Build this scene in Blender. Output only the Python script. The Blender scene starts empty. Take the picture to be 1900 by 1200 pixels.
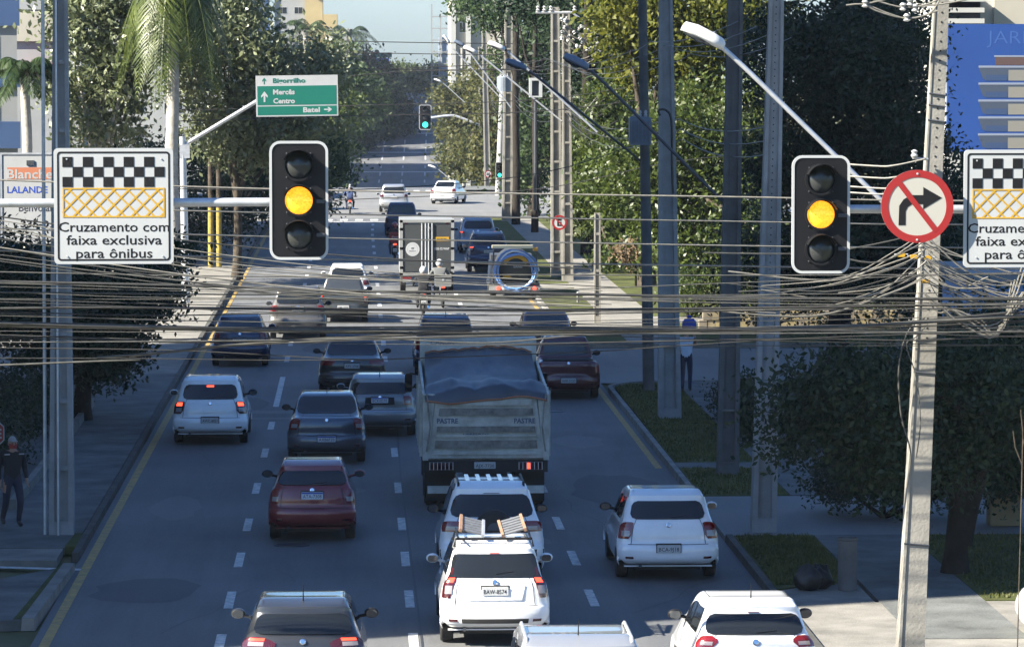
import bpy, math, random
import numpy as np
from mathutils import Vector, Matrix
random.seed(7); rng = np.random.default_rng(11)
sc = bpy.context.scene
R = math.radians
COL = sc.collection

# ------------------------------------------------------------------ camera, sky, sun, exposure
F, CX, CY, HZ, VX, CAMZ = 7000.0, 950.0, 600.0, 130.0, 660.0, 8.7
PITCH = math.atan((CY - HZ) / F)
YAW = math.atan((CX - VX) / F * math.cos(PITCH))
cd = bpy.data.cameras.new('camera'); cam = bpy.data.objects.new('camera', cd); COL.objects.link(cam)
cam.location = (0, 0, CAMZ); cam.rotation_euler = (math.pi / 2 - PITCH, 0, -YAW)
cd.sensor_width = 36.0; cd.lens = F / 1900.0 * 36.0; cd.clip_start = 0.5; cd.clip_end = 6000
sc.camera = cam
SUN_EL = R(36); SUN_DIR = Vector((0.94, 0.34, 0)).normalized()      # horizontal travel direction of the light
w = bpy.data.worlds.new('World'); sc.world = w; w.use_nodes = True
nt = w.node_tree; bg = nt.nodes['Background']
sky = nt.nodes.new('ShaderNodeTexSky'); sky.sky_type = 'NISHITA'; sky.sun_disc = False
sky.sun_elevation = SUN_EL; sky.sun_rotation = math.atan2(-SUN_DIR.x, -SUN_DIR.y)
sky.air_density = 1.2; sky.dust_density = 1.5; sky.ozone_density = 10.0; sky.altitude = 930
nt.links.new(sky.outputs[0], bg.inputs[0]); bg.inputs[1].default_value = 0.055
sl = bpy.data.lights.new('sun', 'SUN'); sl.energy = 5.0; sl.angle = R(0.5); sl.color = (1.0, 0.93, 0.80)
so = bpy.data.objects.new('sun', sl); COL.objects.link(so)
ld = Vector((SUN_DIR.x * math.cos(SUN_EL), SUN_DIR.y * math.cos(SUN_EL), -math.sin(SUN_EL)))
so.rotation_euler = ld.to_track_quat('-Z', 'Y').to_euler(); so.location = (-60, -40, 80)
sc.view_settings.view_transform = 'Standard'; sc.view_settings.look = 'None'
sc.view_settings.gamma = 1.0; sc.view_settings.use_curve_mapping = False
sc.view_settings.exposure = 2.12
sc.render.engine = 'CYCLES'; sc.cycles.use_denoising = True; sc.cycles.max_bounces = 6
sc.cycles.diffuse_bounces = 3; sc.cycles.glossy_bounces = 3; sc.cycles.transmission_bounces = 4
sc.cycles.caustics_reflective = False; sc.cycles.caustics_refractive = False

# ------------------------------------------------------------------ photo pixel -> place
_M = Matrix.Rotation(-YAW, 3, 'Z') @ Matrix.Rotation(math.pi / 2 - PITCH, 3, 'X')
def ray(px, py):
    return _M @ Vector(((px - CX) / F, (CY - py) / F, -1.0))
def P(px, py, d):
    r = ray(px, py); k = d / r.y
    return Vector((r.x * k, d, CAMZ + r.z * k))
def G(px, py):
    r = ray(px, py); k = -CAMZ / r.z
    return Vector((r.x * k, r.y * k, 0))
def XD(px, d):
    return P(px, 600, d).x
def SC(d): return F / d

# ------------------------------------------------------------------ materials
MATS = {}
def principled(name):
    m = bpy.data.materials.new(name); m.use_nodes = True
    return m, m.node_tree, m.node_tree.nodes['Principled BSDF']
def mat(name, col, rough=0.6, metal=0.0, coat=0.0, emit=None, es=0.0, var=0.0, vscale=3.0, bump=0.0, bscale=40.0, spec=0.5, grime=None):
    if name in MATS: return MATS[name]
    m, t, b = principled(name)
    b.inputs['Base Color'].default_value = (*col, 1); b.inputs['Roughness'].default_value = rough
    b.inputs['Metallic'].default_value = metal; b.inputs['Coat Weight'].default_value = coat
    b.inputs['Coat Roughness'].default_value = 0.04; b.inputs['Specular IOR Level'].default_value = spec
    if emit: b.inputs['Emission Color'].default_value = (*emit, 1); b.inputs['Emission Strength'].default_value = es
    if var or bump:
        tc = t.nodes.new('ShaderNodeTexCoord')
    if var:
        n = t.nodes.new('ShaderNodeTexNoise'); n.inputs['Scale'].default_value = vscale; n.inputs['Detail'].default_value = 6; n.inputs['Roughness'].default_value = 0.65
        cr = t.nodes.new('ShaderNodeMapRange'); cr.inputs[1].default_value = 0.3; cr.inputs[2].default_value = 0.7
        mx = t.nodes.new('ShaderNodeMix'); mx.data_type = 'RGBA'
        g = grime or tuple(c * (1 - var) for c in col)
        mx.inputs[6].default_value = (*g, 1); mx.inputs[7].default_value = (*[min(1, c * (1 + var * 0.6)) for c in col], 1)
        t.links.new(tc.outputs['Object'], n.inputs['Vector']); t.links.new(n.outputs[0], cr.inputs[0])
        t.links.new(cr.outputs[0], mx.inputs[0]); t.links.new(mx.outputs[2], b.inputs['Base Color'])
    if bump:
        n2 = t.nodes.new('ShaderNodeTexNoise'); n2.inputs['Scale'].default_value = bscale; n2.inputs['Detail'].default_value = 4
        bp = t.nodes.new('ShaderNodeBump'); bp.inputs['Strength'].default_value = bump; bp.inputs['Distance'].default_value = 0.02
        t.links.new(tc.outputs['Object'], n2.inputs['Vector']); t.links.new(n2.outputs[0], bp.inputs['Height'])
        t.links.new(bp.outputs[0], b.inputs['Normal'])
    MATS[name] = m
    return m
def foliage(name, dark, light, trans=0.35, rough=0.55, spec=0.3):
    if name in MATS: return MATS[name]
    m, t, b = principled(name)
    geo = t.nodes.new('ShaderNodeNewGeometry'); tc = t.nodes.new('ShaderNodeTexCoord')
    n = t.nodes.new('ShaderNodeTexNoise'); n.inputs['Scale'].default_value = 0.9; n.inputs['Detail'].default_value = 3
    t.links.new(tc.outputs['Object'], n.inputs['Vector'])
    a = t.nodes.new('ShaderNodeMath'); a.operation = 'MULTIPLY_ADD'; a.inputs[1].default_value = 0.55
    s = t.nodes.new('ShaderNodeMath'); s.operation = 'MULTIPLY_ADD'; s.inputs[1].default_value = 1.6; s.inputs[2].default_value = -0.6
    t.links.new(n.outputs[0], s.inputs[0]); t.links.new(geo.outputs['Random Per Island'], a.inputs[0]); t.links.new(s.outputs[0], a.inputs[2])
    mx = t.nodes.new('ShaderNodeMix'); mx.data_type = 'RGBA'; mx.clamp_factor = True
    mx.inputs[6].default_value = (*dark, 1); mx.inputs[7].default_value = (*light, 1)
    t.links.new(a.outputs[0], mx.inputs[0]); t.links.new(mx.outputs[2], b.inputs['Base Color'])
    b.inputs['Roughness'].default_value = rough; b.inputs['Specular IOR Level'].default_value = spec
    tr = t.nodes.new('ShaderNodeBsdfTranslucent'); t.links.new(mx.outputs[2], tr.inputs[0])
    ms = t.nodes.new('ShaderNodeMixShader'); ms.inputs[0].default_value = trans
    t.links.new(b.outputs[0], ms.inputs[1]); t.links.new(tr.outputs[0], ms.inputs[2])
    t.links.new(ms.outputs[0], t.nodes['Material Output'].inputs[0])
    MATS[name] = m
    return m
def asphalt(name, c0, c1):
    m, t, b = principled(name)
    tc = t.nodes.new('ShaderNodeTexCoord')
    mp = t.nodes.new('ShaderNodeMapping'); mp.inputs['Scale'].default_value = (1.1, 0.07, 1); t.links.new(tc.outputs['Object'], mp.inputs[0])
    n = t.nodes.new('ShaderNodeTexNoise'); n.inputs['Scale'].default_value = 1.2; n.inputs['Detail'].default_value = 7; n.inputs['Roughness'].default_value = 0.7
    n2 = t.nodes.new('ShaderNodeTexNoise'); n2.inputs['Scale'].default_value = 18; n2.inputs['Detail'].default_value = 6; n2.inputs['Roughness'].default_value = 0.75
    n3 = t.nodes.new('ShaderNodeTexNoise'); n3.inputs['Scale'].default_value = 0.25; n3.inputs['Detail'].default_value = 4
    t.links.new(mp.outputs[0], n.inputs['Vector']); t.links.new(tc.outputs['Object'], n2.inputs['Vector']); t.links.new(tc.outputs['Object'], n3.inputs['Vector'])
    ad = t.nodes.new('ShaderNodeMath'); ad.operation = 'ADD'; t.links.new(n.outputs[0], ad.inputs[0]); t.links.new(n2.outputs[0], ad.inputs[1])
    ad2 = t.nodes.new('ShaderNodeMath'); ad2.operation = 'ADD'; t.links.new(ad.outputs[0], ad2.inputs[0]); t.links.new(n3.outputs[0], ad2.inputs[1])
    mr = t.nodes.new('ShaderNodeMapRange'); mr.inputs[1].default_value = 1.1; mr.inputs[2].default_value = 1.9; t.links.new(ad2.outputs[0], mr.inputs[0])
    mx = t.nodes.new('ShaderNodeMix'); mx.data_type = 'RGBA'; mx.inputs[6].default_value = (*c0, 1); mx.inputs[7].default_value = (*c1, 1)
    t.links.new(mr.outputs[0], mx.inputs[0]); t.links.new(mx.outputs[2], b.inputs['Base Color'])
    b.inputs['Roughness'].default_value = 0.75; b.inputs['Specular IOR Level'].default_value = 0.35
    bp = t.nodes.new('ShaderNodeBump'); bp.inputs['Strength'].default_value = 0.35; bp.inputs['Distance'].default_value = 0.01
    t.links.new(n2.outputs[0], bp.inputs['Height']); t.links.new(bp.outputs[0], b.inputs['Normal'])
    MATS[name] = m; return m
M_ASPH = asphalt('asphalt', (0.060, 0.063, 0.067), (0.140, 0.142, 0.143))
M_ASPH2 = asphalt('side_asphalt', (0.105, 0.105, 0.105), (0.165, 0.165, 0.157))
M_GRASS = mat('grass', (0.066, 0.076, 0.024), 0.9, var=0.55, vscale=1.1, bump=1.0, bscale=60, spec=0.1, grime=(0.045, 0.048, 0.020))
M_EARTH = mat('earth', (0.10, 0.095, 0.06), 0.95, var=0.5, vscale=0.3, spec=0.1, grime=(0.05, 0.065, 0.02))
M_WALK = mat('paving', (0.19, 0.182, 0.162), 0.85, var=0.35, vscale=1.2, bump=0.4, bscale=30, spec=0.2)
M_WALK_DARK = mat('dark_paving', (0.115, 0.12, 0.115), 0.9, var=0.45, vscale=0.9, bump=0.6, bscale=20, spec=0.2)
M_KERB = mat('kerb_concrete', (0.20, 0.195, 0.18), 0.85, var=0.4, vscale=2.0, spec=0.2)
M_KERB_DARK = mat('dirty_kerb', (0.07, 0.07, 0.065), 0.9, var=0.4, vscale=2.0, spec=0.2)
M_WHITE_LINE = mat('road_white_paint', (0.50, 0.50, 0.48), 0.6, var=0.35, vscale=7, grime=(0.17, 0.17, 0.17))
M_YELLOW_LINE = mat('road_yellow_paint', (0.33, 0.20, 0.035), 0.7, var=0.6, vscale=5, grime=(0.15, 0.12, 0.06))
M_TAR = mat('tar', (0.02, 0.02, 0.022), 0.6)
M_CONC = mat('pole_concrete', (0.24, 0.228, 0.20), 0.85, var=0.3, vscale=1.5, bump=0.3, bscale=25, spec=0.2)
M_CONC_GREY = mat('grey_concrete', (0.27, 0.27, 0.265), 0.85, var=0.3, vscale=1.2, bump=0.3, bscale=25, spec=0.2)
M_CONC_DARK = mat('dark_concrete', (0.11, 0.11, 0.108), 0.9, var=0.4, vscale=1.2, bump=0.3, bscale=25, spec=0.2)
M_HOLE = mat('bolt_hole', (0.012, 0.012, 0.012), 0.9)
M_GALV = mat('galvanised_steel', (0.55, 0.56, 0.57), 0.42, 0.55, var=0.2, vscale=6)
M_STEEL_DARK = mat('dark_steel', (0.06, 0.065, 0.075), 0.5, 0.3)
M_BLACK = mat('black_plastic', (0.007, 0.007, 0.008), 0.5, spec=0.25)
M_BLACK_MATT = mat('black_matt', (0.02, 0.02, 0.02), 0.8)
M_RUBBER = mat('rubber', (0.015, 0.015, 0.015), 0.75, var=0.3, vscale=12)
M_RIM = mat('alloy', (0.45, 0.46, 0.47), 0.35, 0.8)
M_GLASS = mat('tinted_glass', (0.010, 0.012, 0.014), 0.04, spec=0.6)
M_GLASS_CLEAR = mat('pale_glass', (0.04, 0.045, 0.05), 0.05, spec=0.7)
M_TAIL = mat('tail_lens', (0.15, 0.006, 0.007), 0.12, coat=1.0)
M_TAIL_DARK = mat('dark_tail_lens', (0.05, 0.006, 0.008), 0.1, coat=1.0)
M_TAIL_CLEAR = mat('clear_lens', (0.26, 0.22, 0.22), 0.1, coat=1.0)
M_BRAKE = mat('lit_brake_lens', (0.6, 0.03, 0.02), 0.2, emit=(1.0, 0.07, 0.03), es=0.8)
M_PLATE = mat('plate_grey', (0.42, 0.43, 0.43), 0.5, var=0.12, vscale=20)
M_PLATE_W = mat('plate_white', (0.62, 0.63, 0.65), 0.45, var=0.1, vscale=20)
M_PLATE_BLUE = mat('plate_blue', (0.02, 0.06, 0.35), 0.45)
M_INK = mat('ink', (0.015, 0.015, 0.02), 0.5)
M_CHROME = mat('chrome', (0.7, 0.7, 0.72), 0.12, 1.0)
M_SIGN_W = mat('sign_white', (0.37, 0.38, 0.38), 0.5, var=0.08, vscale=2)
M_SIGN_BLACK = mat('sign_black', (0.006, 0.006, 0.007), 0.6, spec=0.25)
M_SIGN_YEL = mat('sign_yellow', (0.44, 0.25, 0.012), 0.5, var=0.12, vscale=3)
M_SIGN_GREEN = mat('sign_green', (0.005, 0.125, 0.088), 0.45)
M_SIGN_RED = mat('sign_red', (0.25, 0.012, 0.011), 0.45)
M_CREAM_SIGN = mat('sign_cream', (0.36, 0.345, 0.30), 0.5)
M_WIRE = mat('cable_black', (0.026, 0.026, 0.024), 0.5, var=0.4, vscale=8)
M_WIRE_PALE = mat('cable_pale', (0.17, 0.16, 0.135), 0.5, var=0.3, vscale=8)
M_WIRE_GREY = mat('cable_grey', (0.065, 0.064, 0.056), 0.5, var=0.5, vscale=6)
M_PORCELAIN = mat('insulator', (0.34, 0.34, 0.33), 0.3)
M_BARK = mat('bark', (0.07, 0.058, 0.045), 0.95, var=0.5, vscale=4, bump=1.0, bscale=18, spec=0.1)
M_BARK_DARK = mat('dark_bark', (0.03, 0.026, 0.022), 0.95, var=0.4, vscale=4, bump=1.0, bscale=18, spec=0.1)
M_BARK_PALE = mat('pale_bark', (0.36, 0.34, 0.30), 0.9, var=0.4, vscale=3, bump=0.6, bscale=12, spec=0.1)

# ------------------------------------------------------------------ mesh helpers
class MB:
    def __init__(s): s.v = []; s.f = []; s.mi = []; s.cur = 0
    def m(s, i): s.cur = i; return s
    def face(s, pts):
        k = len(s.v); s.v += [tuple(p) for p in pts]; s.f.append(tuple(range(k, k + len(pts)))); s.mi.append(s.cur); return s
    def box(s, x0, x1, y0, y1, z0, z1, M=None):
        c = [(x0, y0, z0), (x1, y0, z0), (x1, y1, z0), (x0, y1, z0), (x0, y0, z1), (x1, y0, z1), (x1, y1, z1), (x0, y1, z1)]
        return s.hexa(c, M)
    def hexa(s, c, M=None):
        if M is not None: c = [tuple(M @ Vector(p)) for p in c]
        k = len(s.v); s.v += [tuple(p) for p in c]
        for q in ((0, 3, 2, 1), (4, 5, 6, 7), (0, 1, 5, 4), (1, 2, 6, 5), (2, 3, 7, 6), (3, 0, 4, 7)):
            s.f.append(tuple(k + i for i in q)); s.mi.append(s.cur)
        return s
    def grid(s, rows, closed=False):
        k = len(s.v); n = len(rows[0])
        for r in rows: s.v += [tuple(p) for p in r]
        for i in range(len(rows) - 1):
            for j in range(n if closed else n - 1):
                j2 = (j + 1) % n
                s.f.append((k + i * n + j, k + i * n + j2, k + (i + 1) * n + j2, k + (i + 1) * n + j)); s.mi.append(s.cur)
        return s
    def tube(s, pts, r, n=8, caps=True):
        pts = [Vector(p) for p in pts]
        rs = r if isinstance(r, (list, tuple)) else [r] * len(pts)
        rows = []; up = None
        for i, p in enumerate(pts):
            a = pts[max(0, i - 1)]; b = pts[min(len(pts) - 1, i + 1)]
            t = (b - a).normalized() if (b - a).length > 1e-9 else Vector((0, 0, 1))
            if up is None: up = t.orthogonal().normalized()
            up = (up - t * up.dot(t))
            up = up.normalized() if up.length > 1e-6 else t.orthogonal().normalized()
            sd = t.cross(up)
            rows.append([p + (up * math.cos(2 * math.pi * k / n) + sd * math.sin(2 * math.pi * k / n)) * rs[i] for k in range(n)])
        s.grid(rows, True)
        if caps: s.face(rows[0][::-1]); s.face(rows[-1])
        return s
    def lathe(s, prof, n=20, M=None, caps=True):          # profile [(r, h)] about local z
        rows = [[(r * math.cos(2 * math.pi * k / n), r * math.sin(2 * math.pi * k / n), h) for k in range(n)] for r, h in prof]
        if M is not None: rows = [[tuple(M @ Vector(p)) for p in r] for r in rows]
        s.grid(rows, True)
        if caps: s.face(rows[0][::-1]); s.face(rows[-1])
        return s
    def prism(s, poly, f, d0, d1):                          # f(a, b, depth) -> point
        n = len(poly); A = [f(a, b, d0) for a, b in poly]; B = [f(a, b, d1) for a, b in poly]
        s.face(A); s.face(B[::-1])
        for i in range(n):
            j = (i + 1) % n; s.face([A[j], A[i], B[i], B[j]])
        return s
    def obj(s, name, m, parent=None, smooth=False, loc=None):
        me = bpy.data.meshes.new(name); me.from_pydata(s.v, [], s.f)
        for x in (m if isinstance(m, (list, tuple)) else [m]): me.materials.append(x)
        if isinstance(m, (list, tuple)): me.polygons.foreach_set('material_index', s.mi)
        if smooth:
            import bmesh
            b = bmesh.new(); b.from_mesh(me); bmesh.ops.remove_doubles(b, verts=b.verts, dist=1e-5); bmesh.ops.recalc_face_normals(b, faces=b.faces)
            for f in b.faces: f.smooth = True
            for e in b.edges:
                if len(e.link_faces) == 2 and e.calc_face_angle(0) > (smooth if not isinstance(smooth, bool) else 0.7): e.smooth = False
            b.to_mesh(me); b.free()
        else:
            import bmesh
            b = bmesh.new(); b.from_mesh(me); bmesh.ops.recalc_face_normals(b, faces=b.faces); b.to_mesh(me); b.free()
        o = bpy.data.objects.new(name, me); COL.objects.link(o)
        if parent: o.parent = parent
        if loc: o.location = loc
        return o
def rawobj(name, verts, faces, m, parent=None):
    me = bpy.data.meshes.new(name); n = len(verts); nf = len(faces)
    me.vertices.add(n); me.vertices.foreach_set('co', np.asarray(verts, np.float32).ravel())
    k = faces.shape[1]
    me.loops.add(nf * k); me.loops.foreach_set('vertex_index', faces.astype(np.int32).ravel())
    me.polygons.add(nf); me.polygons.foreach_set('loop_start', np.arange(0, nf * k, k, dtype=np.int32)); me.polygons.foreach_set('loop_total', np.full(nf, k, np.int32))
    me.update(calc_edges=True); me.materials.append(m)
    o = bpy.data.objects.new(name, me); COL.objects.link(o)
    if parent: o.parent = parent
    return o
def tag(o, label=None, cat=None, group=None, kind=None):
    if label: o['label'] = label
    if cat: o['category'] = cat
    if group: o['group'] = group
    if kind: o['kind'] = kind
    return o
def thing(name, label, cat, loc=(0, 0, 0), rz=0, group=None):
    o = bpy.data.objects.new(name, None); COL.objects.link(o); o.location = loc; o.rotation_euler = (0, 0, rz)
    o.empty_display_size = 0.2
    return tag(o, label, cat, group)
def copy_tree(o, parent=None):
    c = o.copy(); COL.objects.link(c); c.parent = parent
    for ch in list(o.children): copy_tree(ch, c)
    return c
_TC = {}
def text_geo(s, bold=0.0):
    if (s, bold) in _TC: return _TC[(s, bold)]
    cu = bpy.data.curves.new('t', 'FONT'); cu.body = s; cu.size = 1.0; cu.offset = bold; cu.resolution_u = 2
    o = bpy.data.objects.new('t', cu); COL.objects.link(o); bpy.context.view_layer.update()
    me = bpy.data.meshes.new_from_object(o.evaluated_get(bpy.context.evaluated_depsgraph_get()))
    v = [tuple(x.co) for x in me.vertices]; f = [tuple(p.vertices) for p in me.polygons]
    bpy.data.objects.remove(o); bpy.data.curves.remove(cu); bpy.data.meshes.remove(me)
    _TC[(s, bold)] = (v, f); return v, f
def text(name, s, m, parent, cx, cz, y, h=None, width=None, bold=0.02, align='C', shear=0):
    """lettering in the xz plane facing -y; h = height of a capital, or fitted to width"""
    v, f = text_geo(s, bold)
    if not v: return None
    xs = [p[0] for p in v]; zs = [p[1] for p in v]; x0, x1 = min(xs), max(xs)
    k = (h / 0.70) if h else width / (x1 - x0)
    kx = (width / (x1 - x0)) if width else k
    xo = {'C': -(x0 + x1) / 2, 'L': -x0, 'R': -x1}[align]
    b = MB(); b.v = [(cx + (p[0] + xo) * kx, y, cz + (p[1] - 0.35) * k) for p in v]; b.f = list(f); b.mi = [0] * len(f)
    return b.obj(name, m, parent)
def rrect(x0, x1, z0, z1, r, n=6):
    out = []
    for cx, cz, a0 in ((x1 - r, z1 - r, 0), (x0 + r, z1 - r, 90), (x0 + r, z0 + r, 180), (x1 - r, z0 + r, 270)):
        for i in range(n + 1):
            a = R(a0 + 90 * i / n); out.append((cx + r * math.cos(a), cz + r * math.sin(a)))
    return out
XZ = lambda a, b, d: (a, d, b)
def circle(cx, cz, r, n=28, a0=0, a1=360):
    return [(cx + r * math.cos(R(a0 + (a1 - a0) * i / n)), cz + r * math.sin(R(a0 + (a1 - a0) * i / n))) for i in range(n + (0 if a1 - a0 == 360 else 1))]
def ring(b, cx, cz, r0, r1, y0, y1, n=32):
    rows = [[(cx + r * math.cos(2 * math.pi * k / n), y, cz + r * math.sin(2 * math.pi * k / n)) for k in range(n)] for r, y in ((r0, y1), (r0, y0), (r1, y0), (r1, y1))]
    b.grid(rows + [rows[0]], True); return b
def smooth_pts(pts, k=6):
    pts = [Vector(p) for p in pts]; out = []
    for i in range(len(pts) - 1):
        p0 = pts[max(0, i - 1)]; p1 = pts[i]; p2 = pts[i + 1]; p3 = pts[min(len(pts) - 1, i + 2)]
        for j in range(k):
            t = j / k
            out.append(0.5 * ((2 * p1) + (p2 - p0) * t + (2 * p0 - 5 * p1 + 4 * p2 - p3) * t * t + (3 * p1 - p0 - 3 * p2 + p3) * t ** 3))
    return out + [pts[-1]]

# ------------------------------------------------------------------ ground, road and pavements
_ZY = [-200, 0, 262, 285, 330, 400, 445, 490, 515, 593, 640, 690, 760, 3000]
_ZZ = [0, 0, 0, -0.15, -2.8, -8.6, -9.2, -6.3, -4.1, 4.0, 4.9, 4.0, 1.0, -15.0]
def zp(y): return float(np.interp(y, _ZY, _ZZ))
def xo(y): return 0.0 if y < 200 else 5.0 * ((min(y, 650) - 200) / 290.0) ** 1.3
KL, KR = -4.95, 6.8                                     # kerb lines
def ys(a, b, st): return list(np.arange(a, b, st)) + [b]
STN = sorted(set([-120, -60, 0] + list(range(20, 262, 20)) + [262, 285, 300, 315, 330] + list(range(345, 700, 15)) + [760, 900, 1300, 3000]))
def sheet(name, xa, xb, y0, y1, dz, m, kind='structure', parent=None, bend=True):
    yy = sorted(set([y0, y1] + [y for y in STN if y0 < y < y1])); b = MB()
    fa = xa if callable(xa) else (lambda y: xa); fb = xb if callable(xb) else (lambda y: xb)
    b.grid([[(fa(y) + (xo(y) if bend else 0), y, zp(y) + dz), (fb(y) + (xo(y) if bend else 0), y, zp(y) + dz)] for y in yy])
    o = b.obj(name, m, parent)
    if parent is None: tag(o, kind=kind)
    return o
g = MB()
g.grid([[(x, y, zp(y) - 0.06) for x in (-900, -300, -120, -60, -30, -12, 0, 12, 30, 60, 120, 300, 900)] for y in STN])
tag(g.obj('ground', M_EARTH), kind='structure')
road = sheet('road', KL, KR, -60, 760, -0.004 + 0.004, M_ASPH)
sheet('cross_street', -90, 90, 222, 272, 0.006, M_ASPH2, bend=False)
sheet('side_street', KR - 0.02, 60, 104.5, 117.5, 0.006, M_ASPH2, bend=False)
def slab(name, poly, z1, m, z0=-0.05, kind='structure'):
    b = MB(); n = len(poly)
    T = [(x, y, zp(y) + z1) for x, y in poly]; B = [(x, y, zp(y) + z0) for x, y in poly]
    b.face(T)
    for i in range(n): j = (i + 1) % n; b.face([T[i], T[j], B[j], B[i]])
    return tag(b.obj(name, m), kind=kind)
def kerb(name, pts, m, wd=0.15, h=0.135):
    b = MB(); pts = [Vector((p[0], p[1], 0)) for p in pts]; rows = []
    for i, p in enumerate(pts):
        t = (pts[min(len(pts) - 1, i + 1)] - pts[max(0, i - 1)]).normalized(); n = Vector((-t.y, t.x, 0))
        z = zp(p.y)
        rows.append([p + n * wd / 2 + Vector((0, 0, z - 0.05)), p + n * (wd / 2 - 0.015) + Vector((0, 0, z + h)), p - n * (wd / 2 - 0.015) + Vector((0, 0, z + h)), p - n * wd / 2 + Vector((0, 0, z - 0.05))])
    b.grid(rows, True); b.face(rows[0]); b.face(rows[-1][::-1])
    return tag(b.obj(name, m), kind='structure')
def arc(cx, cy, r, a0, a1, n=8): return [(cx + r * math.cos(R(a0 + (a1 - a0) * i / n)), cy + r * math.sin(R(a0 + (a1 - a0) * i / n))) for i in range(n + 1)]
# right-hand verge between the road and the footway, cut by driveways and the side street
cr = arc(8.9, 101.9, 2.0, 180, 90)                        # corner at the side street
slab('grass_verge', [(6.98, 82.3)] + [(8.78, 82.3)] + [(8.78, 103.75)] + arc(8.9, 101.9, 1.87, 95, 180)[0:], 0.10, M_GRASS)
slab('grass_verge', [(6.98, 75.9), (8.78, 75.9), (8.78, 81.2), (6.98, 81.2)], 0.10, M_GRASS)
slab('grass_verge', [(6.98, 62.0), (8.45, 63.4), (8.45, 69.3), (6.98, 69.3)], 0.10, M_GRASS)
slab('footway', [(8.8, 75.9), (11.6, 75.9), (11.6, 103.9), (8.8, 103.9)], 0.104, M_WALK_DARK)
slab('footway', [(6.98, 81.22), (8.78, 81.22), (8.78, 82.28), (6.98, 82.28)], 0.102, M_WALK_DARK)
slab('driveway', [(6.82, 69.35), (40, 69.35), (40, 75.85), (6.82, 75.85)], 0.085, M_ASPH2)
slab('footway', [(8.47, 56.5), (10.2, 56.5), (10.2, 69.3), (8.47, 69.3)], 0.102, M_WALK_DARK)
slab('lawn', [(10.22, 60.6), (40, 60.6), (40, 69.3), (10.22, 69.3)], 0.10, M_GRASS)
slab('lawn', [(11.62, 75.9), (40, 75.9), (40, 103.9), (11.62, 103.9)], 0.10, M_GRASS)
slab('parking_apron', [(6.98, 40), (40, 40), (40, 60.55), (10.25, 60.55), (8.4, 60.5), (8.4, 63.3), (6.98, 61.9)], 0.09, M_WALK)
kerb('kerb', [(6.88, 40), (6.88, 69.2)], M_KERB_DARK)
kerb('kerb', [(6.88, 76), (6.88, 81.2)], M_KERB)
kerb('kerb', [(6.88, 81.2)] + [(6.88, 92)] + arc(8.9, 101.9, 2.02, 180, 92) + [(12, 103.95), (40, 103.95)], M_KERB)
# lit verge beyond the side street
slab('grass_verge', [(7.5, 118.6), (8.6, 118.1), (8.6, 126), (6.98, 126), (6.98, 120.5)], 0.10, M_GRASS)
slab('footway', [(8.62, 118.1), (10.4, 118.1), (10.4, 220.5), (8.62, 220.5)], 0.104, M_WALK)
slab('grass_verge', [(6.98, 133), (8.6, 135), (8.6, 149), (6.98, 147)], 0.10, M_GRASS)
slab('footway', [(6.98, 126.05), (8.6, 126.05), (8.6, 134.9), (6.98, 132.9)], 0.102, M_WALK)
slab('grass_verge', [(6.98, 152), (8.6, 152), (8.6, 220.5), (6.98, 220.5)], 0.10, M_GRASS)
slab('footway', [(6.98, 147.1), (8.6, 149.1), (8.6, 151.95), (6.98, 151.95)], 0.102, M_WALK)
slab('lawn', [(10.42, 118.1), (46, 118.1), (46, 126), (10.42, 128)], 0.10, M_GRASS)
slab('footway', [(10.42, 128.1), (46, 126.1), (46, 129), (10.42, 131.5)], 0.10, M_WALK)
slab('lawn', [(10.42, 131.6), (46, 129.1), (46, 220.5), (10.42, 220.5)], 0.10, M_GRASS)
kerb('kerb', [(46, 117.9), (12, 117.9)] + arc(8.9, 120.1, 2.02, 270, 180)[0:] + [(6.88, 130), (6.88, 220.6)], M_KERB)
# left-hand footway
slab('footway', [(-16, 68.0), (-5.1, 68.0), (-5.1, 107.0), (-16, 107.0)], 0.104, M_WALK_DARK)
slab('footway', [(-16, 107.02), (-5.1, 107.02), (-5.1, 220.5), (-16, 220.5)], 0.104, M_WALK)  # paler paving where the footway is sunlit: brightness put into the colour
slab('footway', [(-9.5, 66.3), (-5.3, 66.3), (-5.3, 67.95), (-9.5, 67.95)], 0.09, M_WALK)
kerb('kerb', [(KL - 0.06, 67.0), (KL - 0.06, 220.6)], M_KERB_DARK)
kerb('garden_edging', [(-6.75, 74), (-6.72, 86), (-6.8, 97)], M_WALK, 0.16, 0.30)
kl = [G(126, 1062), G(136, 1063), G(55, 1163), G(-20, 1166), G(-20, 1090)]
slab('traffic_island', [(p.x, p.y) for p in kl][::-1], 0.12, M_WALK_DARK)
kp = [G(107, 1063), G(118, 1064), G(38, 1162), G(24, 1163)]
slab('grass_verge', [(p.x, p.y) for p in kp][::-1], 0.125, M_GRASS)
kerb('kerb', [(p.x, p.y) for p in (G(128, 1060), G(92, 1110), G(52, 1164))], M_WALK, 0.22, 0.155)
tr = [G(118, 1028), G(165, 1000), G(150, 1000), G(105, 1024)]
slab('grass_verge', [(p.x, p.y) for p in (G(120, 1026), G(152, 1026), G(165, 1000), G(140, 1001))], 0.13, M_GRASS)
# beyond the crossing
for xa, xb in ((-14, -5.1), (6.98, 14)):
    sheet('footway', xa, xb, 273.5, 640, 0.10, M_WALK_DARK)
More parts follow.
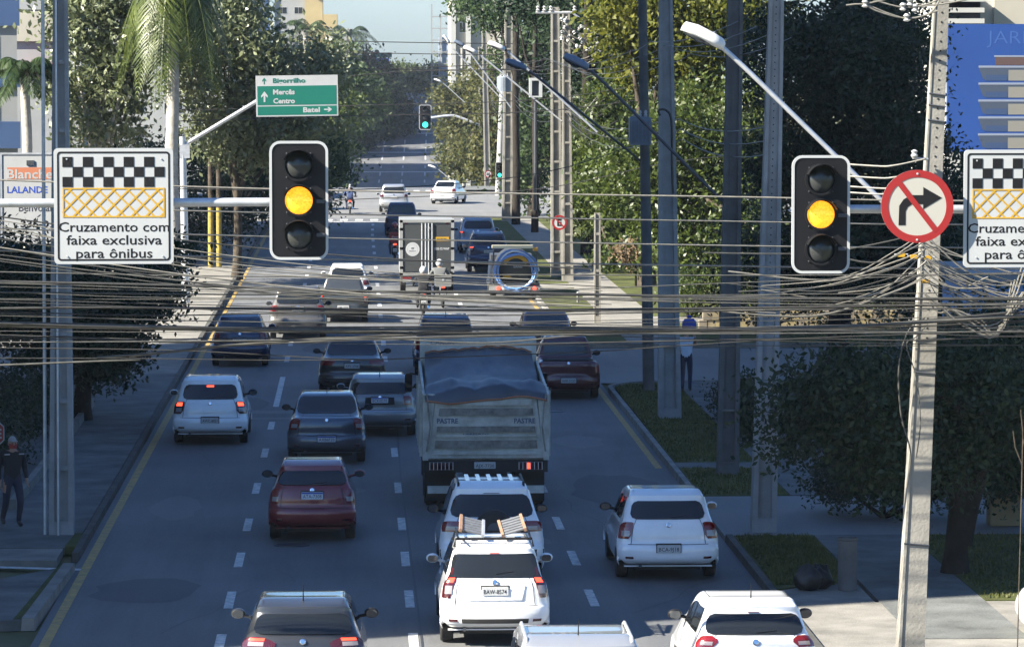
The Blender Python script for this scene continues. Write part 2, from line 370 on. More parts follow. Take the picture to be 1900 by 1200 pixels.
# painted markings: children of the road
def stripe(name, xa, xb, y0, y1, m, dz=0.008, bend=True):
    return sheet(name, xa, xb, y0, y1, dz, m, parent=road, bend=bend)
D1 = [52.0, 57.0, 61.8, 66.9, 72.1, 78.4, 85.7, 92.3]
for lx in (-2.09, 0.86, 3.87):
    for k, d in enumerate(D1):
        stripe('lane_dash', lx - 0.075, lx + 0.075, d - 1.0, d + 1.0, M_WHITE_LINE)
    dd = [(97.5, 107.0)] if lx < 0 else [(98, 100), (104.5, 106.5)]
    dd += [(y, y + 2.2) for y in np.arange(112.5, 214, 6.6)]
    for a, b_ in dd: stripe('lane_dash', lx - 0.075, lx + 0.075, a, b_, M_WHITE_LINE)
    for y in np.arange(285, 640, 9.0): stripe('lane_dash', lx - 0.09, lx + 0.09, y, y + 4.5, M_WHITE_LINE, 0.03)
stripe('yellow_edge_line', -4.82, -4.66, 48, 214, M_YELLOW_LINE)
stripe('yellow_edge_line', 6.53, 6.68, 82, 103, M_YELLOW_LINE)
stripe('yellow_edge_line', 6.53, 6.68, 122, 200, M_YELLOW_LINE)
stripe('tar_seam', lambda y: 0.965 + 0.05 * math.sin(y * 0.21), lambda y: 1.0 + 0.05 * math.sin(y * 0.21), 44, 104, M_TAR)
stripe('cross_patch', -3.9, -0.5, 95.6, 96.4, M_ASPH2, 0.005)
stripe('cross_patch', -3.9, -0.5, 94.0, 94.5, M_ASPH2, 0.005)
for y in (219.2, 275.0):
    for k in range(13):
        x = -4.6 + k * 0.88
        stripe('crossing_bar', x, x + 0.45, y - 1.2, y + 1.2, M_WHITE_LINE, 0.012)
stripe('stop_line', -4.6, 6.6, 216.2, 216.7, M_WHITE_LINE)
for k in range(4): stripe('speed_marking', -4.6, 6.6, 505 + 22 * k, 505.8 + 22 * k, M_WHITE_LINE, 0.035)
b = MB(); a0 = G(-20, 1052); a1 = G(150, 1057)
b.face([(a0.x, a0.y - 0.12, 0.01), (a1.x, a1.y - 0.12, 0.01), (a1.x, a1.y + 0.12, 0.01), (a0.x, a0.y + 0.12, 0.01)]); b.obj('stop_line', M_WHITE_LINE, road)
# repairs and cracks in the surface
RP = random.Random(21); M_PATCH = asphalt('repair_asphalt', (0.048, 0.050, 0.054), (0.085, 0.087, 0.09)); M_PATCH2 = asphalt('pale_repair_asphalt', (0.10, 0.10, 0.10), (0.155, 0.155, 0.15))
for (x, y, w_, l_, mm) in ((-3.5, 63, .9, 3.2, M_PATCH), (2.5, 69.5, 1.1, 2.4, M_PATCH2), (5.4, 78, 1.0, 5.5, M_PATCH), (-.6, 78, .7, 2.2, M_PATCH2), (-3.3, 98, 1.0, 5, M_PATCH), (2.6, 124, 1.1, 6, M_PATCH), (5.2, 88, .6, 3, M_PATCH2), (-.7, 118, .9, 6, M_PATCH), (-3.6, 75, .5, 4, M_PATCH2)):
    b = MB(); b.face([(x + w_ * (math.cos(a) * (1 + .18 * RP.uniform(-1, 1))), y + l_ * math.sin(a) * (1 + .12 * RP.uniform(-1, 1)) * .5, .0045) for a in np.linspace(0, 2 * math.pi, 16, endpoint=False)]); b.obj('repair_patch', mm, road)
for (x, y, l_, ang) in ((-3.0, 58, 5, .25), (-1.0, 64, 4, -.3), (1.9, 72, 5, .15), (4.9, 70, 6, -.12), (5.8, 84, 7, .1), (-2.9, 82, 6, -.2), (-.2, 92, 6, .3), (4.5, 60, 4, .4), (-3.9, 90, 8, .06)):
    pts = [Vector((x + ang * l_ * f + .10 * math.sin(9 * f + x) + RP.uniform(-.04, .04), y + l_ * f, .0055)) for f in np.linspace(0, 1, 12)]
    b = MB(); b.grid([[p + Vector((-.012, 0, 0)), p + Vector((.012, 0, 0))] for p in pts]); b.obj('crack', M_TAR, road)
# drain covers and a manhole
for (x, y) in ((-1.2, 69), (2.2, 121), (5.0, 96)):
    b = MB(); b.lathe([(0.33, 0.0), (0.33, 0.012), (0.29, 0.014), (0.29, 0.008)], 20, Matrix.Translation((x, y, 0.0)))
    b.obj('manhole_cover', M_STEEL_DARK, road)

# ------------------------------------------------------------------ buildings
def building(name, label, x0, x1, y0, y1, z0, z1, m_wall, bands=None, floor=2.9, win=None, m_win=None, faces='F', group=None, base=0.0):
    t = thing(name, label, 'building', ((x0 + x1) / 2, y0, z0), 0, group)
    ox, oy, oz = (x0 + x1) / 2, y0, z0
    b = MB(); b.box(x0 - ox, x1 - ox, 0, y1 - y0, -2, z1 - z0); b.obj('wall', m_wall, t)
    b = MB(); b.box(x0 - ox - 0.15, x1 - ox + 0.15, -0.15, y1 - y0 + 0.15, z1 - z0, z1 - z0 + 0.5); b.obj('parapet', m_wall, t)
    if win:
        nx, wfrac, hfrac = win
        W = (x1 - x0) / nx; nf = int((z1 - z0 - base) / floor)
        for k in range(nf):
            zc = base + k * floor + 0.9
            for i in range(nx):
                xc = x0 - ox + (i + 0.5) * W
                b = MB(); b.box(xc - W * wfrac / 2, xc + W * wfrac / 2, -0.03, 0.05, zc, zc + floor * hfrac); f = b.obj('window', M_SIGN_W if m_win is None else m_win, t)
                q = MB(); q.box(xc - W * wfrac / 2 + 0.07, xc - 0.03, -0.045, 0.0, zc + 0.07, zc + floor * hfrac - 0.07); q.obj('pane', M_GLASS, f)
                q = MB(); q.box(xc + 0.03, xc + W * wfrac / 2 - 0.07, -0.045, 0.0, zc + 0.07, zc + floor * hfrac - 0.07); q.obj('pane', M_GLASS, f)
    return t
M_CREAM = mat('cream_render', (0.320, 0.288, 0.216), 0.8, var=0.15, vscale=0.3)
M_CREAM2 = mat('pale_render', (0.320, 0.300, 0.248), 0.8, var=0.12, vscale=0.3)
M_GREYR = mat('grey_render', (0.240, 0.248, 0.248), 0.8, var=0.15, vscale=0.3)
M_BLUER = mat('blue_render', (0.035, 0.075, 0.17), 0.6, var=0.15, vscale=0.4)
M_YELR = mat('yellow_render', (0.336, 0.264, 0.128), 0.8, var=0.12, vscale=0.3)
M_WHITER = mat('white_render', (0.360, 0.360, 0.336), 0.8, var=0.1, vscale=0.3)
M_BROWN = mat('brown_slab', (0.20, 0.14, 0.10), 0.8)
# unseen blocks shaped to shade the road; the far two added only for that
building('shade_block', 'unseen tall grey apartment block shaped to shade the near stretch of road', -46, -20, 50.2, 104.5, 0, 42, M_GREYR, win=(6, 0.5, 0.45))
building('shade_block', 'unseen far block added behind the left-hand trees to shade the dipping road', -42, -15, 452, 503, -9, 21, M_GREYR, win=(6, 0.5, 0.45))
building('shade_block', 'unseen far block added on the hill behind the left-hand trees to shade the road', -44, -15.5, 528, 650, -5, 31, M_GREYR, win=(6, 0.5, 0.45))
# blue and grey block at the left edge
bx1 = XD(36, 163); t = thing('blue_apartment_block', 'blue and grey panelled apartment block at the left edge of the photo', 'building', (bx1, 163, 0), R(5.2))
b = MB(); b.box(-24, 0, 0, 44, -1, 21.5); b.obj('wall', M_GREYR, t)
for k in range(7):
    z = 0.1 + 2.62 * k
    b = MB(); b.box(-24, 0.12, -0.14, 0.0, z, z + 1.15); b.obj('blue_panel', M_BLUER, t)
    for i in range(8):
        b = MB(); x = -1.05 - i * 2.6; b.box(x - 0.75, x + 0.15, -0.05, 0.02, z + 1.3, z + 2.4); f = b.obj('window', M_SIGN_W, t)
        q = MB(); q.box(x - 0.7, x + 0.1, -0.07, 0.0, z + 1.36, z + 2.34); q.obj('pane', M_GLASS, f)
# cream block with a blank gable
c0 = XD(20, 250); c1 = XD(112, 250)
t = building('cream_building', 'cream blank-walled building behind the grey pole, dark band below', c0 - 12, c1 + 1.5, 250, 262, 0, P(0, 18, 250).z, M_GREYR)
b = MB(); zt = P(0, 20, 250).z - 0.0; zb = P(0, 77, 250).z
b.box(-(c1 + 13.5 - c0) / 2 - 0.05, (c1 + 13.5 - c0) / 2 + 0.05, -0.25, 0.0, zb, zt - 0.05); b.obj('gable_panel', M_CREAM2, t)
b = MB(); b.box((c1 + 13.5 - c0) / 2 - 4, (c1 + 13.5 - c0) / 2 - 1.4, -1.2, 0.0, P(0, 135, 250).z, P(0, 118, 250).z); b.obj('awning', M_SIGN_RED, t)
# towers far off
t = building('yellow_tower', 'stepped yellow and cream apartment tower far behind the palm', XD(512, 720), XD(600, 720), 720, 740, 1.0, 52, M_GREYR, win=(3, 0.55, 0.45))
b = MB(); b.box(-7.2, -5.5, -0.8, 0, 0, 50.5); b.obj('blue_strip', M_BLUER, t)
b = MB(); b.box(1.2, 4.6, -1.2, 0, 0, 27.8); b.obj('yellow_bay', M_YELR, t)
b = MB(); b.box(4.7, 7.4, -1.4, 12, 0, 18.2); b.obj('yellow_bay', M_YELR, t)
b = MB(); b.box(2.6, 8.6, -1.8, 12, 21.8, 50.5); b.obj('yellow_bay', M_YELR, t)
for k in range(5):
    b = MB(); b.box(2.5, 8.7, -2.0, -1.8, 22 + 3 * k, 22.9 + 3 * k); b.obj('balcony_band', M_BROWN, t)
t = building('cream_tower', 'tall cream apartment tower with white bays behind the street lamps', XD(838, 430), XD(962, 430), 430, 446, -9, 40, M_CREAM2, floor=3.0, win=(3, 0.32, 0.4), base=15)
for x in (-3.6, -1.9, 1.8):
    b = MB(); b.box(x - 0.28, x + 0.28, -0.45, 0, 0, 48.5); b.obj('pilaster', M_WHITER, t)
# open scaffold frame on the skyline
t = thing('scaffold_frame', 'steel lattice frame of a building site on the skyline', 'scaffold', (XD(802, 560), 560, 0))
for x in (0, 1.3, 2.6):
    for y in (0, 2.0): b = MB(); b.box(x - 0.09, x + 0.09, y - 0.09, y + 0.09, 0, 17.0 if x else 18.4); b.obj('upright', M_GREYR, t)
for k in range(7):
    z = 6 + 1.75 * k; b = MB(); b.box(-0.1, 2.7, -0.1, 0.02, z, z + 0.16); b.obj('rail', M_GREYR, t); b = MB(); b.box(-0.1, 2.7, 1.9, 2.02, z, z + 0.16); b.obj('rail', M_GREYR, t)
b = MB(); b.box(1.0, 2.7, 0.2, 1.8, 6, 13.5); b.obj('screen', mat('scaffold_net', (0.25, 0.3, 0.38), 0.9), t)
# small white block under the far palm
building('rooftop_block', 'small white flat-roofed block beside the far palm', XD(612, 520), XD(652, 520), 520, 527, -4, P(0, 60, 520).z, M_WHITER)
# white building behind the billboard
t = building('white_building', 'white rendered building showing above the blue billboard', XD(1752, 175), XD(1960, 175), 175, 190, 0, 16, M_WHITER)
x0 = XD(1752, 175); ox = (x0 + XD(1960, 175)) / 2
for (p0, p1, q0, q1) in ((1868, 1893, 0, 25),):
    A = P(p0, q1, 174.9); B = P(p1, q0, 174.9)
    b = MB(); b.box(A.x - ox, B.x - ox, -0.06, 0, A.z, B.z + 1); f = b.obj('window', M_STEEL_DARK, t)
    q = MB(); q.box(A.x - ox + 0.06, (A.x + B.x) / 2 - ox - 0.03, -0.08, 0, A.z + 0.06, B.z + 0.9); q.obj('pane', M_GLASS_CLEAR, f)
for k, py in enumerate((40, 20, 0)):
    A = P(1752, py, 174.5); B = P(1822, py, 174.5)
    b = MB(); b.box(A.x - ox - 0.3, B.x - ox, -1.2, 0, A.z - 0.1, A.z + 0.12); b.obj('balcony_slab', M_WHITER, t)
    b = MB(); b.box(A.x - ox - 0.3, B.x - ox, -0.02, 0.1, A.z + 0.15, A.z + 0.9); b.obj('balcony_recess', M_STEEL_DARK, t)
b = MB(); A = P(1842, 45, 175); b.box(A.x - ox, (XD(1960, 175) - x0) / 2 + 0.02, -0.35, 0, 0, 16.2); b.obj('wall_bay', M_CREAM2, t)
# blue-painted house low on the right behind the pole
A = P(1815, 690, 96); B = P(1882, 575, 96)
t = thing('blue_house', 'pale blue house front glimpsed behind the sunlit concrete pole', 'building', (A.x, 96, 0))
M_PBLUE = mat('pale_blue_render', (0.25, 0.38, 0.62), 0.7, var=0.1, vscale=1)
b = MB(); b.box(0, 6, 0, 6, 0, 3.3); b.obj('wall', M_PBLUE, t)
b = MB(); b.box(-0.2, 6.2, -0.3, 6.2, 3.3, 3.5); b.obj('roof', M_GREYR, t)
for i in range(2):
    b = MB(); b.box(0.2 + 0.5 * i, 0.55 + 0.5 * i, -0.05, 0, 1.9, 2.9); f = b.obj('window', M_SIGN_W, t)
    q = MB(); q.box(0.24 + 0.5 * i, 0.51 + 0.5 * i, -0.07, 0, 1.95, 2.85); q.obj('pane', M_GLASS, f)
# garden wall and house wall on the left, in shade
A = G(-60, 800)
t = thing('garden_wall', 'grey rendered garden wall in shade behind the walking man', 'wall', (-11.2, 72, 0))
b = MB(); b.box(0, 0.25, 0, 34, 0, 2.6); b.obj('panel', M_CONC_GREY, t)
for k in range(8): b = MB(); b.box(-0.05, 0.32, k * 4.6, k * 4.6 + 0.35, 0, 2.75); b.obj('pier', M_CONC_GREY, t)
b = MB(); b.box(-0.06, 0.33, -0.05, 34.05, 2.751, 2.86); b.obj('coping', M_KERB, t)
# low garden wall on the lawn to the right
t = thing('low_wall', 'small ochre gatepost wall standing beyond the dark tree', 'wall', (*G(1872, 985).xy, 0.1))
b = MB(); b.box(-0.35, 0.25, 0, 0.5, 0, 0.75); b.obj('pier', mat('ochre', (0.28, 0.2, 0.1), 0.9), t)
b = MB(); b.box(-0.4, 0.3, -0.05, 0.55, 0.751, 0.84); b.obj('coping', M_CONC_GREY, t)
t = thing('stone_wall', 'sunlit low stone wall behind the grey poles', 'wall', (XD(1290, 126.5), 125.0, 0.1))
for i in range(26):
    for k in range(2):
        b = MB(); b.box(i * 0.27 + 0.13 * k, i * 0.27 + 0.13 * k + 0.255, random.uniform(-.02, .02), 0.4, k * 0.3, k * 0.3 + 0.285); b.obj('stone', mat('wall_stone%d' % (i % 3), (0.17 + 0.04 * (i % 3), 0.145 + 0.03 * (i % 3), 0.11), 0.9, var=0.4, vscale=4), t)

# ------------------------------------------------------------------ cars
US = [-1, -.985, -.95, -.9, -.8, -.6, -.35, 0, .35, .6, .8, .9, .95, .985, 1]
class Shell:
    """A car skin: a side profile swept across the width, from the rear bumper over the roof to the front bumper."""
    def __init__(s, pts, rnd=0.075):
        s.n = [p[0] for p in pts]; s.p = [np.array(p[1:], float) for p in pts]; s.rnd = rnd
        d = [(s.p[i + 1] - s.p[i]) for i in range(len(pts) - 1)]; u = [x / np.linalg.norm(x[:2]) for x in d]
        s.l = [np.linalg.norm(x[:2]) for x in d]
        s.t = [u[0]] + [(u[i] + u[i + 1]) / max(1e-6, np.linalg.norm((u[i] + u[i + 1])[:2])) for i in range(len(u) - 1)] + [u[-1]]
    def T(s, k): return s.n.index(k) if isinstance(k, str) else k
    def at(s, t):
        i = min(int(t), len(s.p) - 2); f = t - i; L = s.l[i]
        h00 = 2 * f ** 3 - 3 * f * f + 1; h10 = f ** 3 - 2 * f * f + f; h01 = -2 * f ** 3 + 3 * f * f; h11 = f ** 3 - f * f
        c = h00 * s.p[i] + h10 * L * s.t[i] + h01 * s.p[i + 1] + h11 * L * s.t[i + 1]
        dd = (6 * f * f - 6 * f) * s.p[i] + (3 * f * f - 4 * f + 1) * L * s.t[i] + (6 * f - 6 * f * f) * s.p[i + 1] + (3 * f * f - 2 * f) * L * s.t[i + 1]
        n = np.array([-dd[1], dd[0]]); n /= max(1e-9, np.linalg.norm(n))
        return c, n
    def S(s, u, t, off=0.0):
        c, n = s.at(t); a = abs(u); e = max(0.0, (a - 0.86) / 0.14)
        ins = s.rnd * (1 - math.sqrt(max(0, 1 - e * e))) - off
        return (u * c[2] + (off * 0.6 * e * (1 if u > 0 else -1)), c[0] + c[3] * a ** 3 - n[0] * ins, c[1] - n[1] * ins)
    def patch(s, b, rows, off=0.006, nu=8, sub=3, skirt=True):
        """rows: [(t, uA, uB)] interpolated; a conforming panel standing proud of the skin by off"""
        R_ = []
        for i in range(len(rows) - 1):
            for j in range(sub):
                f = j / sub; R_.append(tuple(rows[i][k] + (rows[i + 1][k] - rows[i][k]) * f for k in range(3)))
        R_.append(rows[-1])
        G_ = [[s.S(a + (c - a) * k / nu, t, off) for k in range(nu + 1)] for t, a, c in R_]
        b.grid(G_)
        if skirt:
            L0 = [[s.S(a + (c - a) * k / nu, t, -0.004) for k in range(nu + 1)] for t, a, c in R_]
            b.grid([G_[0], L0[0]]); b.grid([L0[-1], G_[-1]])
            b.grid([[r[0] for r in L0], [r[0] for r in G_]]); b.grid([[r[-1] for r in G_], [r[-1] for r in L0]])
        return b
def prof(kind, L, W, H, tr=None):
    hw = W / 2; rw = hw - (0.27 if kind != 'suv' else 0.24)
    if tr: rw = hw - tr
    front = lambda yc: [('c0', yc, H - .09, rw + .03, -.06), ('c1', yc + .75, .99, hw - .13, -.12), ('h1', L - .35, .84, hw - .11, -.12), ('f1', L - .03, .62, hw - .09, -.18), ('f2', L, .42, hw - .06, -.18), ('f0', L - .1, .22, hw - .1, -.12)]
    low = [('b0', .12, .30, hw - .09, .10), ('b1', .02, .37, hw - .03, .15), ('b2', 0, .49, hw, .17), ('b3', .015, .60, hw, .17)]
    if kind == 'hatch':
        return low + [('g0', .07, .645, hw - .012, .15), ('g1', .085, .80, hw - .025, .15), ('g2', .12, .95, hw - .05, .14), ('w0', .16, 1.02, hw - .09, .12), ('w1', .47, H - .13, rw + .05, .09), ('r0', .50, H - .045, rw + .02, .05), ('r1', 1.3, H, rw, .0), ('r2', 1.95, H - .02, rw, 0)] + front(2.2)
    if kind == 'wagon':
        return low + [('g0', .06, .64, hw - .012, .12), ('g1', .07, .82, hw - .025, .12), ('g2', .10, .97, hw - .05, .11), ('w0', .13, 1.03, hw - .09, .10), ('w1', .46, H - .12, rw + .05, .08), ('r0', .48, H - .045, rw + .02, .05), ('r1', 1.4, H, rw, 0), ('r2', 2.2, H - .02, rw, 0)] + front(2.45)
    if kind == 'suv':
        z = 0.07
        low = [('b0', .12, .33, hw - .09, .08), ('b1', .03, .41, hw - .03, .12), ('b2', 0, .52, hw, .14), ('b3', .015, .68, hw, .14)]
        return low + [('g0', .06, .72, hw - .01, .12), ('g1', .07, .90, hw - .02, .12), ('g2', .09, 1.06, hw - .045, .11), ('w0', .12, 1.12, hw - .08, .10), ('w1', .40, H - .13, rw + .05, .08), ('r0', .42, H - .045, rw + .02, .05), ('r1', 1.3, H, rw, 0), ('r2', 2.1, H - .02, rw, 0)] + front(2.35)
    if kind == 'sedan':
        return low + [('g0', .06, .645, hw - .012, .14), ('g1', .06, .82, hw - .03, .14), ('g2', .09, .96, hw - .06, .13), ('d0', .16, 1.02, hw - .10, .10), ('w0', .55, 1.06, hw - .14, .04), ('w1', 1.18, H - .06, rw + .04, .05), ('r0', 1.32, H - .015, rw + .01, .03), ('r1', 1.8, H, rw, 0), ('r2', 2.3, H - .02, rw, 0)] + front(2.55)
    if kind == 'pickup':
        return low + [('g0', .05, .645, hw - .012, .06), ('g1', .05, .82, hw - .02, .05), ('g2', .06, .95, hw - .03, .05), ('d0', .10, 1.0, hw - .05, .04), ('w0', 1.45, 1.02, hw - .10, .02), ('w1', 1.62, H - .12, rw + .05, .02), ('r0', 1.68, H - .03, rw + .01, .02), ('r1', 2.0, H, rw, 0), ('r2', 2.35, H - .02, rw, 0)] + front(2.55)
    if kind == 'mini':
        return low + [('g0', .05, .645, hw - .012, .16), ('g1', .06, .80, hw - .03, .16), ('g2', .08, .93, hw - .05, .15), ('w0', .11, .99, hw - .09, .13), ('w1', .28, H - .13, rw + .07, .10), ('r0', .30, H - .05, rw + .04, .07), ('r1', 1.1, H, rw, .0), ('r2', 1.8, H - .02, rw, 0)] + front(2.0)
_WH = {}
def wheel(parent, x, y, r=.30, wd=.19):
    key = (r, wd)
    if key not in _WH:
        b = MB(); b.lathe([(r * .62, -wd / 2), (r * .93, -wd / 2), (r, -wd * .38), (r, wd * .38), (r * .93, wd / 2), (r * .62, wd / 2)], 24, Matrix.Rotation(math.pi / 2, 4, 'Y')); o = b.obj('wheel', M_RUBBER, None, 0.5)
        q = MB(); Mx = Matrix.Rotation(math.pi / 2, 4, 'Y')
        q.lathe([(r * .6, -wd * .42), (r * .63, -wd * .30), (r * .63, wd * .30), (r * .6, wd * .42)], 20, Mx)
        for s in (-1, 1):
            for k in range(5):
                a = 2 * math.pi * k / 5
                q.box(-.006 + s * wd * .43, .006 + s * wd * .43, -.03, .03, .03, r * .58, Matrix.Rotation(a, 4, 'X'))
        o2 = q.obj('rim', M_RIM, None)
        _WH[key] = (o.data, o2.data); bpy.data.objects.remove(o); bpy.data.objects.remove(o2)
    o = bpy.data.objects.new('wheel', _WH[key][0]); COL.objects.link(o); o.parent = parent; o.location = (x, y, r)
    c = bpy.data.objects.new('rim', _WH[key][1]); COL.objects.link(c); c.parent = o
    return o
PAINT = {}
def paint(name, col, metal=0.0, rough=0.3):
    return mat('paint_' + name, col, rough, metal, coat=1.0, var=0.06, vscale=2.5)
def plate(t, x, y, z, txt, w=.40, h=.13, white=False, tilt=0.0):
    b = MB(); b.prism(rrect(x - w / 2, x + w / 2, z - h / 2, z + h / 2, .012, 3), XZ, y, y + .02); o = b.obj('licence_plate', M_PLATE_W if white else M_PLATE, t)
    if white:
        q = MB(); q.box(x - w / 2 + .004, x + w / 2 - .004, y - .002, y, z + h / 2 - .032, z + h / 2 - .006); q.obj('plate_band', M_PLATE_BLUE, o)
    text('plate_lettering', txt, M_INK, o, x, z - (.012 if white else .008), y - .003, h=h * .50, width=w * .86, bold=.004)
    return o
def car(name, label, X, d, kind, L, W, H, body, txt=None, lights=None, lit=False, rails=False, plate_t=None, plate_u=0.0, white_plate=False, glass_u=.86, cat='car',
        clad=None, antenna=False, wiper=True, spare=False, rz=0.0, rack=False, group=None, tr=None, glass=None, dual=True, trims=(), badge=True, brk3=None, detail=True, seam=True, cover=None, glass_rows=None):
    t = thing(name, label, cat, (X, d, zp(d) + .008), rz, group)
    s = Shell(prof(kind, L, W, H, tr)); T = s.T; N = len(s.p) - 1; hw = W / 2; glass = glass or M_GLASS
    b = MB(); ts = []
    for i in range(N): ts += [i, i + .34, i + .67]
    ts.append(N)
    b.grid([[s.S(u, t_) for u in US] for t_ in ts])
    tb, tc = T('w0'), T('c1')
    for sg in (-1, 1):
        out = [s.S(sg, t_) for t_ in ts if t_ <= tb]
        P0 = s.S(sg, tb); P1 = s.S(sg, tc)
        nb = 8; belt = [tuple(P0[k] + (P1[k] - P0[k]) * f / nb for k in range(3)) for f in range(nb + 1)]
        belt = [(sg * max(abs(p[0]), hw - .075 - .02 * abs(2 * i / nb - 1)), p[1], p[2]) for i, p in enumerate(belt)]
        out = out + belt[1:] + [s.S(sg, t_) for t_ in ts if t_ > tc]
        mid = [(sg * hw, min(max(p[1], .17), L - .2), .27 + (max(p[2], .27) - .27) * .62) for p in out]
        low = [(sg * (hw - .04), min(max(p[1], .2), L - .2), .265) for p in out]
        b.grid([out, mid, low])
        gt = [t_ for t_ in ts if tb <= t_ <= tc]; E = [s.S(sg, t_) for t_ in gt]
        lo = []
        for i, e in enumerate(E):
            f = min(1, max(0, (e[1] - P0[1]) / (P1[1] - P0[1]))); k = f * nb; j = min(int(k), nb - 1); q = k - j
            lo.append(tuple(belt[j][c] + (belt[j + 1][c] - belt[j][c]) * q for c in range(3)))
        b.grid([E, lo])
        # side windows with pillars left between them
        y0, y1 = P0[1] + .45, P1[1] - .45
        for a_, c_ in (((y0, y0 + (y1 - y0) * .46), (y0 + (y1 - y0) * .5, y1)) if kind not in ('pickup',) else ((y0 + .15, y1),)):
            q = MB(); rows = [[], []]
            for f in np.linspace(a_, c_, 7):
                i = max(k for k in range(len(E)) if lo[k][1] <= f + 1e-6); i = min(i, len(E) - 2)
                dy = lo[i + 1][1] - lo[i][1]; g_ = (f - lo[i][1]) / dy if dy > 1e-6 else 0
                top = [E[i][k] + (E[i + 1][k] - E[i][k]) * g_ for k in range(3)]; bt = [lo[i][k] + (lo[i + 1][k] - lo[i][k]) * g_ for k in range(3)]
                for r_, w_ in ((0, .10), (1, .86)):
                    p = [bt[k] + (top[k] - bt[k]) * w_ for k in range(3)]; p[0] += sg * .012; rows[r_].append(tuple(p))
            q.grid(rows); q.obj('side_window', M_GLASS, t)
    b.box(-hw + .12, hw - .12, .18, L - .2, .25, .27)
    b.obj('body', body, t, 0.6)
    # underside shadow box: chassis
    b = MB(); b.box(-hw + .30, hw - .30, .3, L - .25, .18, .26); b.obj('chassis', M_BLACK_MATT, t)
    # rear glass
    w0, w1 = T('w0'), T('w1'); g = glass_u
    rows = glass_rows or [(w0 + .10, -g + .16, g - .16), (w0 + .18, -g + .05, g - .05), (w0 + .35, -g, g), (w0 + .75, -g + .01, g - .01), (w0 + .9, -g + .05, g - .05), (w0 + .97, -g + .14, g - .14)]
    b = MB(); s.patch(b, rows, .013, 26, 3); rg = b.obj('rear_window', glass, t, 0.5)
    if wiper and detail:
        b = MB(); pts = [s.S(.02 + .38 * k / 4, w0 + .16 + .10 * k / 4, .016) for k in range(5)]; b.tube(pts, .007, 5); b.obj('rear_wiper', M_BLACK, t)
    # windshield
    b = MB(); s.patch(b, [(T('c0') + .08, -.9, .9), (T('c0') + .9, -.93, .93)], .006, 6, 4, False); b.obj('windshield', M_GLASS, t)
    # tail lights
    lights = lights or [(T('g0') + .25, .76, .985), (T('g1') + .2, .74, .99), (T('g2'), .74, .985), (T('g2') + .6, .80, .96)]
    for sg in (-1, 1):
        b = MB(); s.patch(b, [(q[0], sg * q[1], sg * q[2]) for q in lights], .012, 5, 2)
        o = b.obj('tail_light', M_TAIL_DARK if (lit or kind == 'suvx') else M_TAIL, t, 0.5)
        mid = lights[len(lights) // 2]; tm = mid[0]; um = (mid[1] + mid[2]) / 2; uw = (mid[2] - mid[1]) * .3
        if dual:
            b = MB(); s.patch(b, [(lights[0][0] + (lights[-1][0] - lights[0][0]) * .52, sg * (um - uw), sg * (um + uw)), (lights[0][0] + (lights[-1][0] - lights[0][0]) * .86, sg * (um - uw), sg * (um + uw))], .016, 3, 2)
            b.obj('brake_lamp', M_BRAKE if lit else M_TAIL, o)
            b = MB(); s.patch(b, [(lights[0][0] + (lights[-1][0] - lights[0][0]) * .12, sg * (um - uw), sg * (um + uw)), (lights[0][0] + (lights[-1][0] - lights[0][0]) * .40, sg * (um - uw), sg * (um + uw))], .016, 3, 2)
            b.obj('reverse_lamp', M_TAIL_CLEAR, o)
    if brk3 is not None:
        b = MB(); s.patch(b, [(brk3, -.12, .12), (brk3 + .10, -.12, .12)], .02, 3, 2); b.obj('high_brake_lamp', M_BRAKE if lit else M_TAIL, t)
    # seams
    if seam and detail:
        b = MB(); s.patch(b, [(T('b3') + .75, -.80, .80), (T('b3') + .95, -.80, .80)], .002, 10, 1, False); b.obj('tailgate_seam', M_BLACK_MATT, t)
        for sg in (-1, 1):
            b = MB(); s.patch(b, [(T('g0'), sg * .735, sg * .748), (T('w0') + .1, sg * .70, sg * .713)], .002, 1, 6, False); b.obj('tailgate_seam', M_BLACK_MATT, t)
            b = MB(); s.patch(b, [(T('r0') + .2, sg * .875, sg * .895), (T('r2') + .3, sg * .875, sg * .895)], .002, 1, 4, False); b.obj('roof_seam', M_BLACK_MATT, t)
    for nm, rows, mm, off in trims:
        b = MB(); s.patch(b, [(T(q[0]) + q[1], q[2], q[3]) for q in rows], off, 8, 2); b.obj(nm, mm, t, 0.5)
    if clad:
        b = MB(); s.patch(b, [(0.02, -.99, .99), (T(clad[0]) + clad[1], -.99, .99)], .008, 12, 4); b.obj('bumper_cladding', M_BLACK_MATT, t)
    # fog reflectors low in the bumper
    if detail:
        for sg in (-1, 1):
            b = MB(); s.patch(b, [(T('b1') + .25, sg * .70, sg * .86), (T('b1') + .55, sg * .70, sg * .86)], .008, 2, 1); b.obj('reflector', M_TAIL_DARK, t)
    if badge and detail:
        c = s.S(0, T('g2') + .15, .012); b = MB(); b.lathe([(.042, 0), (.042, .01), (.03, .014)], 16, Matrix.Translation(c) @ Matrix.Rotation(math.pi / 2 - .2, 4, 'X')); b.obj('badge', M_CHROME, t)
    # plate
    if txt:
        pt = (T('g1') if plate_t is None else plate_t); c = s.S(plate_u, pt, .0)
        b = MB(); b.box(c[0] - .215, c[0] + .215, c[1] - .006, c[1] + .08, c[2] - .07, c[2] + .085); b.obj('plate_recess', M_BLACK_MATT if (plate_t is not None) else body, t)
        plate(t, c[0], c[1] - .028, c[2], txt, white=white_plate)
    # mirrors
    ym = P1[1] - .55
